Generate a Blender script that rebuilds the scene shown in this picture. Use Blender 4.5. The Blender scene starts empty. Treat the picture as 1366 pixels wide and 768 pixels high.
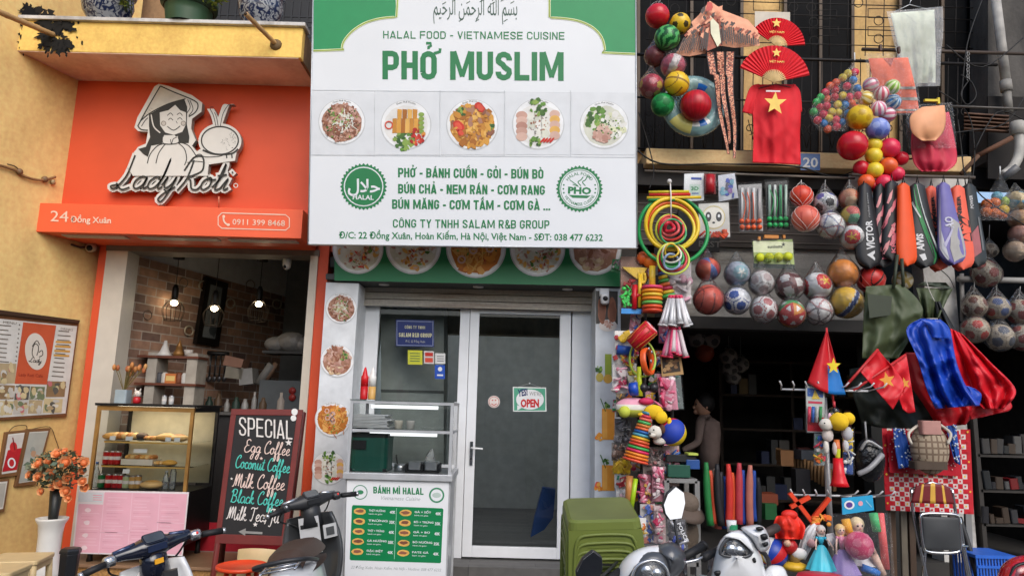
import bpy,math,random
from mathutils import Vector,Matrix,noise
R=math.radians
V=Vector
scene=bpy.context.scene
COL=scene.collection
# ------ camera
FPX,PITCH,ROLL,EYE=940.0,9.66,1.5,1.6
cd=bpy.data.cameras.new('camera')
cd.sensor_fit='HORIZONTAL';cd.sensor_width=36.0;cd.lens=36.0*FPX/1366.0
cd.clip_start=0.05;cd.clip_end=500.0
cam=bpy.data.objects.new('camera',cd);COL.objects.link(cam)
CM=Matrix.Rotation(R(90+PITCH),3,'X')@Matrix.Rotation(R(ROLL),3,'Z')
cam.matrix_world=Matrix.Translation((0,0,EYE))@CM.to_4x4()
scene.camera=cam
# ------ light
w=bpy.data.worlds.new('World');scene.world=w;w.use_nodes=True
nt=w.node_tree;bg=nt.nodes['Background']
sky=nt.nodes.new('ShaderNodeTexSky');sky.sky_type='NISHITA';sky.sun_disc=False
SUN_EL,SUN_AZ=40.0,160.0
sky.sun_elevation=R(SUN_EL);sky.sun_rotation=R(SUN_AZ)
sky.air_density=1.0;sky.dust_density=2.0;sky.ozone_density=0.6
nt.links.new(sky.outputs[0],bg.inputs[0]);bg.inputs[1].default_value=0.15
sl=bpy.data.lights.new('sun','SUN');sl.energy=1.1;sl.angle=R(45);sl.color=(1.0,0.985,0.965)
so=bpy.data.objects.new('sun',sl);COL.objects.link(so)
sdir=V((math.sin(R(SUN_AZ))*math.cos(R(SUN_EL)),math.cos(R(SUN_AZ))*math.cos(R(SUN_EL)),math.sin(R(SUN_EL))))
so.rotation_euler=(-sdir).to_track_quat('-Z','Y').to_euler()
so.location=sdir*30
vs=scene.view_settings
vs.view_transform='Standard';vs.look='None';vs.gamma=1.0;vs.use_curve_mapping=False
vs.exposure=0.52
cy=scene.cycles
cy.max_bounces=8;cy.diffuse_bounces=4;cy.glossy_bounces=3;cy.transparent_max_bounces=24
cy.transmission_bounces=6;cy.caustics_reflective=False;cy.caustics_refractive=False
cy.use_denoising=True
# ------ pixels of the photo (1366 x 768) to points in the place
def ray(px,py):
 return CM@V(((px-683.0)/FPX,-(py-384.0)/FPX,-1.0))
def at(px,py,Y):
 d=ray(px,py);return V((0,0,EYE))+d*(Y/d.y)
def pxm(px,py,Y):
 d=ray(px,py);return(Y/d.y)/FPX
class Plane:
 def __init__(s,p,n):
  s.p=V(p);s.n=V(n).normalized()
 def __call__(s,px,py,off=0.0):
  d=ray(px,py);o=V((0,0,EYE))
  t=(s.p+s.n*off-o).dot(s.n)/d.dot(s.n)
  return o+d*t
def FP(Y):return Plane((0,Y,0),(0,-1,0))
# ------ materials
def lin(c):
 c=c/255.0
 return c/12.92 if c<=0.04045 else((c+0.055)/1.055)**2.4
_mc={}
ALB=0.86
def c(r,g,b,rough=0.55,metal=0.0,var=0.14,scale=9.0,bump=0.0,spec=0.4,coat=0.0,bscale=None):
 key=(r,g,b,rough,metal,var,scale,bump,spec,coat)
 if key in _mc:return _mc[key]
 m=bpy.data.materials.new('paint_%d_%d_%d'%(r,g,b));m.use_nodes=True
 t=m.node_tree;p=t.nodes['Principled BSDF']
 col=[min(0.85,lin(x)*ALB)for x in(r,g,b)]
 p.inputs['Roughness'].default_value=rough;p.inputs['Metallic'].default_value=metal
 p.inputs['Specular IOR Level'].default_value=spec
 if coat:p.inputs['Coat Weight'].default_value=coat;p.inputs['Coat Roughness'].default_value=0.08
 tc=t.nodes.new('ShaderNodeTexCoord')
 nz=t.nodes.new('ShaderNodeTexNoise');nz.inputs['Scale'].default_value=scale;nz.inputs['Detail'].default_value=5.0
 t.links.new(tc.outputs['Object'],nz.inputs['Vector'])
 rp=t.nodes.new('ShaderNodeValToRGB')
 rp.color_ramp.elements[0].position=0.3;rp.color_ramp.elements[1].position=0.72
 rp.color_ramp.elements[0].color=[x*(1-var)for x in col]+[1]
 rp.color_ramp.elements[1].color=[min(0.9,x*(1+var*0.6))for x in col]+[1]
 t.links.new(nz.outputs['Fac'],rp.inputs[0]);t.links.new(rp.outputs[0],p.inputs['Base Color'])
 if bump:
  bp=t.nodes.new('ShaderNodeBump');bp.inputs['Strength'].default_value=bump;bp.inputs['Distance'].default_value=0.02
  n2=t.nodes.new('ShaderNodeTexNoise');n2.inputs['Scale'].default_value=bscale or scale*4;n2.inputs['Detail'].default_value=4
  t.links.new(tc.outputs['Object'],n2.inputs['Vector'])
  t.links.new(n2.outputs['Fac'],bp.inputs['Height']);t.links.new(bp.outputs[0],p.inputs['Normal'])
 _mc[key]=m
 return m
def emit(r,g,b,s):
 m=bpy.data.materials.new('lamp_glow');m.use_nodes=True
 p=m.node_tree.nodes['Principled BSDF']
 p.inputs['Base Color'].default_value=(0.8,0.8,0.8,1)
 p.inputs['Emission Color'].default_value=(lin(r),lin(g),lin(b),1);p.inputs['Emission Strength'].default_value=s
 return m
def film(name,tint,alpha,rough,bump=0.0,bscale=20.0,diff=(0.9,0.9,0.9),ior=1.45):
 """thin clear sheet: transparent, with a fresnel gloss and a little milky white"""
 m=bpy.data.materials.new(name);m.use_nodes=True
 t=m.node_tree;t.nodes.remove(t.nodes['Principled BSDF']);out=t.nodes['Material Output']
 tr=t.nodes.new('ShaderNodeBsdfTransparent');tr.inputs[0].default_value=tint+(1,)
 gl=t.nodes.new('ShaderNodeBsdfGlossy');gl.inputs['Roughness'].default_value=rough;gl.inputs[0].default_value=(1,1,1,1)
 df=t.nodes.new('ShaderNodeBsdfDiffuse');df.inputs[0].default_value=diff+(1,)
 fr=t.nodes.new('ShaderNodeFresnel');fr.inputs[0].default_value=ior
 m1=t.nodes.new('ShaderNodeMixShader');m1.inputs[0].default_value=alpha
 m2=t.nodes.new('ShaderNodeMixShader')
 t.links.new(tr.outputs[0],m1.inputs[1]);t.links.new(df.outputs[0],m1.inputs[2])
 t.links.new(fr.outputs[0],m2.inputs[0]);t.links.new(m1.outputs[0],m2.inputs[1]);t.links.new(gl.outputs[0],m2.inputs[2])
 t.links.new(m2.outputs[0],out.inputs[0])
 if bump:
  tc=t.nodes.new('ShaderNodeTexCoord');nz=t.nodes.new('ShaderNodeTexNoise');nz.inputs['Scale'].default_value=bscale
  nz.inputs['Detail'].default_value=3;nz.inputs['Distortion'].default_value=1.5
  bp=t.nodes.new('ShaderNodeBump');bp.inputs['Strength'].default_value=bump;bp.inputs['Distance'].default_value=0.03
  t.links.new(tc.outputs['Object'],nz.inputs['Vector']);t.links.new(nz.outputs['Fac'],bp.inputs['Height'])
  t.links.new(bp.outputs[0],gl.inputs['Normal']);t.links.new(bp.outputs[0],fr.inputs['Normal'])
 return m
GLASS=film('clear_glass',(0.93,0.95,0.94),0.0,0.0)
DOORGLASS=film('tinted_glass',(0.72,0.75,0.74),0.0,0.0)
BAG=film('clear_plastic_bag',(0.985,0.985,0.985),0.03,0.09,0.8,22.0,ior=1.28)
BAGP=film('thin_pack_film',(0.99,0.99,0.99),0.012,0.08,0.7,26.0,ior=1.14)
FOG=film('milky_plastic_bag',(0.96,0.96,0.96),0.22,0.2,0.8,16.0,ior=1.25)
def brickmat(name,cols,mortar,scale,w=0.5,h=0.25,rot=(0,0,0),rough=0.8,msize=0.02,bump=0.4,tint=0.0,axes='xy'):
 m=bpy.data.materials.new(name);m.use_nodes=True
 t=m.node_tree;p=t.nodes['Principled BSDF'];p.inputs['Roughness'].default_value=rough
 tc=t.nodes.new('ShaderNodeTexCoord');mp=t.nodes.new('ShaderNodeMapping');mp.inputs['Rotation'].default_value=rot
 sx=t.nodes.new('ShaderNodeSeparateXYZ');cx=t.nodes.new('ShaderNodeCombineXYZ')
 t.links.new(tc.outputs['Object'],sx.inputs[0])
 for i_ in(0,1):t.links.new(sx.outputs['xyz'.index(axes[i_])],cx.inputs[i_])
 br=t.nodes.new('ShaderNodeTexBrick');br.inputs['Scale'].default_value=scale
 br.inputs['Color1'].default_value=[lin(x)for x in cols[0]]+[1];br.inputs['Color2'].default_value=[lin(x)for x in cols[1]]+[1]
 br.inputs['Mortar'].default_value=[lin(x)for x in mortar]+[1]
 br.inputs['Mortar Size'].default_value=msize;br.inputs['Brick Width'].default_value=w;br.inputs['Row Height'].default_value=h
 br.inputs['Bias'].default_value=tint
 nz=t.nodes.new('ShaderNodeTexNoise');nz.inputs['Scale'].default_value=14;nz.inputs['Detail'].default_value=6
 mx=t.nodes.new('ShaderNodeMixRGB');mx.blend_type='MULTIPLY';mx.inputs[0].default_value=0.6
 t.links.new(cx.outputs[0],mp.inputs[0]);t.links.new(mp.outputs[0],br.inputs['Vector']);t.links.new(tc.outputs['Object'],nz.inputs['Vector'])
 t.links.new(br.outputs['Color'],mx.inputs[1]);t.links.new(nz.outputs['Fac'],mx.inputs[2]);t.links.new(mx.outputs[0],p.inputs['Base Color'])
 bp=t.nodes.new('ShaderNodeBump');bp.inputs['Strength'].default_value=bump;bp.inputs['Distance'].default_value=0.01;bp.invert=True
 t.links.new(br.outputs['Fac'],bp.inputs['Height']);t.links.new(bp.outputs[0],p.inputs['Normal'])
 return m
def stainmat(name,base,dirt,scale=2.0,lo=0.45,hi=0.7,rough=0.85,bump=0.25,stretch=(1,1,0.35),fine=0.25):
 """painted render with patches and streaks of grime"""
 m=bpy.data.materials.new(name);m.use_nodes=True
 t=m.node_tree;p=t.nodes['Principled BSDF'];p.inputs['Roughness'].default_value=rough
 tc=t.nodes.new('ShaderNodeTexCoord');mp=t.nodes.new('ShaderNodeMapping');mp.inputs['Scale'].default_value=stretch
 nz=t.nodes.new('ShaderNodeTexNoise');nz.inputs['Scale'].default_value=scale;nz.inputs['Detail'].default_value=9;nz.inputs['Roughness'].default_value=0.65
 rp=t.nodes.new('ShaderNodeValToRGB');rp.color_ramp.elements[0].position=lo;rp.color_ramp.elements[1].position=hi
 rp.color_ramp.elements[0].color=[lin(x)*0.9 for x in base]+[1];rp.color_ramp.elements[1].color=[lin(x)*0.9 for x in dirt]+[1]
 n2=t.nodes.new('ShaderNodeTexNoise');n2.inputs['Scale'].default_value=scale*14;n2.inputs['Detail'].default_value=6
 mx=t.nodes.new('ShaderNodeMixRGB');mx.blend_type='OVERLAY';mx.inputs[0].default_value=fine
 t.links.new(tc.outputs['Object'],mp.inputs[0]);t.links.new(mp.outputs[0],nz.inputs['Vector']);t.links.new(nz.outputs['Fac'],rp.inputs[0])
 t.links.new(tc.outputs['Object'],n2.inputs['Vector'])
 t.links.new(rp.outputs[0],mx.inputs[1]);t.links.new(n2.outputs['Fac'],mx.inputs[2]);t.links.new(mx.outputs[0],p.inputs['Base Color'])
 bp=t.nodes.new('ShaderNodeBump');bp.inputs['Strength'].default_value=bump;bp.inputs['Distance'].default_value=0.01
 t.links.new(n2.outputs['Fac'],bp.inputs['Height']);t.links.new(bp.outputs[0],p.inputs['Normal'])
 return m
# ------ text
_tx={}
def text_geo(s,bold=0.0,spacing=1.0):
 k=(s,bold,spacing)
 if k in _tx:return _tx[k]
 def mesh(st):
  cu=bpy.data.curves.new('tmp','FONT');cu.body=st;cu.size=1.0;cu.offset=bold;cu.resolution_u=2;cu.space_character=spacing
  o=bpy.data.objects.new('tmp',cu);COL.objects.link(o)
  dg=bpy.context.evaluated_depsgraph_get();dg.update()
  me=bpy.data.meshes.new_from_object(o.evaluated_get(dg))
  v=[p.co.copy()for p in me.vertices];f=[list(q.vertices)for q in me.polygons]
  bpy.data.objects.remove(o);bpy.data.curves.remove(cu);bpy.data.meshes.remove(me)
  return v,f
 hv,_=mesh('H');cap=max(p.y for p in hv)-min(p.y for p in hv);b0=min(p.y for p in hv)
 v,f=mesh(s)
 x0=min(p.x for p in v);x1=max(p.x for p in v)
 _tx[k]=([((p.x-x0)/(x1-x0),(p.y-b0)/cap)for p in v],f,(x1-x0)/cap)
 return _tx[k]
def smooth(pts,n=5,closed=False):
 pts=[V(p)for p in pts];L=len(pts);out=[]
 if L<3:return pts
 rng=range(L)if closed else range(L-1)
 for i in rng:
  if closed:p0,p1,p2,p3=pts[(i-1)%L],pts[i],pts[(i+1)%L],pts[(i+2)%L]
  else:p0,p1,p2,p3=pts[max(i-1,0)],pts[i],pts[i+1],pts[min(i+2,L-1)]
  for k in range(n):
   t=k/n
   out.append(0.5*((2*p1)+(p2-p0)*t+(2*p0-5*p1+4*p2-p3)*t*t+(3*p1-p0-3*p2+p3)*t**3))
 if not closed:out.append(pts[-1])
 return out
# heavy condensed capitals drawn as strokes (unit height, pen width t)
def heavy_glyph(ch,w,t):
 l,r,bt,tp,k=t/2,w-t/2,t/2,1-t/2,min(.16,w*.3)
 m=.5;cx=w/2;d=t*.5
 def rr(x0,y0,x1,y1,q=k):return[(x0,y0+q),(x0+q*.3,y0+q*.3),(x0+q,y0),(x1-q,y0),(x1-q*.3,y0+q*.3),(x1,y0+q),(x1,y1-q),(x1-q*.3,y1-q*.3),(x1-q,y1),(x0+q,y1),(x0+q*.3,y1-q*.3),(x0,y1-q),(x0,y0+q),(x0,y0+q*1.3)]
 def bowl(y0,y1,q=.13):return[(l,y1),(r-q,y1),(r-q*.3,y1-q*.3),(r,y1-q),(r,y0+q),(r-q*.3,y0+q*.3),(r-q,y0),(l,y0)]
 G={'P':[[(l,0),(l,1)],bowl(.42,tp)],'H':[[(l,0),(l,1)],[(r,0),(r,1)],[(l,.5),(r,.5)]],'O':[rr(l,bt,r,tp)],'M':[[(l,0),(l,1)],[(r,0),(r,1)],[(l+d*.4,1),(cx,.12)],[(cx,.12),(r-d*.4,1)]],'U':[[(l,1),(l,bt+k),(l+k*.3,bt+k*.3),(l+k,bt),(r-k,bt),(r-k*.3,bt+k*.3),(r,bt+k),(r,1)]],'S':[[(r,.70),(r,tp-k),(r-k*.3,tp-k*.3),(r-k,tp),(l+k,tp),(l+k*.3,tp-k*.3),(l,tp-k),(l,.66),(l+k,.54),(r-k,.46),(r,.34),(r,bt+k),(r-k*.3,bt+k*.3),(r-k,bt),(l+k,bt),(l+k*.3,bt+k*.3),(l,bt+k),(l,.30)]],'L':[[(l,1),(l,0)],[(l,bt),(w,bt)]],'I':[[(l,0),(l,1)]],'E':[[(l,0),(l,1)],[(l,tp),(w,tp)],[(l,.5),(w*.92,.5)],[(l,bt),(w,bt)]],'B':[[(l,0),(l,1)],bowl(.5,tp),bowl(bt,.5)],'A':[[(l*.9,0),(cx,1.0)],[(cx,1.0),(w-l*.9,0)],[(w*.25,.22),(w*.75,.22)]],'N':[[(l,0),(l,1)],[(r,0),(r,1)],[(l,1),(r,0)]],'D':[[(l,0),(l,1)],bowl(bt,tp,.2)],'C':[[(r,.66),(r,tp-k),(r-k*.3,tp-k*.3),(r-k,tp),(l+k,tp),(l+k*.3,tp-k*.3),(l,tp-k),(l,bt+k),(l+k*.3,bt+k*.3),(l+k,bt),(r-k,bt),(r-k*.3,bt+k*.3),(r,bt+k),(r,.36)]],'G':[[(r,.68),(r,tp-k),(r-k*.3,tp-k*.3),(r-k,tp),(l+k,tp),(l+k*.3,tp-k*.3),(l,tp-k),(l,bt+k),(l+k*.3,bt+k*.3),(l+k,bt),(r-k,bt),(r,bt+k),(r,.5)],[(r,.47),(cx,.47)]],'R':[[(l,0),(l,1)],bowl(.45,tp),[(cx,.45),(r,0)]],'T':[[(cx,0),(cx,1)],[(0,tp),(w,tp)]],'V':[[(l,1),(cx,.05)],[(cx,.05),(r,1)]],'&':[[(w,0),(l+.06,.72),(l+.08,.9),(cx,.98),(r-.1,.9),(r-.1,.72),(l,.32),(l+.06,.08),(cx,.02),(r-.06,.12),(w,.42)]],'K':[[(l,0),(l,1)],[(r,1),(l,.45)],[(l,.45),(r,0)]],'-':[[(0,.42),(w,.42)]],'.':[[(l,0),(l,t)]],'Y':[[(l,1),(cx,.5)],[(r,1),(cx,.5)],[(cx,.5),(cx,0)]],'F':[[(l,0),(l,1)],[(l,tp),(w,tp)],[(l,.5),(w*.9,.5)]]}
 return G.get(ch,[])
import unicodedata
def heavy_layout(st,w,t,gap):
 out=[];x=0.0
 for ch in st:
  if ch==' ':x+=w*.55;continue
  dec=unicodedata.normalize('NFD',ch.replace('Đ','D'));base=dec[0]
  ww={'I':t,'.':t,'M':w*1.45,'-':w*.55,'L':w*.9,'A':w*1.08}.get(base,w)
  for pth in heavy_glyph(base,ww,t):out.append(([(x+a,b_)for a,b_ in pth],1.0 if base not in 'M' or len(pth)>2 or pth[0][0]==pth[1][0]else .8))
  top=1.06;mx_=x+ww/2
  for acc in dec[1:]:
   o_=ord(acc)
   if o_==0x301:out.append(([(mx_-.04,top),(mx_+.12,top+.17)],.6));top+=.14
   elif o_==0x300:out.append(([(mx_+.04,top),(mx_-.12,top+.17)],.6));top+=.14
   elif o_==0x302:out.append(([(mx_-.16,top),(mx_,top+.13),(mx_+.16,top)],.5));top+=.14
   elif o_==0x306:out.append(([(mx_-.15,top+.14),(mx_-.08,top+.03),(mx_+.08,top+.03),(mx_+.15,top+.14)],.5));top+=.12
   elif o_==0x309:out.append(([(mx_-.08,top+.22),(mx_+.07,top+.22),(mx_+.08,top+.13),(mx_,top+.09),(mx_,top+.01)],.5));top+=.2
   elif o_==0x31b:out.append(([(x+ww-t*.5,.92),(x+ww+.10,.98),(x+ww+.11,1.1)],.55))
  x+=ww+gap+(.06 if '̛' in dec else 0)
 return out,x-gap
# joined-up handwriting: x-height 1, ascenders 2, descenders -1
HAND={'a':(1.05,[[(.85,.85),(.5,1),(.15,.7),(.12,.25),(.4,0),(.75,.3),(.86,.95),(.84,.3),(.95,.02),(1.15,.2)]]),'c':(.8,[[(.72,.78),(.5,1),(.18,.75),(.12,.3),(.4,0),(.85,.2)]]),'d':(1.1,[[(.8,.85),(.5,1),(.15,.7),(.12,.25),(.4,0),(.75,.3),(.95,1.2),(1.08,2.0),(.92,1.2),(.86,.3),(.98,.02),(1.2,.2)]]),'e':(.85,[[(.05,.35),(.4,.45),(.66,.75),(.5,1),(.22,.75),(.16,.3),(.42,0),(.9,.22)]]),'f':(.7,[[(-.05,.15),(.35,.9),(.6,1.75),(.45,2.0),(.3,1.5),(.2,.2),(.1,-.8),(.25,-1.0),(.4,-.5),(.3,0),(.75,.2)]]),'g':(1.05,[[(.8,.85),(.5,1),(.15,.7),(.12,.3),(.4,.05),(.72,.35),(.86,.95),(.78,-.3),(.55,-1.0),(.25,-.85),(.5,-.3),(1.1,.2)]]),'i':(.5,[[(0,.2),(.25,.95),(.22,.2),(.35,.02),(.55,.2)],[(.32,1.4),(.36,1.48)]]),'k':(.95,[[(0,.2),(.4,1.4),(.45,2.0),(.28,1.6),(.15,0)],[(.18,.5),(.55,.98),(.65,.75),(.3,.5),(.6,.1),(.8,0),(1.0,.2)]]),'l':(.55,[[(0,.2),(.35,1.2),(.48,1.9),(.34,2.0),(.2,1.3),(.2,.25),(.35,0),(.6,.2)]]),'n':(1.1,[[(.0,.2),(.2,1.0),(.18,0)],[(.19,.4),(.5,.95),(.72,.85),(.72,.2),(.85,0),(1.12,.2)]]),'o':(.95,[[(.5,1),(.18,.75),(.12,.3),(.4,0),(.72,.3),(.7,.8),(.5,1),(.55,.8),(1.0,.85)]]),'t':(.65,[[(0,.2),(.35,1.1),(.42,1.7),(.25,.3),(.38,0),(.68,.2)],[(.02,1.15),(.66,1.25)]]),'u':(1.1,[[(0,.3),(.2,1.0),(.16,.3),(.35,0),(.65,.3),(.8,1.0),(.76,.2),(.9,0),(1.12,.2)]]),'y':(1.05,[[(0,.3),(.2,1.0),(.16,.4),(.38,.1),(.68,.4),(.82,1.0),(.72,-.3),(.5,-1.0),(.2,-.8),(.5,-.25),(1.05,.2)]]),'E':(1.3,[[(1.1,1.75),(.8,2.0),(.35,1.75),(.45,1.15),(.85,1.08),(.4,1.0),(.1,.5),(.35,0),(.9,.05),(1.3,.4)]]),'C':(1.25,[[(.95,1.5),(1.1,1.85),(.8,2.0),(.35,1.5),(.15,.7),(.4,.05),(.85,.05),(1.25,.35)]]),'M':(1.9,[[(-.1,.1),(.2,.3),(.45,1.9),(.55,.2)],[(.55,.4),(.95,1.95),(1.05,.2)],[(1.05,.4),(1.45,1.95),(1.5,.4),(1.65,0),(1.9,.2)]]),'B':(1.4,[[(.35,1.85),(.3,.9),(.15,0)],[(0,1.5),(.4,2.0),(1.0,1.9),(.95,1.3),(.45,1.05),(1.0,.95),(1.1,.35),(.7,0),(.2,.1)]]),'T':(1.2,[[(.05,1.7),(.3,1.95),(1.1,1.85),(1.3,2.05)],[(.75,1.9),(.6,.6),(.4,0),(.15,.2)]]),'J':(1.1,[[(.2,1.7),(.5,1.95),(1.1,1.9)],[(.8,1.9),(.7,0),(.5,-.6),(.2,-.5)]]),'L':(1.3,[[(.75,2.15),(.6,1.1),(.3,.2),(.05,-.05),(-.2,.15),(.2,.25),(.7,-.1),(1.2,.1)]]),'R':(1.6,[[(.55,1.9),(.45,.9),(.15,-.1)],[(.0,1.5),(.45,2.05),(1.1,2.1),(1.3,1.6),(.8,1.15),(.5,1.0),(.8,.7),(1.1,.1),(1.5,.0),(1.7,.3)]]),'/':(.7,[[(.1,-.3),(.65,2.1)]]),' ':(.6,[]),}
# ------ mesh builder
class B:
 def __init__(s,M=None):
  s.v=[];s.f=[];s.m=[];s.sm=[];s.mats=[];s.M=M
 def mi(s,m):
  if m not in s.mats:s.mats.append(m)
  return s.mats.index(m)
 def add(s,vs_,fs,mat,sm=False):
  o=len(s.v)
  s.v+=[(s.M@V(p))if s.M else V(p)for p in vs_]
  for i,f in enumerate(fs):
   s.f.append([o+k for k in f]);s.m.append(s.mi(mat[i]if isinstance(mat,list)else mat));s.sm.append(sm)
 def box(s,ce,d,mat,rot=None):
  x,y,z=d[0]/2,d[1]/2,d[2]/2
  p=[V((a*x,b*y,e*z))for a in(-1,1)for b in(-1,1)for e in(-1,1)]
  if rot:p=[rot@q for q in p]
  s.add([q+V(ce)for q in p],[(0,1,3,2),(4,6,7,5),(0,4,5,1),(2,3,7,6),(0,2,6,4),(1,5,7,3)],mat)
 def rbox(s,ce,d,r,mat,rot=None,n=3):
  """box with rounded vertical (z) edges"""
  x,y,z=d[0]/2-r,d[1]/2-r,d[2]/2
  pts=[]
  for(sx,sy,a0)in((1,1,0),(-1,1,90),(-1,-1,180),(1,-1,270)):
   for k in range(n+1):
    a=R(a0+90*k/n);pts.append((sx*x+r*math.cos(a),sy*y+r*math.sin(a)))
  L=len(pts)
  vs_=[V((a,b,-z))for a,b in pts]+[V((a,b,z))for a,b in pts]
  if rot:vs_=[rot@q for q in vs_]
  s.add([q+V(ce)for q in vs_],[list(range(L))[::-1],[L+i for i in range(L)]]+[(i,(i+1)%L,L+(i+1)%L,L+i)for i in range(L)],mat)
 def prism(s,pts,vec,mat,side=None):
  L=len(pts);pts=[V(p)for p in pts];vec=V(vec)
  s.add(pts+[p+vec for p in pts],[list(range(L)),[L+i for i in range(L)][::-1]]+[(i,L+i,L+(i+1)%L,(i+1)%L)for i in range(L)],[mat,mat]+[side or mat]*L)
 def tube(s,path,r,mat,n=8,closed=False,r2=None,sm=True,caps=True):
  P=[V(p)for p in path];L=len(P)
  if L<2:return
  rr=r if isinstance(r,(list,tuple))else[r+((r2 if r2 is not None else r)-r)*i/max(1,L-1)for i in range(L)]
  up=None;vs_=[]
  for i in range(L):
   if closed:tg=P[(i+1)%L]-P[i-1]
   else:tg=P[min(i+1,L-1)]-P[max(i-1,0)]
   if tg.length<1e-9:tg=V((0,0,1))
   tg.normalize()
   if up is None:
    up=V((0,0,1))if abs(tg.z)<0.9 else V((1,0,0))
   a=tg.cross(up)
   if a.length<1e-6:a=tg.orthogonal()
   a.normalize();up=a.cross(tg).normalized()
   for k in range(n):
    th=2*math.pi*k/n
    vs_.append(P[i]+(a*math.cos(th)+up*math.sin(th))*rr[i])
  fs=[]
  for i in range(L if closed else L-1):
   j=(i+1)%L
   for k in range(n):fs.append((i*n+k,i*n+(k+1)%n,j*n+(k+1)%n,j*n+k))
  if not closed and caps:
   fs.append(list(range(n))[::-1]);fs.append([(L-1)*n+k for k in range(n)])
  s.add(vs_,fs,mat,sm)
 def lathe(s,prof,base,mat,axis=(0,0,1),n=20,sm=True,sx=1.0,sy=1.0,ref=None,caps=True):
  ax=V(axis).normalized();base=V(base)
  a=V(ref).normalized()if ref else ax.orthogonal().normalized()
  if ref:a=(a-ax*a.dot(ax)).normalized()
  b=ax.cross(a);vs_=[];fs=[];ml=[]
  for(r,h)in prof:
   for k in range(n):
    th=2*math.pi*k/n
    vs_.append(base+ax*h+a*(r*math.cos(th)*sx)+b*(r*math.sin(th)*sy))
  for i in range(len(prof)-1):
   for k in range(n):
    fs.append((i*n+k,i*n+(k+1)%n,(i+1)*n+(k+1)%n,(i+1)*n+k))
    ml.append(mat[i%len(mat)]if isinstance(mat,(list,tuple))else mat)
  if caps:
   fs.append(list(range(n))[::-1]);ml.append(ml[0]);fs.append([(len(prof)-1)*n+k for k in range(n)]);ml.append(ml[-2])
  s.add(vs_,fs,ml,sm)
 def ball(s,ce,r,mat,nu=20,nv=14,fn=None,scale=(1,1,1),rot=None):
  vs_=[];fs=[];ml=[];ce=V(ce)
  dirs=[]
  for j in range(nv+1):
   ph=math.pi*j/nv
   for i in range(nu):
    th=2*math.pi*i/nu
    d=V((math.sin(ph)*math.cos(th),math.sin(ph)*math.sin(th),math.cos(ph)));dirs.append(d)
    q=V((d.x*scale[0],d.y*scale[1],d.z*scale[2]))*r
    if rot:q=rot@q
    vs_.append(ce+q)
  for j in range(nv):
   for i in range(nu):
    f=(j*nu+i,(j+1)*nu+i,(j+1)*nu+(i+1)%nu,j*nu+(i+1)%nu)
    fs.append(f)
    if fn:
     dd=(dirs[f[0]]+dirs[f[1]]+dirs[f[2]]+dirs[f[3]]).normalized();ml.append(fn(dd))
    else:ml.append(mat)
  s.add(vs_,fs,ml,True)
 def grid(s,fn,nu,nv,mat,sm=True):
  vs_=[fn(i/nu,j/nv)for j in range(nv+1)for i in range(nu+1)]
  fs=[];ml=[]
  for j in range(nv):
   for i in range(nu):
    a=j*(nu+1)+i
    fs.append((a,a+nu+1,a+nu+2,a+1))
    ml.append(mat((i+.5)/nu,(j+.5)/nv)if callable(mat)else mat)
  s.add(vs_,fs,ml,sm)
 def poly(s,pl,pts,mat,off=0.0,thick=0.0,side=None):
  q=[pl(x,y,off)for x,y in pts]
  ar=sum(pts[i][0]*pts[(i+1)%len(pts)][1]-pts[(i+1)%len(pts)][0]*pts[i][1]for i in range(len(pts)))
  if ar>0:q=q[::-1]
  if thick:s.prism(q,-pl.n*thick,mat,side)
  else:s.add(q,[list(range(len(q)))],mat)
 def rect(s,pl,x0,y0,x1,y1,mat,off=0.0,sl=0.026,thick=0.0):
  """upright rectangle: its level edges fall by sl per pixel as the roll of the camera makes them"""
  d=(x1-x0)*sl/2
  s.poly(pl,[(x0,y0-d),(x1,y0+d),(x1,y1+d),(x0,y1-d)],mat,off,thick)
 def disc(s,pl,cx,cy_,rx,ry,mat,off=0.0,n=28,wob=0.0,a0=0.0,thick=0.0):
  pts=[]
  ca,sa=math.cos(a0),math.sin(a0)
  for k in range(n):
   t=2*math.pi*k/n;q=1+(wob*(random.random()-.5)*2 if wob else 0)
   x,y=rx*q*math.cos(t),ry*q*math.sin(t)
   pts.append((cx+x*ca-y*sa,cy_+x*sa+y*ca))
  s.poly(pl,pts,mat,off,thick)
 def ring(s,pl,cx,cy_,r0,r1,mat,off=0.0,n=40,a0=0,a1=360):
  full=(a1-a0)>=360;N=n if full else n+1
  vs_=[];fs=[]
  for k in range(N):
   t=R(a0+(a1-a0)*k/n)
   vs_.append(pl(cx+r0*math.cos(t),cy_+r0*math.sin(t),off));vs_.append(pl(cx+r1*math.cos(t),cy_+r1*math.sin(t),off))
  for k in range(n):
   j=(k+1)%N
   fs.append((2*k,2*j,2*j+1,2*k+1))
  s.add(vs_,fs,mat)
 def stroke(s,pl,pts,wd,mat,off=0.0,sm=0,taper=False):
  P=[V((p[0],p[1]))for p in pts]
  if sm:P=smooth(P,sm)
  L=len(P);vs_=[]
  for i in range(L):
   tg=P[min(i+1,L-1)]-P[max(i-1,0)]
   if tg.length<1e-9:tg=V((1,0))
   tg.normalize();nn=V((-tg.y,tg.x));ww=wd/2
   if taper:ww*=max(0.25,math.sin(math.pi*(i+.3)/(L-0.4)))
   a=P[i]+nn*ww;b=P[i]-nn*ww
   vs_+=[pl(a.x,a.y,off),pl(b.x,b.y,off)]
  s.add(vs_,[(2*i,2*i+1,2*i+3,2*i+2)for i in range(L-1)],mat)
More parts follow.
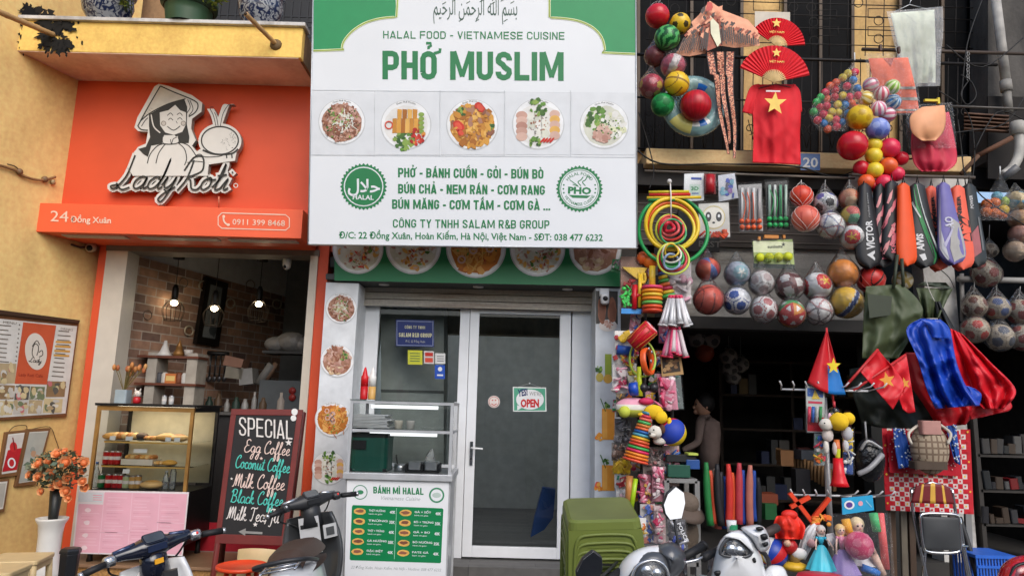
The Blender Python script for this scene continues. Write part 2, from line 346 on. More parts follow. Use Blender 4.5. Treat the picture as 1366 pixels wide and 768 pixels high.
 def text(s,pl,st,x0,y0,x1,y1,h,mat,off=0.0,bold=0.0,shear=0.0,spacing=1.0):
  """baseline from pixel (x0,y0) to (x1,y1), capitals h pixels high"""
  v,f,asp=text_geo(st,bold,spacing)
  dx,dy=x1-x0,y1-y0;L=math.hypot(dx,dy);ux,uy=dx/L,dy/L
  q=[]
  for(u,t)in v:
   a=u*L+t*h*shear
   q.append(pl(x0+ux*a+uy*t*h,y0+uy*a-ux*t*h,off))
  s.add(q,f,mat)
 def heavy(s,pl,st,x0,y0,x1,y1,h,mat,off=0.0,w=.56,t=.19,gap=.075):
  ps,W=heavy_layout(st,w,t,gap);sx=(x1-x0)/W;dy=(y1-y0)/(x1-x0);k=0
  for pts,tw in ps:
   q=[(x0+a*sx,y0+a*sx*dy-b_*h)for a,b_ in pts]
   s.stroke(pl,q,t*h*.5*(1+sx/h)*tw,mat,off+(k%24)*.00004);k+=1
 def hand(s,pl,st,x0,y0,x1,y1,xh,wd,mat,off=0.0,shear=.25,sm=4):
  x=0.0;lay=[]
  for ch in st:
   wch,ps=HAND[ch]
   for p_ in ps:lay.append([(x+a+b_*shear,b_)for a,b_ in p_])
   x+=wch
  sx=(x1-x0)/x;dy=(y1-y0)/(x1-x0)
  for k,p_ in enumerate(lay):
   s.stroke(pl,[(x0+a*sx,y0+a*sx*dy-b_*xh)for a,b_ in p_],wd,mat,off+(k%20)*.00005,sm)
 def arctext(s,pl,st,cx,cy_,rad,a0,a1,h,mat,off=0.0,bold=0.0,inside=False):
  v,f,asp=text_geo(st,bold)
  q=[]
  for(u,t)in v:
   a=R(a0+(a1-a0)*u)
   rr=rad-t*h if inside else rad+t*h
   q.append(pl(cx+rr*math.cos(a),cy_-rr*math.sin(a),off))
  s.add(q,f,mat)
 def build(s,name,parent=None,org=None,label=None,cat=None,group=None,kind=None,bevel=0.0,solid=0.0,sub=0):
  me=bpy.data.meshes.new(name)
  if org is None:
   if parent is not None:org=wloc(parent)
   else:
    xs=[p.x for p in s.v];ys=[p.y for p in s.v];zs=[p.z for p in s.v]
    org=V(((min(xs)+max(xs))/2,(min(ys)+max(ys))/2,min(zs)))
  org=V(org)
  me.from_pydata([p-org for p in s.v],[],s.f)
  for m in s.mats:me.materials.append(m)
  me.polygons.foreach_set('material_index',s.m);me.polygons.foreach_set('use_smooth',s.sm)
  me.update()
  o=bpy.data.objects.new(name,me);COL.objects.link(o)
  if parent is not None:
   o.parent=parent;o.location=org-wloc(parent)
  else:o.location=org
  if solid:
   md=o.modifiers.new('thickness','SOLIDIFY');md.thickness=solid;md.offset=0
  if sub:
   md=o.modifiers.new('round','SUBSURF');md.levels=sub;md.render_levels=sub
  if bevel:
   md=o.modifiers.new('edge','BEVEL');md.width=bevel;md.segments=2;md.limit_method='ANGLE';md.angle_limit=R(40)
  tag(o,label,cat,group,kind)
  return o
def wloc(o):
 p=V(o.location)
 while o.parent is not None:
  o=o.parent;p+=V(o.location)
 return p
def tag(o,label=None,cat=None,group=None,kind=None):
 if label:o['label']=label
 if cat:o['category']=cat
 if group:o['group']=group
 if kind:o['kind']=kind
 return o
def thing(name,label,cat,loc,group=None):
 o=bpy.data.objects.new(name,None);COL.objects.link(o);o.location=loc;o.empty_display_size=0.1
 return tag(o,label,cat,group)
def copy_tree(o,loc=None,parent=None):
 q=o.copy();COL.objects.link(q)
 if parent is not None:q.parent=parent
 if loc is not None:q.location=loc
 for ch in list(o.children):copy_tree(ch,None,q)
 return q
def pbox(b,x0,y0,x1,y1,Y0,Y1,mat,M=None):
 """box whose front face spans those pixels on the plane Y0 and which reaches back to Y1"""
 xm,ym=(x0+x1)/2,(y0+y1)/2
 X0=at(x0,ym,Y0).x;X1=at(x1,ym,Y0).x;Z1=at(xm,y0,Y0).z;Z0=at(xm,y1,Y0).z
 b.box(((X0+X1)/2,(Y0+Y1)/2,(Z0+Z1)/2),(X1-X0,Y1-Y0,Z1-Z0),mat)
 return X0,X1,Z0,Z1
def cyl(b,p,q,r,mat,n=10,r2=None):b.tube([p,q],r,mat,n,r2=r2)
random.seed(7)
WHITE=c(238,240,242,0.45,var=0.05)
BLACK=c(26,26,28,0.45)
STEEL=c(190,192,195,0.32,0.9,var=0.1)
CHROME=c(225,226,228,0.12,1.0,var=0.03)
# ====== SETTING
FY=6.8
def struct(name,b,**k):return b.build(name,kind='structure',**k)
b=B();b.add([(-60,-60,0),(60,-60,0),(60,60,0),(-60,60,0)],[(0,1,2,3)],c(92,92,94,0.9,var=0.3,scale=3,bump=0.4))
struct('road',b)
b=B();b.box((0,6.6,0.06),(14,2.6,0.12),brickmat('paving',((150,146,140),(132,128,124)),(90,88,86),3.0,0.6,0.6,rough=0.85,bump=0.2))
struct('pavement',b)
# street front on the other side, seen in the glass
b=B();bw=stainmat('render_opposite',(190,180,150),(130,125,115));b.box((0,-11.4,2.4),(30,0.6,4.8),bw)
o=b.build('opposite_house',label='long rendered house front across the street, seen only in the door glass',cat='building')
for i in range(9):
 for j in range(2):
  q=B();X=-12+3*i;Z=1.4+2.3*j
  q.box((X,-11.09,Z),(1.7,0.04,2.0 if j==0 else 1.3),c(40,44,48,0.2));q.box((X,-11.06,Z-(1.15 if j==0 else .85)),(1.9,0.12,0.08),c(180,176,168))
  q.build('window',o)
# ------ yellow side wall at the left
WA=R(20);wp0=at(107,430,FY)
WALL=Plane(wp0,(math.cos(WA),-math.sin(WA),0))
YEL=stainmat('yellow_render',(242,204,132),(196,156,96),1.6,0.42,0.8,fine=0.3)
d=V((math.sin(WA),math.cos(WA),0));back=wp0+d*0.25;front=wp0-d*4.5
b=B();pts=[V((front.x,front.y,0.0)),V((back.x,back.y,0.0)),V((back.x,back.y,6.5)),V((front.x,front.y,6.5))]
b.prism(pts[::-1],-WALL.n*0.2,YEL)
b.build('side_wall',label='weathered yellow rendered side wall with a menu board at its foot',cat='wall')
# ------ cafe shopfront
cafe=thing('cafe_shopfront','orange cafe shopfront with black and white lady logo above its canopy','building',(-2.6,FY,0.12))
ORG=c(230,88,48,0.5,var=0.07,scale=2.5);ORG2=c(247,104,62,0.42,var=0.05,scale=2.5)
PY=6.47
pl=FP(PY)
b=B();b.poly(pl,[(88,92),(424,100),(418,292),(66,288)],ORG,0,0.30);b.build('fascia_panel',cafe)
# canopy box
b=B();cx0=at(40,289,6.28).x;cx1=at(403,298,6.28).x;cz1=at(222,275,6.28).z;cz0=at(222,313.5,6.28).z
CAN=FP(6.28)
b.box(((cx0+cx1)/2,(6.28+6.80)/2,(cz0+cz1)/2),(cx1-cx0,0.52,cz1-cz0),ORG2)
b.build('canopy',cafe,bevel=0.004)
q=B()
q.text(CAN,'24',67,295,91,296.0,14,c(250,214,190,0.4),0.004,0.0)
q.text(CAN,'Đồng Xuân',94,296.5,148,298,8,c(250,214,190,0.4),0.004,0.018)
pts=[(291+5,284),(381,286.5),(386,291),(386,303),(381,307),(296,304.5),(291,300),(291,289),(296,284)]
q.stroke(CAN,pts,1.3,c(250,214,190,0.4),0.004)
q.text(CAN,'0911 399 8468',310,299.6,380,301.6,7.5,c(250,214,190,0.4),0.004,0.006)
q.stroke(CAN,[(298,289),(298.5,294),(301,298),(305,300)],2.2,c(250,214,190,0.4),0.004,4)
q.disc(CAN,298.5,289,1.8,2.2,c(250,214,190,0.4),0.005);q.disc(CAN,304.5,299.8,2.2,1.8,c(250,214,190,0.4),0.005)
q.build('lettering',cafe)
for(a0,a1)in((75,160),(178,285),(300,392)):
 X0=at(a0,314,6.28).x;X1=at(a1,318,6.28).x
 b=B();b.box(((X0+X1)/2,6.40,cz0-0.006),(X1-X0,0.10,0.012),c(214,200,190,0.4));b.build('soffit_light',cafe)
# pillars
b=B();pbox(b,104,318,136,800,FY,7.0,ORG);b.v=[V((p.x,p.y,max(p.z,0.12)))for p in b.v]
b.build('pillar',cafe)
# pillar edges follow the true verticals: world x from the middle of each edge
def xpix(px,py,Y):return at(px,py,Y).x
def vbox(b,l,r,z0,z1,Y0,Y1,mat):
 X0,X1=xpix(l[0],l[1],Y0),xpix(r[0],r[1],Y0)
 b.box(((X0+X1)/2,(Y0+Y1)/2,(z0+z1)/2),(X1-X0,Y1-Y0,z1-z0),mat);return X0,X1
FLOORZ=0.2
ztop=at(270,338,FY).z
CREAM=c(214,205,190,0.4,var=0.06)
b=B();L0,L1=vbox(b,(128,450),(157,450),0.12,ztop,FY-0.02,7.0,CREAM)
b.build('door_frame',cafe)
b=B();R0,R1=vbox(b,(406,450),(416.5,450),0.12,ztop,FY-0.02,7.0,CREAM);b.build('door_frame',cafe)
b=B();b.box(((L0+R1)/2,6.9,ztop+0.03),(R1-L0+0.02,0.24,0.06),c(120,112,104));b.build('door_head',cafe)
b=B();P0,P1=vbox(b,(417,450),(431,450),0.12,3.6,FY,7.0,ORG);b.build('pillar',cafe)
b=B();b.box(((L0+R1)/2,6.92,ztop+0.36),(R1-L0+0.6,0.16,0.6),c(205,78,44));b.build('lintel',cafe)
# interior of the cafe
bw=Plane(at(158,420,7.02),(math.cos(R(17)),-math.sin(R(17)),0))
BRK=brickmat('brick_facing',((206,160,132),(112,92,88)),(206,190,176),1.0,0.25,0.095,msize=0.007,axes='yz',tint=-0.1)
zt0=bw(184,341).z
p0=bw(157,420);p1=p0+V((math.sin(R(17)),math.cos(R(17)),0))*2.75
b=B()
b.add([(p0.x,p0.y,FLOORZ),(p1.x,p1.y,FLOORZ),(p1.x,p1.y,zt0-0.02),(p0.x,p0.y,zt0)],[(3,2,1,0)],BRK)
struct('interior_wall',b)
GREYP=c(215,217,216,0.8,var=0.1)
b=B()
b.add([(p0.x-0.05,p0.y,zt0),(p1.x,p1.y,zt0-0.02),(p1.x,p1.y,4.0),(p0.x-0.05,p0.y,4.0)],[(3,2,1,0)],GREYP)
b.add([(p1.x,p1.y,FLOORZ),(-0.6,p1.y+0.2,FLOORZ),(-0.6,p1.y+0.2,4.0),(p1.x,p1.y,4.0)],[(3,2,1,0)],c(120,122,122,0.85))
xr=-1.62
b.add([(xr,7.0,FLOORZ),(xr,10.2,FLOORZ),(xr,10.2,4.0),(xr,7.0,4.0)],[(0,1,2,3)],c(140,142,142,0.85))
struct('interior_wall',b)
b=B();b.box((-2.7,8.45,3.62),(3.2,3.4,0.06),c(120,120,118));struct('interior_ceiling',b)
b=B();b.box((-2.7,8.45,FLOORZ-0.1),(3.2,3.5,0.2),c(120,104,92,0.6));struct('interior_floor',b)
STEPM=c(186,140,84,0.5,var=0.45,scale=60)
b=B();b.box(((L0+R1)/2,6.62,0.16),(R1-L0+0.7,0.72,0.09),STEPM);b.box(((L0+R1)/2,6.60,0.205),(R1-L0+0.74,0.74,0.025),c(150,118,90,0.4))
b.build('entrance_step',label='speckled terrazzo entrance step below the cafe display case',cat='step',bevel=0.004)
b=B();X0=xpix(225,700,6.9);X1=xpix(400,700,6.9)
b.box(((X0+X1)/2,6.90,FLOORZ+0.14),(X1-X0,0.03,0.26),c(176,24,42,0.7));b.box(((X0+X1)/2,6.885,FLOORZ+0.005),(X1-X0,0.05,0.03),c(150,146,140))
b.build('red_kerb_panel',label='low red panel between the cafe doorway and the chalkboard feet',cat='panel')
# balcony above the cafe
balc=thing('balcony','yellow plaster balcony with white coping over the orange cafe panel','balcony',(-2.7,6.0,3.9))
b=B();BY=5.9
BPL=FP(BY)
X0=WALL(40,45).x-0.05;X1=at(403,55,BY).x
Z1=at(240,33,BY).z;Z0=at(240,73,BY).z
BYEL=stainmat('balcony_render',(246,206,112),(206,160,84),2.2,0.45,0.8,stretch=(1,1,.6),fine=0.3)
b.box(((X0+X1)/2,BY+0.04,(Z0+Z1)/2),(X1-X0,0.08,Z1-Z0),BYEL)
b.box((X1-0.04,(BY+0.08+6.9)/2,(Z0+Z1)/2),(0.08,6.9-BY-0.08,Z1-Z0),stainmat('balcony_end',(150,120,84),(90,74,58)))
b.build('parapet',balc,bevel=0.006)
b=B();b.box(((X0+X1)/2-.01,(BY+0.006+7.0)/2,Z0+0.024),(X1-X0-0.03,7.0-BY-0.006,0.06),stainmat('soffit_render',(246,218,196),(200,164,144),1.5,0.4,0.75))
b.build('soffit',balc)
b=B();b.box(((X0+X1)/2,BY+0.05,Z1+0.018),(X1-X0+0.05,0.17,0.035),stainmat('coping',(212,208,204),(140,134,128)))
b.build('coping',balc,bevel=0.004)
# black mould where the balcony meets the wall
b=B();random.seed(3)
DRT=c(22,20,18,0.9,var=0.4);
for i in range(120):
 x=30+random.random()**1.3*66;y=6+random.random()*62
 if x>70 and(y<26 or random.random()<.35):y=26+random.random()*40
 p_=BPL if x>52 else WALL
 b.disc(p_,x,y,random.uniform(2,7),random.uniform(2,8),DRT,0.002+i*0.00015,14,0.5,random.random()*3)
for i in range(90):
 x=26+random.random()*84;y=4+random.random()*72
 if x>52 and y<27:continue
 s_=random.uniform(.4,1.5);b.disc(BPL if x>52 else WALL,x,y,s_,s_*random.uniform(.8,2.2),DRT,.0022+i*.00005,6,.4)
b.build('mould_stain',balc)
# wall and grille behind the balcony
b=B();b.box((-2.7,7.25,5.1),(3.4,0.1,2.8),stainmat('upper_wall',(150,118,84),(96,76,60)))
b.build('upper_wall',balc)
b=B();BK=c(30,30,32,0.5)
for k in range(8):
 zz=Z1+0.10+k*0.055
 b.box(((X0+X1)/2+.5,6.55,zz),(X1-X0-1.2,0.012,0.014),BK)
for k in range(18):
 xx=X0+1.1+k*(X1-X0-1.2)/17;b.box((xx,6.55,Z1+0.3),(0.014,0.014,0.7),BK)
b.box(((X0+X1)/2+.6,7.15,Z1+.55),(1.7,0.04,1.3),c(26,26,28))
b.build('railing',balc)
# ------ the halal eatery in the middle
DY=6.95
eat=thing('eatery_shopfront','white eatery shopfront with glazed aluminium door under a green fascia','building',(0.1,DY,0.12))
EX0=xpix(432,500,FY);EX1=xpix(827,500,FY)
FAS=FP(6.5)
GRN=c(34,122,72,0.4,var=0.06,scale=3)
b=B();b.poly(FAS,[(446,300),(830,306),(827,382),(446,374)],GRN,0,0.35,c(60,64,62));b.build('fascia',eat)
# posters left and right of the door, printed on box pillars
WPL=FP(6.55)
b=B();LPX0,LPX1=vbox(b,(432,420),(476,420),0.12,at(455,377,6.55).z,6.55,6.95,c(226,230,234,0.5));b.build('poster_pillar',eat)
b=B();RPX0,RPX1=vbox(b,(794,520),(828,520),0.12,at(808,384,6.55).z,6.55,6.95,c(214,220,226,0.5));b.build('poster_pillar',eat)
# soffit under the fascia with three flat lights, shutter box behind
zf=at(640,379,6.5).z
b=B();b.box(((LPX0+RPX1)/2,6.72,zf+0.04),(RPX1-LPX0,0.40,0.05),c(70,72,72));b.build('soffit',eat)
SHUT=stainmat('shutter_paint',(186,178,166),(132,100,80),3,0.5,0.8,stretch=(.3,1,3))
b=B();zs1=at(640,383,6.82).z;zs0=at(640,411,6.82).z
for k in range(3):
 zz=zs0+(zs1-zs0)*(k+.5)/3
 b.rbox(((LPX1+RPX0)/2,6.86,zz),(0.06,0.03,RPX0-LPX1),0.014,SHUT,Matrix.Rotation(R(90),3,'Y'))
 b.box(((LPX1+RPX0)/2,6.87,zz),(RPX0-LPX1,0.05,(zs1-zs0)/3-0.008),SHUT)
b.build('roller_shutter',eat)
# door joinery
ALU=c(242,245,249,0.35,0.0,var=0.04)
zd=at(640,412,DY).z
DPL=FP(DY)
b=B()
def jamb(l,r,y,z0,z1,dy=0.0,dep=0.07,mat=ALU):return vbox(b,(l,y),(r,y),z0,z1,DY+dy,DY+dy+dep,mat)
JL0,JL1=jamb(483,505,440,FLOORZ,zd)
PL0,PL1=jamb(611,624,500,FLOORZ,zd)
_,JR1=jamb(762,792,560,FLOORZ,zd)
b.box(((JL0+JR1)/2,DY+.035,zd+.025),(JR1-JL0,0.07,0.05),ALU)
jx0,jx1=jamb(790,800,560,FLOORZ,zd,0.01)
b.box(((JL0+PL0)/2,DY+.035,1.02),(PL0-JL0,0.06,0.06),ALU);b.box(((JL0+PL0)/2,DY+.035,FLOORZ+.05),(PL0-JL0,0.06,0.1),ALU)
b.build('door_frame',eat,bevel=0.004)
b=B();b.add([(JL1,DY+.03,FLOORZ),(PL0,DY+.03,FLOORZ),(PL0,DY+.03,zd),(JL1,DY+.03,zd)],[(0,1,2,3)],DOORGLASS);b.build('fixed_glass',eat)
door=thing('door',None,None,(0.3,DY,FLOORZ));door.parent=eat;door.location=V((0.3,DY,FLOORZ))-V(eat.location)
b=B();zb=FLOORZ+0.015;zt=zd-0.004
DL0,DL1=vbox(b,(624.5,500),(637,500),zb,zt,DY-.01,DY+.05,ALU)
DR0,DR1=vbox(b,(746,500),(761,500),zb,zt,DY-.01,DY+.05,ALU)
b.box(((DL1+DR0)/2,DY+.02,zt-.02),(DR0-DL1,0.058,0.04),ALU);b.box(((DL1+DR0)/2,DY+.02,zb+.05),(DR0-DL1,0.058,0.10),ALU)
b.build('stile_frame',door,bevel=0.004)
b=B();b.add([(DL1,DY+.02,zb),(DR0,DY+.02,zb),(DR0,DY+.02,zt),(DL1,DY+.02,zt)],[(0,1,2,3)],DOORGLASS);b.build('glass',door)
b=B();p=at(629,597,DY-.02)
b.rbox((p.x,DY-.018,p.z-.05),(0.03,0.016,0.22),0.006,CHROME);b.tube([p+V((0,0,0)),p+V((0,-.04,0)),p+V((.02,-.05,0)),p+V((.11,-.05,-.004))],0.009,WHITE)
b.tube([p+V((0,0.005,-.1)),p+V((0,-.01,-.1))],0.009,c(60,60,60,.4,.6));b.build('handle',door)
# room behind the glass
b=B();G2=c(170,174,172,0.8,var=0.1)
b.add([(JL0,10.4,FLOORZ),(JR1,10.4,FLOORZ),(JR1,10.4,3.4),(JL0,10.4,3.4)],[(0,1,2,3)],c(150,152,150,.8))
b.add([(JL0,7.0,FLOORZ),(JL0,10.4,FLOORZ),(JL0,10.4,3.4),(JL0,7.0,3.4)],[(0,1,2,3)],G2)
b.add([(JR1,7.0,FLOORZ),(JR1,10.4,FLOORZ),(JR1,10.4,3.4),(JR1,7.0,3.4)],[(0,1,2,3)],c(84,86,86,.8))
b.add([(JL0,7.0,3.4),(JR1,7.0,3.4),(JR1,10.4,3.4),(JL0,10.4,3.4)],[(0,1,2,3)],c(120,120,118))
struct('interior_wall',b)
b=B();b.box(((JL0+JR1)/2,8.6,FLOORZ-.1),(JR1-JL0+.5,4.0,.2),brickmat('plank_floor',((104,102,100),(84,82,80)),(60,60,60),1.0,1.2,0.12,rough=0.5,msize=0.004,bump=0.1));struct('interior_floor',b)
# ------ the toy and sports shop on the right
toy=thing('toy_shopfront','old dark shophouse hung all over with toys, balls and racket bags','building',(3.2,FY,0.12))
OCH=stainmat('ochre_render',(226,186,120),(140,108,74),2.4,0.42,0.75,stretch=(1,1,.4))
UY=7.35
def face(b,x0,y0,x1,y1,Y,mat,thick=0.12):b.rect(FP(Y),x0,y0,x1,y1,mat,0.0,thick=thick)
b=B();face(b,846,-60,1310,235,UY,OCH);b.build('upper_wall',toy)
DARKW=c(30,30,31,0.9,spec=0.1)
for(x0,x1,y0,y1)in((850,992,-50,202),(1046,1140,-50,202),(1200,1312,-50,232)):
 b=B();face(b,x0,y0,x1,y1,UY-.05,DARKW,0.04)
 m_=c(84,66,48)
 for xx in(x0,(x0+x1)/2,x1-4):face(b,xx,y0,xx+4,y1,UY-.08,m_,0.03)
 b.build('window',toy)
# iron window grille and balcony railing
IRON=c(34,30,28,0.6,0.4,var=0.3)
b=B();gp=FP(UY-.2)
def bar(pl_,x0,y0,x1,y1,wpx,mat=IRON):
 p,q=pl_(x0,y0),pl_(x1,y1);b.tube([p,q],wpx*0.5*pxm((x0+x1)/2,(y0+y1)/2,p.y),mat,5)
def ringbar(pl_,cx,cy_,r,wpx,mat=IRON,a0=0,a1=360,sp=0.0):
 n=18;full=abs(a1-a0)>=360 and not sp
 pts=[pl_(cx+r*(1-sp*k/n)*math.cos(R(a0+(a1-a0)*k/n)),cy_+r*(1-sp*k/n)*math.sin(R(a0+(a1-a0)*k/n)))for k in range(n if full else n+1)]
 b.tube(pts,wpx*0.5*pxm(cx,cy_,pts[0].y),mat,5,full)
for y in(4,20,37,58):
 bar(gp,862,y-5,1300,y+7,1.4)
for x in range(868,1300,24):
 if 995<x<1040:continue
 bar(gp,x,-20,x-2,75,1.2)
for(x,y)in((1058,10),(1082,10),(1085,30),(1086,55),(1145,4),(1172,28),(1172,52),(900,12),(975,2)):
 ringbar(gp,x,y,6,1.2)
for(x0,y0,x1,y1)in((1080,14,1116,26),(1080,36,1118,48),(1158,12,1196,24),(1158,36,1196,48),(1005,0,1040,14)):
 for seg in(((x0,y0),(x1,y0)),((x1,y0),(x1,y1)),((x1,y1),(x0,y1)),((x0,y1),(x0,y0))):bar(gp,*seg[0],*seg[1],1.0)
b.build('window_grille',toy)
b=B();rp_=FP(6.75)
bar(rp_,850,73,1330,87,4.5);bar(rp_,850,130,1300,142,2.5);bar(rp_,850,198,1300,210,3.0)
for x in range(862,1290,13):bar(rp_,x,78,x-2,205,1.3)
for i,x in enumerate(range(872,1290,34)):
 for s_ in(-1,1):
  ringbar(rp_,x+s_*8,172,8,1.3,a0=90,a1=90+s_*420,sp=0.75)
  ringbar(rp_,x+s_*7,150,6,1.2,a0=-90,a1=-90-s_*400,sp=0.75)
  bar(rp_,x,198,x+s_*10,160,1.2)
b.build('balcony_railing',toy)
LEDGE=stainmat('ledge_wood',(244,210,154),(190,150,104),3,0.45,0.8,stretch=(.4,1,2))
b=B();face(b,862,203,1296,224,6.6,LEDGE,0.75);b.build('ledge',toy,bevel=0.01)
b=B();face(b,1318,130,1460,240,6.85,c(38,34,32,.9),.02);b.build('dark_patch',toy)  # flat, evenly dark panel on the lower concrete wall
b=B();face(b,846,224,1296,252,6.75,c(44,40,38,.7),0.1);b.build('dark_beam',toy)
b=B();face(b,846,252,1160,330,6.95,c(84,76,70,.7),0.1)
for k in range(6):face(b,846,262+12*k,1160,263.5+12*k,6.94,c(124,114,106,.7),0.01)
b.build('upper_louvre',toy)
b=B();face(b,905,330,1160,424,7.0,stainmat('shutter_box',(196,192,184),(140,134,126),4,stretch=(.3,1,2)),0.2);b.build('shutter_box',toy)
b=B();face(b,900,424,1162,440,6.85,c(52,50,48,.6),0.2);b.build('beam',toy)
b=B();face(b,905,280,960,335,6.9,c(40,40,42,.6),0.03);b.text(FP(6.895),'BEST',932,329,962,330,8,c(120,116,112),0.004,0.02);b.build('old_sign',toy)
b=B();TX0,TX1=vbox(b,(826,520),(850,520),0.12,4.2,FY+.05,7.1,c(60,56,52,.8));b.build('side_pillar',toy)
zb_=at(1030,432,6.95).z
# shop room
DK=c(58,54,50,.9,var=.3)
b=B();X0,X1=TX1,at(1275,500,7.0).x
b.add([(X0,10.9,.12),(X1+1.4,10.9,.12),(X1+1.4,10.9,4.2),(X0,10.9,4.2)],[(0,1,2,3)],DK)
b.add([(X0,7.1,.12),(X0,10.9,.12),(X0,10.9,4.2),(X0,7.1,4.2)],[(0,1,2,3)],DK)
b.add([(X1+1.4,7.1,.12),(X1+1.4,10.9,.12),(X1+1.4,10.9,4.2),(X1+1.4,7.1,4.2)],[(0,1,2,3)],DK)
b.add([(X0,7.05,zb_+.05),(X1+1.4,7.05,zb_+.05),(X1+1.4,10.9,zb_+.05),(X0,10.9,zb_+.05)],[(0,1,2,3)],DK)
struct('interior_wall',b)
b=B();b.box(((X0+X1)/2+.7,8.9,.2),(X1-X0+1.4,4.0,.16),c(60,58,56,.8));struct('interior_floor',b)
b=B();cx_,cx2_=vbox(b,(1158,500),(1188,500),.12,zb_+.5,7.0,7.2,c(50,50,48,.8));b.build('door_post',toy)
b=B();vbox(b,(1236,420),(1278,420),.12,3.3,6.95,7.15,stainmat('white_post',(205,203,198),(150,146,140)));b.build('white_pillar',toy)
# far right: old concrete wall, dark bay beyond
b=B();face(b,1318,-160,2100,225,6.9,stainmat('old_concrete',(84,80,76),(34,32,30),2.5,.35,.65),0.3);b.build('concrete_wall',toy)
b=B();face(b,1290,-40,1318,240,7.3,c(36,34,32,.9),0.1);face(b,1290,225,2100,262,7.1,c(30,28,27,.9),0.1);b.build('dark_recess',toy)
# the upper storeys behind the big sign and over the cafe, and the wall that closes the block on the right
b=B();b.box((-0.2,7.9,4.6),(3.6,0.2,4.4),stainmat('upper_render',(170,150,120),(110,98,84)))
b.box((-0.2,7.35,2.98),(RPX1-LPX0+.5,1.0,.1),c(80,80,78,.8));b.build('upper_wall',eat)
b=B();b.box((7.6,11.2,2.4),(13.0,0.2,4.6),c(40,38,36,.9));b.box((5.2,7.7,3.75),(9,1.4,.12),c(44,40,38,.9));b.build('back_wall',toy)
# ====== EATERY SIGNS AND DOOR
GREEN=c(38,128,76,0.45,var=0.04);DGREEN=c(30,112,66,0.45,var=0.05);LGREEN=c(44,150,92,0.45,var=0.05)
GOLD=c(214,206,120,0.45);SIGNW=c(236,239,243,0.42,var=0.05,scale=1.2,bump=0.12,bscale=2.5)
BLp,BRp,TLp,TRp=(411,326),(850,331),(418,-14),(848,-9)
def sign_plane(Yb):
 lo,hi=-20.0,40.0
 def err(a):
  pl_=Plane(at(630,328,Yb),(0,-math.cos(R(a)),-math.sin(R(a))))
  return(pl_(*TRp)-pl_(*TLp)).length-(pl_(*BRp)-pl_(*BLp)).length
 for _ in range(50):
  m_=(lo+hi)/2
  if err(m_)>0:lo=m_
  else:hi=m_
 return Plane(at(630,328,Yb),(0,-math.cos(R(lo)),-math.sin(R(lo)))),lo
SP,tilt_=sign_plane(6.05)
def blobs(b,pl,cx,cy,r,n,cols,s0,s1,off,ar=(.5,1.0),inner=0.0):
 for i in range(n):
  a=random.random()*6.283;d_=r*math.sqrt(inner+(1-inner)*random.random())*.95
  s_=random.uniform(s0,s1)
  b.disc(pl,cx+d_*math.cos(a),cy+d_*math.sin(a),s_,s_*random.uniform(*ar),random.choice(cols),off+i*0.00004,7,0.25,random.random()*3.1)
def strands(b,pl,cx,cy,r,n,cols,wd,off):
 for i in range(n):
  a=random.random()*6.283;d_=r*random.random()*.7;x,y=cx+d_*math.cos(a),cy+d_*math.sin(a)
  t=random.random()*6.283;L=r*random.uniform(.3,.7)
  b.stroke(pl,[(x-L*math.cos(t),y-L*math.sin(t)),(x+random.uniform(-4,4),y+random.uniform(-4,4)),(x+L*math.cos(t),y+L*math.sin(t))],wd,random.choice(cols),off+i*0.00004,3)
BRN=[c(150,96,72),c(176,128,104),c(196,150,124),c(132,82,60),c(204,160,140)]
GLD=[c(206,140,52),c(226,164,70),c(176,108,36),c(236,184,96)]
HRB=[c(74,116,48),c(104,150,62),c(54,92,40),c(140,170,80)]
RED=[c(206,50,36),c(226,84,60),c(180,36,30)]
PNK=[c(206,162,146),c(222,184,168),c(190,140,124)]
PALE=[c(236,234,222),c(222,222,206),c(240,238,232)]
TANG=[c(226,150,60),c(206,124,44),c(236,176,96),c(190,110,50)]
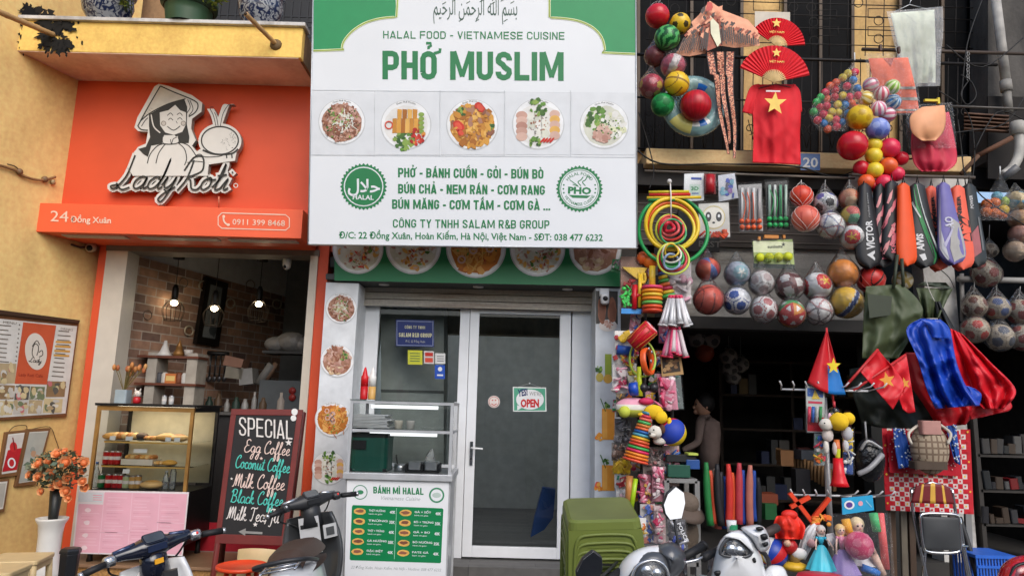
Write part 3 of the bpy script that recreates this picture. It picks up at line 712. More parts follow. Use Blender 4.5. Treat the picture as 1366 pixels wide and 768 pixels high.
def dish(b,pl,cx,cy,r,kind,off,caption=True):
 b.disc(pl,cx,cy,r,r*.98,c(206,208,210),off,36);b.disc(pl,cx,cy-r*.02,r*.96,r*.94,c(244,245,246,.3),off+.0006,36)
 b.disc(pl,cx,cy+r*.03,r*.84,r*.80,{'noodle':BRN[1],'rolls':c(236,234,230),'chicken':GLD[0],'ricerolls':c(236,234,230),'half':PALE[1],'fried':TANG[1],'balls':BRN[1],'mixed':PALE[1]}[kind],off+.0012,30,.03)
 if caption:b.arctext(pl,'Quán Phở Muslim',cx,cy,r*.87,115,65,r*.07,c(70,74,72),off+.0016)
 o=off+.002;q=r*.84
 if kind=='noodle':
  blobs(b,pl,cx,cy,q,260,BRN+PNK,r*.04,r*.12,o,(.3,.8));strands(b,pl,cx,cy,q*.7,34,PALE+[c(176,196,120)],r*.035,o+.006)
  blobs(b,pl,cx,cy,q,24,HRB,r*.03,r*.07,o+.009)
 elif kind=='rolls':
  blobs(b,pl,cx-q*.1,cy+q*.7,q*.5,40,HRB,r*.06,r*.14,o)
  for i in range(7):
   x=cx-q*.62+i*q*.2;b.poly(pl,[(x,cy-q*.3),(x+q*.19,cy-q*.32),(x+q*.18,cy+q*.36),(x-q*.02,cy+q*.38)],GLD[i%4],o+.002+i*.0001)
  for i in range(4):
   x=cx-q*.4+i*q*.24;b.poly(pl,[(x,cy-q*.75),(x+q*.22,cy-q*.72),(x+q*.2,cy-q*.3),(x,cy-q*.3)],GLD[(i+1)%4],o+.003)
  for i in range(5):b.disc(pl,cx+q*.72,cy-q*.5+i*q*.2,q*.14,q*.1,HRB[3],o+.003+i*.0001,10)
  blobs(b,pl,cx+q*.5,cy+q*.55,q*.35,22,RED+[TANG[0]],r*.04,r*.1,o+.004)
  b.ring(pl,cx-q*.8,cy,q*.14,q*.2,RED[1],o+.004,14)
 elif kind=='chicken':
  blobs(b,pl,cx,cy,q,150,GLD+BRN[:2]+GLD,r*.06,r*.2,o,(.4,.8))
  for(x,y,s_)in((-.62,.05,.3),(.35,-.8,.26),(-.5,.35,.2)):b.disc(pl,cx+q*x,cy+q*y,q*s_,q*s_*.7,RED[0],o+.005,14,0.1,.8);b.disc(pl,cx+q*x,cy+q*y,q*s_*.7,q*s_*.45,RED[1],o+.0055,12,.1,.8)
  blobs(b,pl,cx-q*.45,cy-q*.6,q*.2,12,HRB,r*.06,r*.12,o+.005);blobs(b,pl,cx+q*.85,cy+q*.1,q*.12,6,HRB,r*.06,r*.1,o+.005)
 elif kind=='ricerolls':
  for i in range(5):b.disc(pl,cx-q*.75,cy-q*.4+i*q*.24,q*.26,q*.2,PNK[i%3],o+i*.0002,16)
  for i in range(5):b.disc(pl,cx+q*.75,cy-q*.45+i*q*.24,q*.24,q*.2,GLD[3]if i%2 else PNK[1],o+i*.0002,16)
  for j in range(3):
   for i in range(3):b.disc(pl,cx-q*.3+i*q*.3,cy-q*.35+j*q*.38,q*.2,q*.24,PALE[(i+j)%3],o+.002+j*.0002,12,.1)
  blobs(b,pl,cx,cy,q*.5,30,BRN[:2]+[c(150,146,140)],r*.02,r*.05,o+.003)
  blobs(b,pl,cx,cy-q*.8,q*.45,20,HRB,r*.05,r*.12,o+.004);blobs(b,pl,cx-q*.1,cy+q*.8,q*.3,14,HRB,r*.05,r*.1,o+.004)
  for i in range(4):b.disc(pl,cx+q*(.2+.14*i),cy+q*.72,q*.16,q*.05,RED[0],o+.005,10,0,-.8)
 elif kind=='half':
  blobs(b,pl,cx-q*.4,cy-q*.3,q*.55,44,HRB,r*.06,r*.15,o);blobs(b,pl,cx+q*.4,cy,q*.6,60,PALE+[c(226,228,190)],r*.08,r*.18,o)
  blobs(b,pl,cx-q*.1,cy+q*.4,q*.45,44,PNK,r*.06,r*.14,o+.003);blobs(b,pl,cx+q*.4,cy+q*.1,q*.6,34,HRB,r*.015,r*.05,o+.005)
 elif kind=='fried':
  blobs(b,pl,cx,cy,q,60,TANG,r*.08,r*.2,o);strands(b,pl,cx,cy,q,46,TANG+[GLD[3]],r*.035,o+.003)
  for i in range(7):
   a=random.random()*6.28;d_=q*random.random()*.8;b.ring(pl,cx+d_*math.cos(a),cy+d_*math.sin(a),q*.1,q*.17,PNK[1],o+.006,14)
  blobs(b,pl,cx,cy,q,22,HRB+RED,r*.02,r*.06,o+.007)
 elif kind=='balls':
  blobs(b,pl,cx,cy-q*.1,q*.92,170,PNK+BRN[:3],r*.08,r*.2,o,(.3,.6))
  for(x,y)in((-.55,.5),(-.2,.62),(-.4,.8),(.05,.8),(.2,.55)):b.disc(pl,cx+q*x,cy+q*y,q*.2,q*.19,c(214,184,146),o+.004,14);b.disc(pl,cx+q*x-q*.04,cy+q*y-q*.05,q*.12,q*.1,c(232,208,174),o+.0045,12)
  blobs(b,pl,cx+q*.45,cy-q*.35,q*.35,24,HRB,r*.05,r*.12,o+.004)
 elif kind=='mixed':
  blobs(b,pl,cx,cy,q,120,PALE+GLD[3:]+PNK+TANG[2:3],r*.05,r*.14,o,(.3,.8));b.disc(pl,cx-q*.1,cy-q*.35,q*.5,q*.46,PALE[0],o+.005,20,.06);blobs(b,pl,cx,cy+q*.5,q*.45,26,RED+HRB+BRN[:3]+GLD+PNK,r*.04,r*.1,o+.006,(.25,.7));blobs(b,pl,cx+q*.55,cy,q*.3,16,HRB+BRN,r*.05,r*.11,o+.006,(.3,.6))
big=thing('shop_sign','big white green-lettered sign of the eatery with five round dishes','sign',SP(630,328))
b=B();b.poly(SP,[TLp,TRp,BRp,BLp],SIGNW,0,0.09,c(206,208,210,.4));b.build('sign_box',big)
b=B();O=0.002
# green corners with the gold edged arch
Lc=[(418,-14),(527,-14),(529,22)];
arcL=smooth([(529,23),(508,25),(487,31),(470,42),(459,55),(456,65)],4)
botL=[(456,65),(440,65.5),(418,67.5)]
b.poly(SP,[(418.5,-13.5)]+[(527,-13.5)]+[(529,23)]+[(p.x,p.y)for p in[V((q[0],q[1],0))for q in arcL]]+[(458,66),(418,67.5)],LGREEN,O)
arcR=smooth([(733,24),(752,25),(774,29),(792,38),(803,51),(807,66)],4)
b.poly(SP,[(847.5,-8.5),(736,-13),(733,24)]+[(q[0],q[1])for q in arcR]+[(805,70),(848.4,72)],LGREEN,O)
def V3(l):return[(q[0],q[1])for q in l]
for arc,e0,e1 in((V3(arcL),(531,-13),(418,68)),(V3(arcR),(733,-12),(848.4,72.5))):
 sgn=1 if e1[0]<600 else-1
 full=[e0,(529 if sgn>0 else 733,23)]+arc[1:]+[((459,66.5)if sgn>0 else(803,70.5)),e1]
 b.stroke(SP,full,3.2,c(232,240,196),O+.0012);b.stroke(SP,full,1.5,c(156,176,60),O+.002)
ARA='ﻢﻴﺣﺮﻟﺍ ﻦﻤﺣﺮﻟﺍ ﷲ ﻢﺴﺑ'
b.text(SP,ARA,578,20,690,21,21,c(78,104,92),O,0.0)
for(x,y)in((590,4),(604,0),(622,3),(640,1),(655,4),(668,0),(681,3),(612,27),(634,27),(672,27)):
 b.stroke(SP,[(x,y+2),(x+5,y-1)],1.1,c(78,104,92),O)
b.heavy(SP,'HALAL FOOD - VIETNAMESE CUISINE',511,51.5,753,53.2,10,GREEN,O,w=.62,t=.135,gap=.13)
b.heavy(SP,'PHỞ MUSLIM',510,106,752,108,38,GREEN,O)
b.heavy(SP,'PHỞ - BÁNH CUỐN - GỎI - BÚN BÒ',531,236.5,725,238.5,12.5,GREEN,O)
b.heavy(SP,'BÚN CHẢ - NEM RÁN - CƠM RANG',531,258,727,260,12.5,GREEN,O)
b.heavy(SP,'BÚN MĂNG - CƠM TẤM - CƠM GÀ ...',523,278.5,734,280.5,12.5,GREEN,O)
b.heavy(SP,'CÔNG TY TNHH SALAM R&B GROUP',524,303.5,733,305,11,GREEN,O,w=.54,t=.15,gap=.1)
b.text(SP,'Đ/C: 22 Đồng Xuân, Hoàn Kiếm, Hà Nội, Việt Nam - SĐT: 038 477 6232',452,318,804,321.5,9,GREEN,O,0.018)
# dish strip
LINE=c(206,210,214)
b.stroke(SP,[(416,120.5),(849,125)],0.9,LINE,O);b.stroke(SP,[(414,207),(850,210)],0.9,LINE,O)
for(x0,x1)in((500,499),(587,586),(673,672.5),(761,761)):b.stroke(SP,[(x0,121),(x1,209)],0.9,LINE,O)
GR2=c(226,229,233,.42,var=.05)
for(x0,x1)in((416,499),(500,586),(588,672),(674,760),(762,848)):b.poly(SP,[(x0,123),(x1,124),(x1,207),(x0,206.5)],GR2,O+.0004)
random.seed(11)
for(x,y,r,k)in((456,163,31.5,'noodle'),(541.5,167,34,'rolls'),(630,167,35,'chicken'),(718,166,35,'ricerolls'),(806,167,33,'half')):dish(b,SP,x,y,r,k,O+.001)
# round marks
def scallop(b,cx,cy,r,n,m,off):
 pts=[]
 for k in range(n*4):
  t=2*math.pi*k/(n*4);q=r*(1+.045*math.cos(t*n));pts.append((cx+q*math.cos(t),cy+q*math.sin(t)))
 b.poly(SP,pts,m,off)
scallop(b,485,249,30,36,GREEN,O);b.disc(SP,485,249,26.5,26.5,SIGNW,O+.0008);b.disc(SP,485,249,25,25,GREEN,O+.0016)
b.text(SP,'ﻝﻼﺣ',464,256,507,257,17,SIGNW,O+.0024,0.02)
b.text(SP,'HALAL',470.5,266,498.5,266.8,6.2,SIGNW,O+.0024,0.02)
scallop(b,773,252,30,36,GREEN,O);b.disc(SP,773,252,26.5,26.5,SIGNW,O+.0008);b.ring(SP,773,252,24.6,25.4,GREEN,O+.0016)
b.arctext(SP,'HALAL FOOD',773,252,18.5,145,35,4,GREEN,O+.0016,.01);b.arctext(SP,'VIETNAMESE CUISINE',773,252,22.5,205,335,4,GREEN,O+.0016,.01,True)
b.text(SP,'PHO',757.5,258.5,788.5,259.6,9.5,GREEN,O+.0016,.05)
b.poly(SP,[(758,260),(788,261),(783,264.5),(764,264)],GREEN,O+.0016)
for(x0,y0,x1,y1)in((764,246,772,249),(760,240,771,248)):b.stroke(SP,[(x0,y0),(x1,y1)],1.1,GREEN,O+.0016)
b.stroke(SP,[(775,248),(771,243),(775,240),(778,236)],1.3,GREEN,O+.0016,4);b.stroke(SP,[(781,248),(777,243),(781,240),(784,235),(788,238)],1.3,GREEN,O+.0016,4)
for s_ in(-1,1):
 for a in(-14,0,14):b.disc(SP,773+s_*21.5*math.cos(R(a)),252+21.5*math.sin(R(a)),1.3,1.3,GREEN,O+.0016,5)
b.build('print',big)
# cloth-like seams and a frame edge
b=B();
for(p,q)in((TLp,BLp),(TRp,BRp)):b.tube([SP(*p,0.004),SP(*q,0.004)],0.006,c(196,200,204,.35,.4),6)
b.tube([SP(*BLp,.004),SP(*BRp,.004)],0.006,c(196,200,204,.35,.4),6);b.build('edge_strip',big)
# iron arms that carry the sign
for x in(470,640,800):
 b=B();p=SP(x,150,-.095);b.tube([p,p+V((0,1.6,0.25))],0.02,IRON,6);p=SP(x,300,-.095);b.tube([p,V((p.x,7.0,p.z))],0.02,IRON,6);b.build('bracket',big)
# fascia print
b=B();random.seed(5)
for(x,r,yb,k)in((477.5,34,366,'mixed'),(551.5,37,366.5,'mixed'),(635,40,371.5,'fried'),(717,37,369.5,'mixed'),(794,35,367.5,'balls')):
 dish(b,FAS,x,yb-r,r,k,.003,False)
b.build('print',eat)
# poster prints
b=B();PP=FP(6.548)
def clipdish(b,pl,x,y,r,kind):dish(b,pl,x,y,r,kind,.002)
def lx(y):return 453.5-(y-411)*0.075
for(y,r,k)in((411,21,'noodle'),(481,22.5,'balls'),(559,24,'fried'),(624,23,'ricerolls')):
 clipdish(b,PP,lx(y)+1.5,y,r,k)
b.build('print',eat)
b=B()
def glass_print(x0,y0,x1,y1,m):b.rect(PP,x0,y0,x1,y1,m,.002)
b.rect(PP,795,388,824,432,c(70,66,62),.001)
for(x,y)in((803,414),(817,414)):b.disc(PP,x,y,6,18,BRN[0],.003,16,.15);b.disc(PP,x,y+2,4.5,13,BRN[3],.004,16,.2)
b.disc(PP,811,434,12,8,c(228,220,214),.002);blobs(b,PP,811,434,7,14,PNK,1,3,.003)
ORJ=[c(240,158,52),c(226,132,30),c(246,178,80)]
glass_print(807,472,816,502,c(150,170,60));b.disc(PP,800,503,5,6,c(206,186,90),.003);b.disc(PP,811,505,6,6,c(214,166,70),.003);blobs(b,PP,800,492,5,8,HRB,1,3,.004)
for(y0,y1)in((545,586),(620,654)):
 glass_print(803,y0,820,y1,ORJ[0]);b.rect(PP,804,y0+3,810,y1-2,ORJ[2],.003);blobs(b,PP,799,y1-4,5,10,ORJ+RED[1:2],2,4,.004)
 b.stroke(PP,[(801,y0-14),(808,y0+4)],1.2,HRB[0],.003);blobs(b,PP,809,y0-5,4,6,HRB,1.5,3,.004)
b.build('print',eat)
b=B()
for x in(512,638,757):
 b=B();p=FP(6.66)(x,382);b.lathe([(0.05,0),(0.05,.012),(0.04,.014)],V((p.x,6.66,zf-.005)),c(226,224,220,.3),n=18);b.build('downlight',eat)
# small notices on the glass
GP=FP(DY+.018)
def notice(name,x0,y0,x1,y1,m,label,cat='sticker',draw=None,off=0.0,pl=GP):
 b=B();b.rect(pl,x0,y0,x1,y1,m,off,thick=.002)
 if draw:draw(b)
 return b.build(name,label=label,cat=cat)
BLU=c(36,62,140,.4)
def dr(b):
 b.heavy(GP,'CÔNG TY TNHH',540,438,567,438.7,4,c(226,222,180),.001,w=.54,t=.16,gap=.16);b.heavy(GP,'SALAM R&B GROUP',532,449,576,450,5.5,c(226,222,180),.001,w=.54,t=.19,gap=.14);b.text(GP,'Đ/C: 22 Đồng Xuân',541,456.5,567,457,3,c(200,200,190),.001)
 for q in(((529.5,428),(577.5,429)),((577.5,429),(577.5,461)),((577.5,461),(529.5,460)),((529.5,460),(529.5,428))):b.stroke(GP,q,.8,c(150,160,190),.001)
notice('name_plaque',528,426.5,579,462,c(24,44,112,.4),'dark blue company plaque on the glass left of the door','plaque',dr)
notice('sticker',544,467,563.5,486,c(214,214,60),'yellow notice stuck below the blue plaque',draw=lambda b:[b.stroke(GP,[(547,471+3.4*k),(560,471.4+3.4*k)],1.2,c(90,120,70),.001)for k in range(4)])
notice('sticker',565.5,468,579,485,c(224,216,212),'red and white notice between the yellow and the white one',draw=lambda b:[b.rect(GP,567,470,577.5,475,RED[0],.001),b.rect(GP,567,477,577.5,483,RED[1],.001)])
notice('sticker',580.5,471,594,485,c(232,232,230),'small white notice at the right end of the sticker row',draw=lambda b:[b.stroke(GP,[(583,475+3*k),(592,475.2+3*k)],1,c(110,112,116),.001)for k in range(3)])
notice('sticker',580,486.5,593.5,505,c(30,84,190),'blue notice hanging below the white sticker',draw=lambda b:[b.disc(GP,587,492,3,3,WHITE,.001,10),b.stroke(GP,[(583,500),(591,500.3)],2,WHITE,.001)])
b=B();DG=FP(DY+.008);b.disc(DG,659,535.5,8,8,c(236,226,220),.0,24,thick=.002);b.ring(DG,659,535.5,6.2,7,c(206,120,110),.001);b.disc(DG,657,533.5,1,1,RED[0],.001,6);b.disc(DG,661,533.5,1,1,RED[0],.001,6);b.stroke(DG,[(655.5,538),(659,540),(662.5,538)],1,RED[0],.001,3)
b.build('round_sticker',label='round white sticker on the door glass left of the OPEN sign',cat='sticker')
b=B();OP=FP(DY-.005);b.poly(OP,[(684,515.5),(728.5,516.5),(729,548.5),(684.5,548.5)],c(238,240,238),0,.006)
b.poly(OP,[(685.5,517),(727.3,518),(727.6,547.2),(685.8,547.2)],c(86,172,140),.001)
b.disc(OP,707,532.5,18.5,13.5,WHITE,.002,26);b.poly(OP,[(690,540),(697,543),(690,547)],WHITE,.002)
b.text(OP,'YES!',691,529,704,527,9.5,c(44,54,110),.003,.04,.1);b.text(OP,"WE'RE",706,527,722,528,5,c(150,150,150),.003)
b.text(OP,'OPEN',694.5,543,719,543,11,c(206,40,44),.003,.05)
op=b.build('open_sign',label='green OPEN sign hung on the door glass by a string',cat='sign')
b=B();hk=OP(706.5,511);b.tube([OP(690,516),hk,OP(723,517)],.0015,c(200,200,200),4);b.lathe([(.008,0),(.008,.006)],hk,WHITE,(0,-1,0),8);b.build('string',op)
# dome camera on the right poster
b=B();p=at(806,390,6.54);ccam=thing('security_camera','white security camera at the head of the right drinks poster','camera',p)
b.rbox((p.x,6.535,p.z),(.09,.03,.07),.01,WHITE);b.build('mount',ccam)
b=B();b.lathe([(.038,0),(.042,-.04),(.040,-.085),(.024,-.10)],(p.x,6.49,p.z-.02),WHITE,n=18);b.build('housing',ccam)
b=B();b.ball((p.x,6.455,p.z-.07),.024,BLACK,12,8);b.build('lens',ccam)
# room things seen through the glass
b=B();b.rect(FP(7.35),508,405,592,660,c(206,212,208,.6),0,thick=.5);b.rect(FP(7.34),508,520,592,523,c(120,124,122),0,thick=.01);b.build('cold_cabinet',label='tall pale cabinet inside the eatery behind the left glass',cat='cabinet')
b=B();TP=FP(7.5);b.poly(TP,[(724,650),(741,652),(738,690),(726,706),(708,716),(713,690)],c(44,86,156,.5),0,.12);b.build('blue_bag',label='blue cloth bag leaning inside the glass door at lower right',cat='bag')
b=B();lp=at(660,411,8.2);b.box((lp.x,8.2,3.36),(1.2,.3,.03),emit(236,245,255,30));b.build('ceiling_lamp',label='small lit ceiling lamp inside the eatery',cat='lamp')
# ------ banh mi cart
CY0,CY1=5.75,6.40
cart=thing('food_cart','stainless food cart with glass showcase and green menu board','cart',at(532,640,6.1)*1.0)
cart.location.z=0.12
CP=FP(CY0)
XL=xpix(464.5,585,CY0);XR=xpix(603.5,585,CY0)
ZT=at(535,535,CY0).z;ZM=at(535,573,CY0).z;ZD=at(535,631,CY0).z
ST=c(206,208,210,.35,.35,var=.15)
XM,W_=(XL+XR)/2,XR-XL;YM,D_=(CY0+CY1)/2,CY1-CY0
b=B()
for x in(XL+.012,XR-.012):
 for y in(CY0+.012,CY1-.012):b.box((x,y,(.14+ZT)/2),(.024,.024,ZT-.14),ST)
for z in(ZT-.012,ZM-.012):
 for y in(CY0+.012,CY1-.012):b.box((XM,y,z),(W_-.05,.022,.022),ST)
 for x in(XL+.012,XR-.012):b.box((x,YM,z),(.022,D_-.05,.022),ST)
b.build('frame',cart)
b=B();b.box((XM,YM-.02,ZD-.025),(W_+.03,D_+.05,.05),ST);b.build('counter',cart,bevel=.004)
b=B();b.box((XM,YM,(ZD-.05+.2)/2),(W_-.03,D_-.03,ZD-.05-.2),ST);b.build('cabinet',cart)
b=B();b.box((XM,YM,ZM+.001),(W_-.03,D_-.03,.006),GLASS);b.box((XM,YM,ZT+.004),(W_+.01,D_+.01,.008),GLASS);b.build('glass_shelf',cart)
b=B();b.add([(XL+.02,CY0+.006,ZD),(XR-.02,CY0+.006,ZD),(XR-.02,CY0+.006,ZT-.02),(XL+.02,CY0+.006,ZT-.02)],[(0,1,2,3)],GLASS)
for x in(XL+.006,XR-.006):b.add([(x,CY0+.02,ZD),(x,CY1-.02,ZD),(x,CY1-.02,ZT-.02),(x,CY0+.02,ZT-.02)],[(0,1,2,3)],GLASS)
b.build('glass_panel',cart)
TUB=emit(250,252,255,0.9)
for z in(ZT-.045,ZM-.04):
 b=B();b.box((XM,CY0+.16,z),(W_-.28,.03,.028),TUB);b.build('strip_light',cart)
b=B();MB=FP(CY0-.02);b.poly(MB,[(463,638),(599,642),(593.5,790),(459,786)],c(238,240,242,.35,var=.02),0,.012)
b.poly(MB,smooth([(471,673),(590,677.4)],2)+[(591.5,679),(588.3,749),(587,750.5),(468,746.5),(466.5,745),(469.5,675)],c(20,132,78,.35,var=.03),.001)
b.heavy(MB,'BÁNH MÌ HALAL',498,657.5,565,659.5,9,c(28,132,80),.001)
b.text(MB,'Vietnamese Cuisine',507,666,560,667.5,5,c(176,184,182),.001,0,.3)
b.ring(MB,480.5,656,8.6,9.8,c(90,150,120),.001);b.disc(MB,480.5,656,4.5,3,c(60,140,96),.001,12);b.ring(MB,582.5,660,8,10.2,c(60,140,100),.001);b.disc(MB,582.5,660,6,3.5,c(190,206,198),.001,12)
b.stroke(MB,[(529,677),(526,745)],.8,c(150,206,176),.002)
items1=('THỊT NƯỚNG','TRỨNG','THỊT + TRỨNG','GÀ NƯỚNG','ĐẶC BIỆT');items2=('GÀ + SỐT','BÒ + TRỨNG','GÀ + BƠ','BÒ NƯỚNG','PATE GÀ')
for i in range(5):
 y=681.5+i*13.4
 for(x,its,dy)in((480-i*.8,items1,0),(541-i*.8,items2,2)):
  b.disc(MB,x,y+dy,8,4.4,GLD[3],.002,16,.06);b.disc(MB,x,y+dy-.3,5.4,2.2,BRN[3]if i%2 else HRB[2]if i==1 else BRN[0],.003,12,.2)
  b.text(MB,its[i],x+12,y+dy,x+34+(i%2)*4,y+dy+.9,2.6,WHITE,.002,.02)
  b.text(MB,'bánh mì giòn',x+12,y+dy+4,x+30,y+dy+4.7,1.7,WHITE,.002,.01)
  b.text(MB,'35K' if(i+dy)%2 else '40K',x+40,y+dy+3,x+47.5,y+dy+3.3,4,WHITE,.002,.03)
b.text(MB,'22 Đồng Xuân, Hoàn Kiếm, Hà Nội - Hotline: 038 477 6232',468,757.5,588,761.5,3.6,c(170,178,178),.001,0,.25)
b.build('menu_board',cart)
def wheel(b,x,y):b.lathe([(.05,-.015),(.06,-.012),(.06,.012),(.05,.015)],(x,y,.18),BLACK,(1,0,0),16)
for x in(XL+.06,XR-.06):
 for y in(CY0+.06,CY1-.06):b=B();wheel(b,x,y);b.build('caster',cart)
# things in the cart
b=B();gx=xpix(495,605,CY0+.2);gz=ZD
gw=50*pxm(495,605,5.95)
rc=thing('cool_box','dark green box with a black lid inside the cart showcase','box',(gx,5.98,ZD))
b.rbox((gx,5.98,ZD+.135),(gw,.32,.27),.05,c(28,92,78,.4));b.build('body',rc,bevel=.008)
b=B();b.rbox((gx,5.98,ZD+.285),(gw*1.02,.33,.03),.05,c(40,44,44));b.build('lid',rc)
b=B();b.box((gx-gw*.24,5.815,ZD+.21),(gw*.36,.02,.07),BLACK);b.build('handle',rc)
b=B();b.box((gx,5.98,ZD+.012),(gw*.98,.31,.024),BLACK);b.build('base',rc)
random.seed(2)
b=B();sx_=xpix(494,560,CY0+.2)
for k in range(9):b.box((sx_+random.uniform(-.02,.02),5.98,ZM+.012+k*.012),(gw*random.uniform(.95,1.1),.24,.009),c(232,234,236),Matrix.Rotation(R(random.uniform(-5,5)),3,'Z'))
b.build('paper_stack',label='stack of white paper sleeves on the upper shelf of the cart',cat='paper')
for(px_,m,lb)in((532,c(214,206,190),'small pale cup beside the paper sleeves in the cart'),(548,c(200,196,190),'short pale jar at the middle of the upper cart shelf')):
 b=B();x=xpix(px_,560,5.95);b.lathe([(.03,0),(.036,.06),(.034,.065)],(x,5.95,ZM+.005),m,n=14);b.build('cup',label=lb,cat='cup')
tr=thing('tray_rack','black rack with two steel trays on the cart counter','tray',(xpix(565,628,5.9),5.9,ZD))
b=B();tx_=tr.location.x;b.box((tx_,5.9,ZD+.012),(.27,.2,.012),BLACK)
for s_ in(-1,0,1):b.box((tx_+s_*.13,5.9,ZD+.04),(.012,.2,.06),BLACK)
b.build('rack',tr)
for s_ in(-1,1):b=B();b.rbox((tx_+s_*.066,5.9,ZD+.055),(.11,.17,.06),.015,STEEL);b.build('tray',tr)
b=B();p0_=at(574,618,5.95)
def bagf(u,v):
 a=u*6.283;r=.055*(1-v)**.6*(1+.25*math.sin(3*a+v*5));return V((p0_.x+.03*v-.02+r*math.cos(a),5.95+r*math.sin(a),ZD+.02+v*.17))
b.grid(bagf,14,8,FOG);b.build('plastic_bag',label='crumpled clear plastic bag standing behind the cart trays',cat='bag')
b=B();sx2=xpix(530,628,5.9);b.tube([(sx2,5.93,ZD+.02),(sx2-.02,5.93,ZD+.13)],.006,BLACK,6);b.lathe([(.05,0),(.052,.06),(.05,.06)],(sx2+.02,5.93,ZD),STEEL,n=16);b.build('steel_pot',label='steel pot with a black spoon left of the cart trays',cat='pot')
for(px_,m,m2,lb)in((485,c(214,22,30,.35),c(200,20,28,.35),'red sauce bottle on top of the cart'),(495.5,c(238,236,230,.35),c(216,170,96,.35),'white-topped yellow sauce bottle next to the red one')):
 x=xpix(px_,533,6.0);b=B();b.lathe([(.030,0),(.032,.01),(.032,.11)],(x,6.0,ZT+.008),m2,n=16)
 o=b.build('sauce_bottle',label=lb,cat='bottle')
 b=B();b.lathe([(.032,.11),(.032,.19),(.022,.205),(.020,.22),(.006,.27)],(x,6.0,ZT+.008),m,n=16);b.build('nozzle',o)
# ------ stack of green stools
OL=c(110,122,54,.45,var=.1)
OLT=c(112,120,64,.3,var=.25,scale=4)
S0=at(807,694,3.05);SW=96*pxm(807,694,3.05);SD=.34;SH=.44
TILT=Matrix.Translation(S0)@Matrix.Rotation(R(9),4,'X')@Matrix.Rotation(R(-3),4,'Y')
def stool_mesh():
 b=B(TILT.to_3x3().to_4x4())
 w0,d0=SW/2,SD/2;w1,d1=SW*.56,SD*.60
 def rr(w,d,r,z,n=4):
  out=[]
  for(sx,sy,a0)in((1,1,0),(-1,1,90),(-1,-1,180),(1,-1,270)):
   for k in range(n+1):a=R(a0+90*k/n);out.append(V((sx*(w-r)+r*math.cos(a),SD/2+sy*(d-r)+r*math.sin(a),z)))
  return out
 levels=[rr(w0-.012,d0-.012,.03,0),rr(w0,d0,.035,-.008),rr(w0+.004,d0+.004,.035,-.035),rr(w0+.002,d0+.002,.035,-.037)]
 n=len(levels[0]);vs_=[p for l in levels for p in l]
 fs=[list(range(n))]+[(i*n+k,i*n+(k+1)%n,(i+1)*n+(k+1)%n,(i+1)*n+k)[::-1]for i in range(3)for k in range(n)]
 b.add(vs_,fs,[OLT]+[OL]*(len(fs)-1))
 for side in range(4):
  hw,off,hw1,off1=((w0,-d0,w1,-d1),(d0,w0,d1,w1),(w0,d0,w1,d1),(d0,-w0,d1,-w1))[side]
  def pt(u,z):
   t=-z/SH;h=hw+(hw1-hw)*t;o_=off+(off1-off)*t
   return V((u*h,SD/2+o_,z))if side%2==0 else V((o_,SD/2+u*h,z))
  N=16;top=[];bot=[]
  for k in range(N+1):
   u=-1+2*k/N;top.append(pt(u,-.036))
   e=abs(u);zz=-.075 if e<.62 else-.075-(SH-.075)*min(1,((e-.62)/.2))**.55
   if e>.8:zz=-SH
   bot.append(pt(u,zz))
  vs_=top+bot
  b.add(vs_,[(k,k+1,N+2+k,N+1+k)for k in range(N)],OL)
  rib=[pt(u,z)+(V((0,-.004 if side==0 else .004,0))if side%2==0 else V((.004 if side==1 else-.004,0,0)))for(u,z)in[(-.86,-.30),(-.84,-.14),(-.78,-.085),(-.66,-.062),(-.3,-.055),(.3,-.055),(.66,-.062),(.78,-.085),(.84,-.14),(.86,-.30)]]
  b.tube(smooth(rib,3),.005,OL,6)
 return b
stk=thing('stool','green plastic stool on top of the nested stack by the door','stool',S0,'stack of green plastic stools')
o=stool_mesh();o.v=[p+S0 for p in o.v];o.build('seat',stk,solid=.004)
b=B();q=TILT@V((0,-.03,-.17));b.rbox(q,(.07,.02,.006),.003,BLACK);b.build('hand_slot',stk)
step=(TILT.to_3x3()@V((0,0,-1)))*.034
NS=17
for k in range(1,NS):
 t=copy_tree(stk,S0+step*k+V((random.uniform(-.004,.004),random.uniform(-.003,.003),0)))
 t['label']=('green plastic stool nested under the top one of the stack' if k==1 else 'green plastic stool at the very bottom of the nested stack' if k==NS-1 else 'one of the green plastic stools nested in the middle of the stack')
# ====== LEFT: LOGO, WALL, CAFE
LP=FP(6.37)
def q3(pts):return[(130+x/3.49,100+y/3.49)for x,y in pts]
logo=thing('logo_sign','cut-out white logo of a lady in a conical hat carrying a coconut, with script lettering','sign',LP(230,190))
LW=c(226,222,214,.45,var=.04);LK=c(50,48,42,.5);LH=c(214,208,194,.5)
b=B()
body=[(285,42),(330,52),(440,95),(488,130),(484,172),(440,205),(436,250),(458,305),(440,330),(475,372),(520,400),(512,470),(165,470),(140,430),(170,360),(190,335),(225,320),(235,265),(190,262),(172,245),(185,200),(230,120),(265,55)]
b.poly(LP,q3(body),LW,0,.06,c(150,146,138))
b.poly(LP,[(130+(570+100*math.cos(t))/3.49,100+(308+82*math.sin(t))/3.49)for t in[k*6.283/40 for k in range(40)]],LW,.0003,.06,c(150,146,138))
b.poly(LP,q3([(440,370),(480,345),(650,350),(640,400),(600,405),(500,420),(450,420)]),LW,-.0003,.055,c(150,146,138))
for k,(pts,wd)in enumerate((([(556,245),(545,195),(526,158)],9),([(560,245),(580,190),(600,140),(622,138)],9))):
 P_=smooth([(a,e)for a,e in q3(pts)],5);
 L_=[(p.x-wd/2,p.y)for p in P_]+[(p.x+wd/2,p.y)for p in P_[::-1]]
 b.poly(LP,L_,LW,.0005+k*.0002,.055,c(150,146,138))
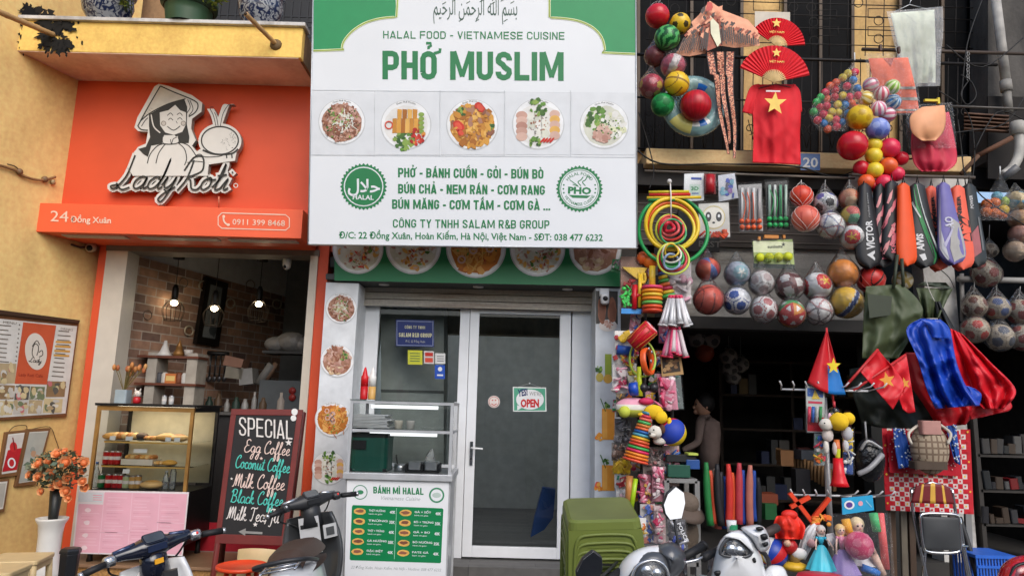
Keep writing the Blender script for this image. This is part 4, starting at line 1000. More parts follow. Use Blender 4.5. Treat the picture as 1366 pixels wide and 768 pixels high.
# white outline behind the lettering, thick as the board
def letter_strokes():
 out=[];x=0
 for ch in 'Lady Roti':
  wch,ps=HAND[ch]
  if ch==' ':wch=.1
  for p_ in ps:out.append([(x+a+.42*e,e)for a,e in p_])
  x+=wch
 return out,x
ls,lw_=letter_strokes();sx_=152/lw_
def lpix(p_):return[(150+a*sx_,251+a*sx_*.018-e*16.5*(1.25 if e>1.6 else 1))for a,e in p_]
for k,p_ in enumerate(ls):
 P_=smooth(lpix(p_),3)
 for i in range(len(P_)-1):
  a,e=P_[i],P_[i+1];
  if(e-a).length<.3:continue
  t=(e-a).normalized()*4.2;n_=V((-t.y,t.x))
  b.poly(LP,[tuple(a-t*.5+n_),tuple(e+t*.5+n_),tuple(e+t*.5-n_),tuple(a-t*.5-n_)],LW,-.012+k*.0004+(i%9)*.00004,.045,c(150,146,138))
b.build('board',logo)
b=B()
def L_(pts,wd,m=LK,off=.002,sm=4):b.stroke(LP,q3(pts),wd,m,off,sm)
# hat
b.poly(LP,q3([(295,55),(420,108),(330,135),(260,170),(200,205),(235,140)]),LH,.0016)
L_([(293,52),(250,125),(195,225),(190,240),(205,255),(235,258)],1.6);L_([(293,52),(350,78),(450,120),(468,145),(455,175),(425,195)],1.6)
L_([(200,215),(250,175),(330,135),(410,112)],1.5);L_([(205,240),(220,215),(235,200)],1.0);L_([(425,190),(445,160),(430,118)],1.0);L_([(415,180),(432,150),(420,115)],1.0)
for k in range(5):L_([(215+8*k,190-9*k),(225+8*k,196-9*k)],.5,c(150,146,136))
# hair: a dark mass with the face on it
b.poly(LP,q3([(240,185),(300,150),(360,125),(405,115),(418,150),(416,230),(428,290),(425,318),(380,318),(360,280),(310,280),(300,320),(250,330),(235,382),(215,370),(190,345),(225,335),(245,290),(240,240)]),LK,.0022)
b.poly(LP,q3([(290,175),(330,165),(362,140),(385,165),(412,175),(412,230),(395,265),(355,280),(315,268),(292,235)]),LW,.003)
L_([(325,190),(340,178),(352,190)],1.0,LK,.004);L_([(370,186),(384,178),(396,190)],1.0,LK,.004);L_([(330,210),(340,202),(352,212)],1.0,LK,.004);L_([(372,208),(384,200),(395,210)],1.0,LK,.004)
L_([(325,240),(355,258),(385,238)],1.2,LK,.004);L_([(366,215),(372,226)],.8,LK,.004)
for x in(308,400):b.ring(LP,130+x/3.49,100+226/3.49,2.6,3.4,c(120,112,100),.004,16);b.disc(LP,130+x/3.49,100+226/3.49,2.6,2.6,c(206,198,188),.0045,12)
L_([(250,185),(262,240),(292,270)],1.6,LW,.004)
# collar and dress
b.poly(LP,q3([(303,290),(325,285),(345,292),(375,285),(380,315),(345,322),(305,318)]),LW,.003)
L_([(303,290),(306,318),(345,322),(378,314),(375,288)],1.1,LK,.004);L_([(340,300),(345,322),(352,300),(370,290)],1.0,LK,.004)
L_([(232,412),(245,370),(280,330),(318,318)],1.3);L_([(272,412),(285,365),(315,322)],1.2);L_([(375,316),(405,345),(415,390),(405,420)],1.2);L_([(380,312),(425,330),(460,378)],1.3)
L_([(440,400),(460,375),(480,370),(500,382),(560,380),(590,372)],1.1);L_([(418,408),(450,402),(490,405)],1.1)
# coconut bun and steam
b.stroke(LP,[(293.3+24.6*math.cos(t),187.5+18.5*math.sin(t))for t in[k*6.2832/40 for k in range(41)]],1.8,LK,.002);b.stroke(LP,q3([(490,350),(540,368),(620,368),(655,345)]),2.4,LK,.0026,4)
for k in range(44):
 a=random.uniform(-.9,1.2);r_=78*random.random()**.5
 b.disc(LP,130+(570+r_*math.cos(a))/3.49,100+(308+r_*.7*math.sin(a))/3.49,.5,.5,c(110,108,100),.0024,5)
for x in(600,625):L_([(x,368),(x+2,388)],1.6)
for pts in([(552,240),(540,190),(524,155),(540,150)],[(562,240),(555,200),(545,175)],[(572,238),(585,180),(610,140),(622,142)]):L_(pts,.9)
for k,p_ in enumerate(ls):b.stroke(LP,lpix(p_),2.3,LK,.003+k*.0002,4)
b.ring(LP,314.5,247.5,2.2,3.2,LW,.002,16)
b.build('print',logo)
b=B();b.tube([LP(292,262,-.02),CAN(292,278,-.15)],.008,c(206,120,90));b.build('support_rod',logo)
# ---- side wall things
WP=WALL
def wallframe(name,outer,inner,mf,label,cat,draw):
 t=thing(name,label,cat,WP(*outer[2]));b=B();b.poly(WP,outer,mf,.03,.03);b.build('frame',t,bevel=.003)
 b=B();b.poly(WP,inner,c(226,222,214,.35),.032);draw(b);b.build('picture',t);return t
def menu(b):
 O_=c(206,92,56,.45,var=.08);PW=c(226,216,202,.5,var=.05)
 b.poly(WP,[(31,429.5),(75,434),(62.5,512.5),(19.5,511.5)],O_,.034)
 pts=[(48+14.6*math.cos(t)+1.5*math.sin(t),468.6+24.5*math.sin(t))for t in[k*.1963 for k in range(32)]]
 b.poly(WP,pts,PW,.035)
 for st in([(47,458),(44,463),(43,472),(46,478)],[(47,458),(51,461),(51,468),(49,474)],[(52,470),(56,467),(57,473),(52,476)],[(43,462),(49,454),(53,460)]):b.stroke(WP,st,1.2,c(90,84,76),.036,3)
 b.hand(WP,'Lady',39,482,55,484,3,.9,c(70,66,60),.036)
 b.text(WP,'Lady Roti Cafe',25,501,57,503,4,c(150,46,30),.036)
 for(x0,x1,y0,n,st)in((-6,26,433,9,.038),(76,100,441,11,.04)):
  for k in range(n):
   y=y0+6*k;xs=-k*.9 if x0>0 else-k*.6
   b.stroke(WP,[(x0+xs+(2 if x0>0 else 0),y),(x0+xs+(x1-x0)*random.uniform(.55,.8),y+(x1-x0)*.05)],1.3,c(120,108,94),.034)
   if x0>0 and k in(2,3,4,5):b.stroke(WP,[(x0+xs,y+2.6),(x1+xs-3,y+3.6)],2.6,c(214,160,70),.0335)
   if x0<0:b.disc(WP,x1+xs,y,1,1.2,c(110,100,90),.034,6)
 b.text(WP,'MENU',4,431,22,432.6,3,c(120,108,94),.034);b.text(WP,'DRINKS',81,439.5,97,441.5,3,c(120,108,94),.034)
 tiles=[(-6,22,484,511),(-6,20,513,532),(-6,18,534,553),(21,40,514,533),(19,38,534,552),(41,60,515,532),(39,57,533,551),(63,88,508,529),(59,84,531,550)]
 cs=[c(190,168,130),c(150,120,84),c(216,196,150),c(96,92,84),c(206,200,190),c(120,130,96)]
 for k,(x0,x1,y0,y1)in enumerate(tiles):
  b.poly(WP,[(x0,y0),(x1,y0+.8),(x1-2,y1),(x0-2,y1+.3)],cs[k%6],.034)
  for e in range(10):b.disc(WP,random.uniform(x0+2,x1-3),random.uniform(y0+3,y1-3),random.uniform(2,4.5),random.uniform(2,6),random.choice(cs+[c(206,120,120),c(226,220,206)]),.035+e*.0001,10,.2)
wallframe('menu_board',[(-9,416),(105.5,430),(89,555),(-9,561)],[(-9,424),(103,435),(87.5,551),(-9,557)],c(120,76,44,.5),'wide framed menu board with orange middle on the yellow side wall','menu board',menu)
b=B();b.poly(WP,[(-9,412),(107,427),(105.5,431),(-9,418)],c(70,46,30),.05,.05);b.build('rail',label='dark strip for the shade just above the cafe menu board',cat='rail')  # shade along the top of the board, put in as a dark strip
FRB=c(126,88,56,.45)
def red_cup(b):
 b.poly(WP,[(11,581),(32,578),(22.5,622),(3,625)],c(214,206,200),.034);b.poly(WP,[(10.5,600),(29,597),(22.5,626),(3,629)],c(190,30,40),.035)
 b.disc(WP,18,596,5,7,c(206,40,46),.036,14);b.disc(WP,15.5,617,5.5,7,WHITE,.037,18);b.disc(WP,15.5,617,3.4,5,c(196,40,46),.038,16);b.stroke(WP,[(17,583),(20,600)],1.5,c(120,30,30),.037)
wallframe('picture_frame',[(8,576),(36,573),(23,634),(-2,637)],[(11,579),(33,576.5),(22,629),(2,632)],FRB,'small framed picture of a red drink, leftmost on the side wall','picture',red_cup)
def pale_pic(b):
 b.poly(WP,[(39,577),(64,575.5),(46,640),(25,643)],c(176,176,168,.3),.034)
 for k in range(5):b.disc(WP,45+random.uniform(-5,6),600+k*5,3.4,4.5,random.choice([c(196,120,96),c(190,150,120),c(150,156,150)]),.035+k*.0002,12,.2)
wallframe('picture_frame',[(36.5,572),(68,570.5),(48,646),(20.5,649)],[(39.5,576),(64.5,574.5),(46,641),(25,644)],FRB,'framed faded picture with a hanging wire, right of the red drink picture','picture',pale_pic)
wallframe('picture_frame',[(-9,640),(13,638),(6,682),(-9,684)],[(-9,643),(10,641.5),(4,678),(-9,680)],FRB,'lowest framed picture, cut by the left edge under the red drink picture','picture',lambda b:b.poly(WP,[(-9,645),(8,644),(3,676),(-9,677)],c(190,186,176),.034))
b=B()
for p_ in([(12,575),(20,568),(34,567),(36,572)],[(42,572),(66,569),(74,585),(79,600)]):b.tube([WP(x,y,.02)for x,y in smooth([(a,e)for a,e in p_],4)],.003,c(60,50,40),5)
b.build('hanging_wire',label='thin wire loops over the two framed pictures',cat='wire')
b=B();b.tube([WP(p.x,p.y,.025)for p in smooth([(-6,219),(8,223),(22,228),(30,234),(44,239),(58,240),(74,236)],4)],.012,c(150,112,74),6)
b.tube([WP(p.x,p.y,.02)for p in smooth([(26,228),(20,222),(10,219)],4)],.006,c(90,70,52),5);b.tube([WP(70,240,.02),WP(71,246,.02)],.02,c(176,150,110),6)
for x in(26,60):p=WP(x,229+(x-26)*.3,.02);b.ball(p,.03,c(130,100,70),8,6)
b.build('cable',label='brown cable clipped along the upper yellow side wall',cat='cable')
# poles on the balcony
def bamboo(p,q,r,label):
 b=B();n=4;path=[];rr=[]
 for k in range(n*6+1):
  t=k/(n*6);path.append(p.lerp(q,t));rr.append(r*(1.12 if k%6==0 else 1.0))
 b.tube(path,rr,c(190,150,100,.5,var=.25),10);b.tube([q,q+(q-p).normalized()*.01],r*.72,c(60,44,30),8)
 b.build('bamboo_pole',label=label,cat='pole')
bamboo(BPL(72,47,.0),at(-14,11,5.3),.024,'bamboo pole from the mouldy balcony corner out of the left edge')
bamboo(BPL(369,60,.0),at(328,19,5.5),.020,'short bamboo flag holder at the right end of the balcony')
b=B();p=BPL(368,60);b.lathe([(.055,0),(.05,.012),(.03,.03)],p,c(120,96,64,.8),(0,-1,0),12);b.build('holder_patch',label='cracked mortar patch round the flag holder',cat='patch')
# pots
def glazed(name):
 m=bpy.data.materials.new(name);m.use_nodes=True;t=m.node_tree;p=t.nodes['Principled BSDF'];p.inputs['Roughness'].default_value=.15
 tc=t.nodes.new('ShaderNodeTexCoord');vo=t.nodes.new('ShaderNodeTexVoronoi');vo.inputs['Scale'].default_value=26;nz=t.nodes.new('ShaderNodeTexNoise');nz.inputs['Scale'].default_value=16;nz.inputs['Distortion'].default_value=2
 rp=t.nodes.new('ShaderNodeValToRGB');rp.color_ramp.elements[0].position=.46;rp.color_ramp.elements[1].position=.56
 rp.color_ramp.elements[0].color=(.015,.022,.06,1);rp.color_ramp.elements[1].color=(.28,.29,.31,1)
 t.links.new(tc.outputs['Object'],nz.inputs['Vector']);t.links.new(nz.outputs['Fac'],rp.inputs[0]);t.links.new(rp.outputs[0],p.inputs['Base Color']);return m
GLZ=glazed('blue_white_glaze')
cz=Z1_=at(240,33,BY).z+.036
def pot(px_,rpx,m,label,prof):
 X=xpix(px_,20,6.0);r=rpx*pxm(px_,10,6.0)
 t=thing('flower_pot',label,'pot',(X,6.02,cz));b=B();b.lathe([(r*a,h)for a,h in prof],(X,6.02,cz),m,n=28,caps=False);b.build('pot',t)
 b=B();b.lathe([(0.001,prof[-1][1]-.03),(r*prof[-1][0]*.98,prof[-1][1]-.03)],(X,6.02,cz),c(50,38,28,.95,bump=.5),n=20,caps=False);b.build('soil',t);return t,X,r
cer=[(.55,0),(.6,.01),(.9,.12),(1.0,.22),(.94,.30),(1.05,.33),(1.0,.34),(.9,.33)]
t1,x1_,r1_=pot(140,32,GLZ,'blue and white ceramic pot at the left of the balcony',cer)
t3,x3_,r3_=pot(346,29,GLZ,'blue and white ceramic pot behind the flag holder on the balcony',cer)
t2,x2_,r2_=pot(250,34,c(56,84,58,.4),'wide green plastic pot in the middle of the balcony',[(.78,0),(.84,.10),(.9,.20),(1.04,.20),(1.06,.26),(.98,.26),(.94,.2)])
def sprigs(parent,X,r,z,n,L,cols,seed,dr=(0,0)):
 random.seed(seed);b=B();bl=B()
 for k in range(n):
  a=random.random()*6.28;p=V((X+r*.6*math.cos(a),6.02+r*.5*math.sin(a),z));q=p+V((random.uniform(-.12,.12)+dr[0],random.uniform(-.12,.04)+dr[1],random.uniform(.3,1)*L))
  mid=p.lerp(q,.5)+V((0,0,.05));path=smooth([p,mid,q],4);b.tube(path,.004,c(80,92,44),5)
  for i in range(2,len(path)):
   for s_ in(-1,1):
    d_=V((random.uniform(-1,1),random.uniform(-1,.3),random.uniform(-.4,.6))).normalized();w_=d_.cross(V((0,0,1))).normalized();o_=path[i];l_=random.uniform(.03,.055)
    bl.add([o_,o_+d_*l_*.5+w_*l_*.35,o_+d_*l_,o_+d_*l_*.5-w_*l_*.35],[(0,1,2,3)],random.choice(cols))
 b.build('stems',parent);bl.build('leaves',parent)
LV=[c(150,170,60,.5),c(176,186,84,.5),c(104,136,48,.5)]
sprigs(t2,x2_+r2_*.7,r2_*.4,cz+.15,11,.10,LV,4,(.12,-.16));sprigs(t1,x1_+r1_*.8,r1_*.4,cz+.12,9,.14,LV,5,(.08,-.14));sprigs(t3,x3_,r3_,cz+.3,12,.3,LV,6)
# sensor under the canopy
sn=thing('outdoor_sensor','small beige sensor head under the left end of the orange canopy','camera',at(122,330,6.75))
p=at(123,329,6.75);b=B();b.tube([at(95,326,6.6),at(108,330,6.7),p],.01,c(90,60,46),6);b.build('arm',sn)
b=B();b.lathe([(.03,0),(.045,.02),(.045,.07),(.03,.085)],p+V((-.01,.03,0)),c(206,190,160,.4),(0.2,-1,-.3),14);b.build('head',sn)
b=B();b.lathe([(.028,.0),(.028,.006)],p+V((-.01,.03,0))+V((.2,-1,-.3)).normalized()*.084,BLACK,(.2,-1,-.3),12);b.build('lens',sn)
# ---- display case
DCY0,DCY1=6.30,6.86
dXL,dXR=xpix(122.5,600,DCY0),xpix(253.5,600,DCY0)
dZT,dZB=at(190,542,DCY0).z,.36
dZM=at(185,655,DCY0).z
dXM,dW,dYM,dD=(dXL+dXR)/2,dXR-dXL,(DCY0+DCY1)/2,DCY1-DCY0
case=thing('display_case','glass bakery display case with wood-edged front and pink menu below','display case',(dXM,dYM,.21))
GB=c(166,124,66,.4,.2,var=.3);BLK=c(24,22,22,.4)
b=B()
for x in(dXL+.014,dXR-.014):
 b.box((x,DCY0+.014,(dZM+dZT)/2),(.028,.028,dZT-dZM),GB);b.box((x,DCY1-.014,(dZM+dZT)/2),(.028,.028,dZT-dZM),BLK)
b.box((dXM,DCY0+.013,dZT-.02),(dW-.058,.026,.04),GB);
for x in(dXL+.013,dXR-.013):b.box((x,dYM,dZT-.02),(.026,dD-.06,.04),BLK)
b.build('frame',case)
b=B();b.box((dXM,dYM,dZT+.012),(dW+.03,dD+.03,.022),BLK);b.build('top',case,bevel=.003)
b=B();b.box((dXM,dYM,(dZB+dZM)/2),(dW,dD,dZM-dZB),BLK);b.build('base_cabinet',case)
for x in(dXL+.06,dXR-.06):
 for y in(DCY0+.06,DCY1-.06):b=B();b.lathe([(.03,0),(.022,.05),(.022,dZB-.205)],(x,y,.205),BLK,n=10);b.build('foot',case)
sh=[at(190,yy,DCY0+.1).z for yy in(589,621.5)]
for z in sh:
 b=B();b.box((dXM,dYM+.03,z),(dW-.07,dD-.16,.008),GLASS);b.box((dXM,DCY0+.11,z-.008),(dW-.08,.012,.014),c(214,170,90,.4));b.build('shelf',case)
b=B();b.add([(dXL+.028,DCY0+.01,dZM),(dXR-.028,DCY0+.01,dZM),(dXR-.028,DCY0+.01,dZT-.04),(dXL+.028,DCY0+.01,dZT-.04)],[(0,1,2,3)],GLASS)
for x in(dXL+.01,dXR-.01):b.add([(x,DCY0+.03,dZM),(x,DCY1-.03,dZM),(x,DCY1-.03,dZT-.04),(x,DCY0+.03,dZT-.04)],[(0,1,2,3)],GLASS)
b.build('glass',case)
b=B();b.box((dXM,DCY1-.004,(dZM+dZT)/2),(dW-.06,.008,dZT-dZM-.05),c(222,214,190,.4));b.build('back_panel',case)
b=B();b.box((dXM,dYM,dZT-.006),(dW*.86,.22,.008),emit(255,238,206,5));b.build('lamp',case)  # unseen glowing strip, added to brighten the inside of the case
PK=c(240,182,198,.4,var=.05);PNKP=Plane(at(180,700,DCY0-.03),(0,-1,0))
b=B();b.poly(PNKP,[(105,653),(252,656),(243.5,741),(96,737.6)],c(238,230,232,.4,var=.03),0,.006)
b.poly(PNKP,[(140,656),(250,658.5),(242,739),(98,736),(105,671.5),(138,672.5)],PK,.0012);b.poly(PNKP,[(106,656),(138,657),(136.5,669.5),(104,668.5)],c(222,224,230,.4),.0012)
PL2=c(246,200,213,.4,var=.03)
for(x0,x1)in((139.5,131.5),(176.5,170),(213.5,207.5)):b.stroke(PNKP,[(x0,657),(x1,738)],1.2,PL2,.002)
b.stroke(PNKP,[(134,709.5),(170,710.5)],1.1,PL2,.002);b.stroke(PNKP,[(171,706),(247,694)],.01,PL2,.002);b.stroke(PNKP,[(209,696),(247,697.5)],1.1,PL2,.002);b.stroke(PNKP,[(172,707),(208,708)],1.1,PL2,.002)
for col in range(4):
 for k in range(17):
  y=663+k*4.2;xs=(0.105*(y-655));x0=(110,143,179,216)[col]-xs
  if col==0 and k<4:continue
  if col==0 and k%4==0:b.disc(PNKP,x0+10,y,4,3,c(250,226,232),.002,12,.15);continue
  b.stroke(PNKP,[(x0+random.uniform(0,3),y),(x0+random.uniform(15,28),y+.5)],1.0,random.choice([PL2,c(234,170,187,.4)]),.002)
for k in range(3):b.stroke(PNKP,[(124,660+3*k),(136,660.4+3*k)],1.2,c(236,168,184),.002)
b.build('pink_menu',case)
# goods in the case
def pxz(px_,Y,z):return V((xpix(px_,at_y(px_,Y,z),Y),Y,z))
def at_y(px_,Y,z):
 lo,hi=-200,1000
 for _ in range(30):
  m_=(lo+hi)/2
  if at(px_,m_,Y).z>z:lo=m_
  else:hi=m_
 return lo
def can(px_,Y,z,m,label,h=.115,r=.03,g=None):
 o_=pxz(px_,Y,z);b=B();b.lathe([(r*.8,0),(r,.008),(r,h-.012)],o_,m,n=14,caps=False)
 b.lathe([(r,h-.012),(r*.82,h)],o_,STEEL,n=14);b.lathe([(r*1.01,h*.35),(r*1.01,h*.6)],o_,c(230,222,216),n=14,caps=False)
 b.build('drink_can',label=label,cat='can',group=g)
z1,z2,z3=sh[0]+.006,sh[1]+.006,dZM+.004
RC=c(190,30,34,.3);Yc=DCY0+.17
for i,x in enumerate((141,149,156)):can(x,Yc,z2,RC,('leftmost','second','third')[i]+' red can on the middle shelf of the display case',g='red cans in the display case')
for i,x in enumerate((144,153,160)):can(x,Yc,z3,RC,('left','middle','right')[i]+' red can in the bottom row of the display case',.12,g='red cans in the display case')
can(134,Yc,z3,c(30,120,66,.3),'green can left of the red cans in the bottom row',.12);can(167,Yc,z3,c(190,200,150,.3),'pale green can right of the bottom red cans',.11);can(176,Yc,z3,c(206,160,90,.3),'amber jar right of the pale green can',.11);can(183,Yc,z3,c(196,150,80,.3),'second amber jar beside the loaf in the bottom row',.115)
def bottle(px_,Y,z,m,label,h=.2,r=.028,cap=WHITE):
 o_=pxz(px_,Y,z);b=B();b.lathe([(r*.9,0),(r,.01),(r,h*.6),(r*.4,h*.82),(r*.38,h*.92)],o_,m,n=14);o=b.build('bottle',label=label,cat='bottle')
 b=B();b.lathe([(r*.45,h*.92),(r*.45,h)],o_,cap,n=10);b.build('cap',o)
CLB=film('clear_bottle',(.86,.92,.95),.12,.05)
bottle(229,Yc,z3,CLB,'tall clear water bottle at the right of the bottom row',.24,cap=c(60,120,190));bottle(126,Yc,z3,CLB,'clear water bottle in the bottom left corner of the case',.22,cap=c(60,120,190))
bottle(220,Yc,z3,CLB,'small clear bottle left of the tall water bottle',.16)
random.seed(8)
def pastry(px_,Y,z,s,cols,label,kind=0):
 o_=pxz(px_,Y,z);b=B();s*=1.3
 if kind==0:b.ball(o_+V((0,0,s*.38)),s,cols[0],14,8,None,(1.15,.9,.42));b.ball(o_+V((0,0,s*.6)),s*.7,cols[1],12,6,None,(1.15,.9,.36))
 else:
  for k in range(5):b.ball(o_+V(((k-2)*s*.42,0,s*.35)),s*.42,cols[k%2],10,6,None,(.8,1.5,.8))
 b.build('pastry',label=label,cat='pastry',group='pastries in the display case')
PC=[c(226,170,90,.4),c(238,194,126,.4),c(200,130,64,.4)]
for k,(x,s,kd)in enumerate(((150,.06,0),(168,.08,1),(203,.05,1),(222,.065,0),(238,.06,0))):
 pastry(x,Yc+.02,z1,s,[PC[k%3],PC[(k+1)%3]],('round bun at the left of the top case shelf','twisted loaf next to the left bun on the top shelf','ring of rolls behind the dark plate on the top shelf','flat golden bun right of the middle on the top shelf','golden bun in the right corner of the top shelf')[k],kd)
o_=pxz(188,Yc+.03,z1);b=B();b.lathe([(.02,0),(.075,.014),(.08,.02),(.07,.018)],o_,c(60,60,62,.2),n=20);b.ball(o_+V((0,0,.04)),.06,c(90,70,60),14,8,None,(1,1,.5));b.build('cake_plate',label='dark cake on a black plate, middle of the top case shelf',cat='cake')
o_=pxz(188,Yc+.03,z2);b=B();b.box(o_+V((0,0,.025)),(.28,.16,.05),c(226,216,196,.4));o=b.build('pastry_box',label='cream tray of sliced loaf on the middle case shelf',cat='tray')
b=B()
for k in range(6):b.ball(o_+V((-.11+.044*k,0,.065)),.034,PC[k%3],10,6,None,(.8,1.9,.7))
b.build('loaf',o)
pastry(162,Yc+.06,z2,.04,[c(230,150,50),c(240,170,70)],'orange bun behind the red cans on the middle shelf');pastry(226,Yc,z2,.045,[c(230,170,70),c(240,190,90)],'yellow bun at the right of the middle shelf');pastry(212,Yc,z2,.045,[PC[0],PC[1]],'brown roll right of the cream tray on the middle shelf',1);pastry(202,Yc,z3,.07,[PC[1],PC[0]],'round loaf in the bottom row of the case')
for k,(x,zz,w_)in enumerate(((150,z1,.05),(172,z1,.06),(224,z1,.05),(236,z1,.05),(187,z2+.1,.12),(168,z3+.13,.06))):
 o_=pxz(x,DCY0+.11 if zz<z2+.05 or zz==z1 else Yc,zz);b=B();b.box(o_+V((0,0,.02)),(w_,.004,.036),c(236,236,232),Matrix.Rotation(R(-12),3,'X'));b.stroke(FP(o_.y-.006),[(x-3,0),(x-2,0)],.01,BLACK)
 b=B();b.box(o_+V((0,0,.02)),(w_,.004,.036),c(236,236,232),Matrix.Rotation(R(-12),3,'X'))
 b.build('price_card',label=('white price card before the left bun on the top shelf','wider white price card before the twisted loaf','left of two white price cards at the right of the top shelf','right of two white price cards at the right of the top shelf','wide white card standing over the cream tray','white card standing above the pale green can')[k],cat='card')
# on top of the case
zt=dZT+.024
o_=pxz(163,DCY0+.2,zt)
fp_=thing('flower_glass','square glass pot of dried orange tulips on the display case','flower pot',o_)
b=B();b.rbox(o_+V((0,0,.06)),(.11,.11,.12),.015,c(170,184,190,.15));b.build('pot',fp_)
random.seed(21);b=B();bl=B()
for k in range(13):
 a=random.random()*6.28;tip=o_+V((random.uniform(-.10,.15),random.uniform(-.08,.08),random.uniform(.26,.36)));b.tube(smooth([o_+V((0,0,.1)),o_.lerp(tip,.6)+V((0,0,.06)),tip],3),.003,c(120,104,50),5)
 bl.ball(tip,.022,random.choice([c(196,130,70),c(180,104,60),c(206,150,90)]),8,6,None,(.8,.8,1.3))
b.build('stems',fp_);bl.build('blossoms',fp_)
o_=pxz(182,DCY0+.16,zt)
fg=thing('cat_figurine','small white cat figurine with red base on the display case','figurine',o_)
b=B();b.lathe([(.028,0),(.034,.015),(.032,.05),(.02,.06)],o_,c(190,30,40,.35),n=14);b.build('base',fg)
b=B();b.ball(o_+V((0,0,.085)),.032,c(236,226,214,.35),14,10);
for s_ in(-1,1):b.lathe([(.012,0),(.001,.03)],o_+V((s_*.018,0,.108)),c(236,226,214,.35),(s_*.3,0,1),8);b.ball(o_+V((s_*.011,-.03,.09)),.004,BLACK,6,5)
b.ball(o_+V((0,-.03,.078)),.004,c(200,80,80),6,5);b.build('head',fg)
for(x,lb)in((218.5,'left of two white salt jars on the display case'),(228,'right of two white salt jars on the display case')):can(x,DCY0+.22,zt,c(206,206,202,.3),lb,.08,.022)
# ---- chalkboard
ABP=Plane(at(345,640,5.95),(0.05,-math.cos(R(9)),math.sin(R(9))))
ab=thing('chalkboard','red-framed A-board with chalk list of special coffees','chalkboard',ABP(340,760))
AR=c(116,40,34,.5,var=.2)
TLa,TRa,BRa,BLa=(308.5,545),(404,546),(381,727.5),(286,724)
def bl_(u,v):
 a=V(TLa).lerp(V(TRa),u);e=V(BLa).lerp(V(BRa),u);p=a.lerp(e,v);return(p.x,p.y)
b=B();b.poly(ABP,[bl_(.03,.02),bl_(.97,.02),bl_(.97,.98),bl_(.03,.98)],c(34,33,34,.7,var=.35,scale=4),-.006,.012);b.build('board',ab)
b=B()
b.poly(ABP,[bl_(0,0),bl_(1,0),bl_(1,.045),bl_(0,.045)],AR,.0,.03);b.build('rail',ab,bevel=.003);b=B();b.poly(ABP,[bl_(.0,.93),bl_(1,.93),bl_(1,1),bl_(0,1)],AR,.0,.03);b.build('rail',ab,bevel=.003)
for(u0,u1)in((0,.075),(.925,1)):
 b=B();b.poly(ABP,[bl_(u0,.045),bl_(u1,.045),bl_(u1,.93),bl_(u0,.93)],AR,.0,.03);p,q=ABP(*bl_((u0+u1)/2,1)),ABP(*bl_((u0+u1)/2,1.45))
 q=V((q.x,q.y,.12));b.tube([p+V((0,.012,0)),q],.024,AR,4);b.build('leg',ab,bevel=.003)
for(u0,u1)in((0,.075),(.925,1)):
 p=ABP(*bl_((u0+u1)/2,.02))+V((.02,.03,0));q=V((p.x-.16 if u0>.5 else p.x-.14,p.y+.30,.12));b=B();b.tube([p,q],.026,c(84,28,26,.5),4);b.build('rear_leg',ab)
b=B();CW=c(232,226,220,.9,var=.25,scale=60);CT=c(90,206,190,.9,var=.25,scale=60);CPk=c(238,212,200,.9,var=.25,scale=60)
b.heavy(ABP,'SPECIAL',319,580.5,390,586,25,CW,.001,w=.5,t=.10,gap=.12)
b.hand(ABP,'Egg Coffee',325,602,386,607.5,8.6,1.25,CPk,.001);b.hand(ABP,'Coconut Coffee',313,623,386,630.5,8.6,1.25,CT,.001);b.hand(ABP,'Milk Coffee',310,649,379,653.5,9.5,1.25,CPk,.001)
b.hand(ABP,'Black Coffee',307,669,377,675,8.8,1.25,CT,.001);b.hand(ABP,'Milk Tea/Ju',302,692,372,697,9.2,1.25,CW,.001)
def star(cx,cy,r):return[(cx+(r if k%2==0 else r*.42)*math.sin(k*math.pi/5),cy-(r if k%2==0 else r*.42)*math.cos(k*math.pi/5))for k in range(10)]
b.poly(ABP,star(385,590,5),CW,.001);b.poly(ABP,star(340.5,699,3.6),CW,.001);b.poly(ABP,star(348.5,611,2.6),CPk,.001);b.poly(ABP,star(309,638,2),CW,.001)
CG=c(150,148,144,.9);b.stroke(ABP,[(322,709),(350,710.5)],3.2,CG,.001);b.poly(ABP,[(318,708.5),(328,704),(327,714)],CG,.0012)
b.build('chalk_writing',ab)
for k,(x,y,r)in enumerate(((393,549,4.3),(391.5,557.5,3.8))):b=B();b.disc(ABP,x,y,r,r*1.05,c(236,234,230),.003,16,.05,0,.002);b.build('paper_tag',label=('upper' if k==0 else 'lower')+' round white paper tag on the corner of the chalkboard',cat='tag')
# ---- bouquet and vase
VY=5.95;vx=xpix(70,690,VY);vz=at(71,690,VY).z;u=pxm(71,700,VY)
b=B();h=vz-.12
b.lathe([(14*u,0),(17.5*u,.02),(18*u,h*.18),(15*u,h*.3),(13.6*u,h*.5),(14*u,h*.75),(15.6*u,h*.9),(19*u,h*.97),(19.4*u,h),(17*u,h),(14*u,h*.94),(12.5*u,h*.8)],(vx,VY,.12),c(226,224,218,.3,var=.05),n=32,caps=False)
b.build('floor_vase',label='tall white ceramic floor vase beside the orange pillar',cat='vase')
bq=thing('rose_bouquet','bouquet of salmon roses in a black liner standing in the white vase','bouquet',(vx,VY,vz-.2))
b=B();zp=at(76,645,VY).z;b.lathe([(5*u,-.12),(6*u,0),(8.5*u,zp-vz)],(vx+.005,VY,vz),c(34,36,34,.4),n=14);b.build('liner',bq)
random.seed(31)
bcx,bcy=77,622
b=B();LF=[c(66,84,62,.5),c(84,104,84,.5),c(54,70,52,.5),c(110,118,92,.5),c(150,112,76,.6)]
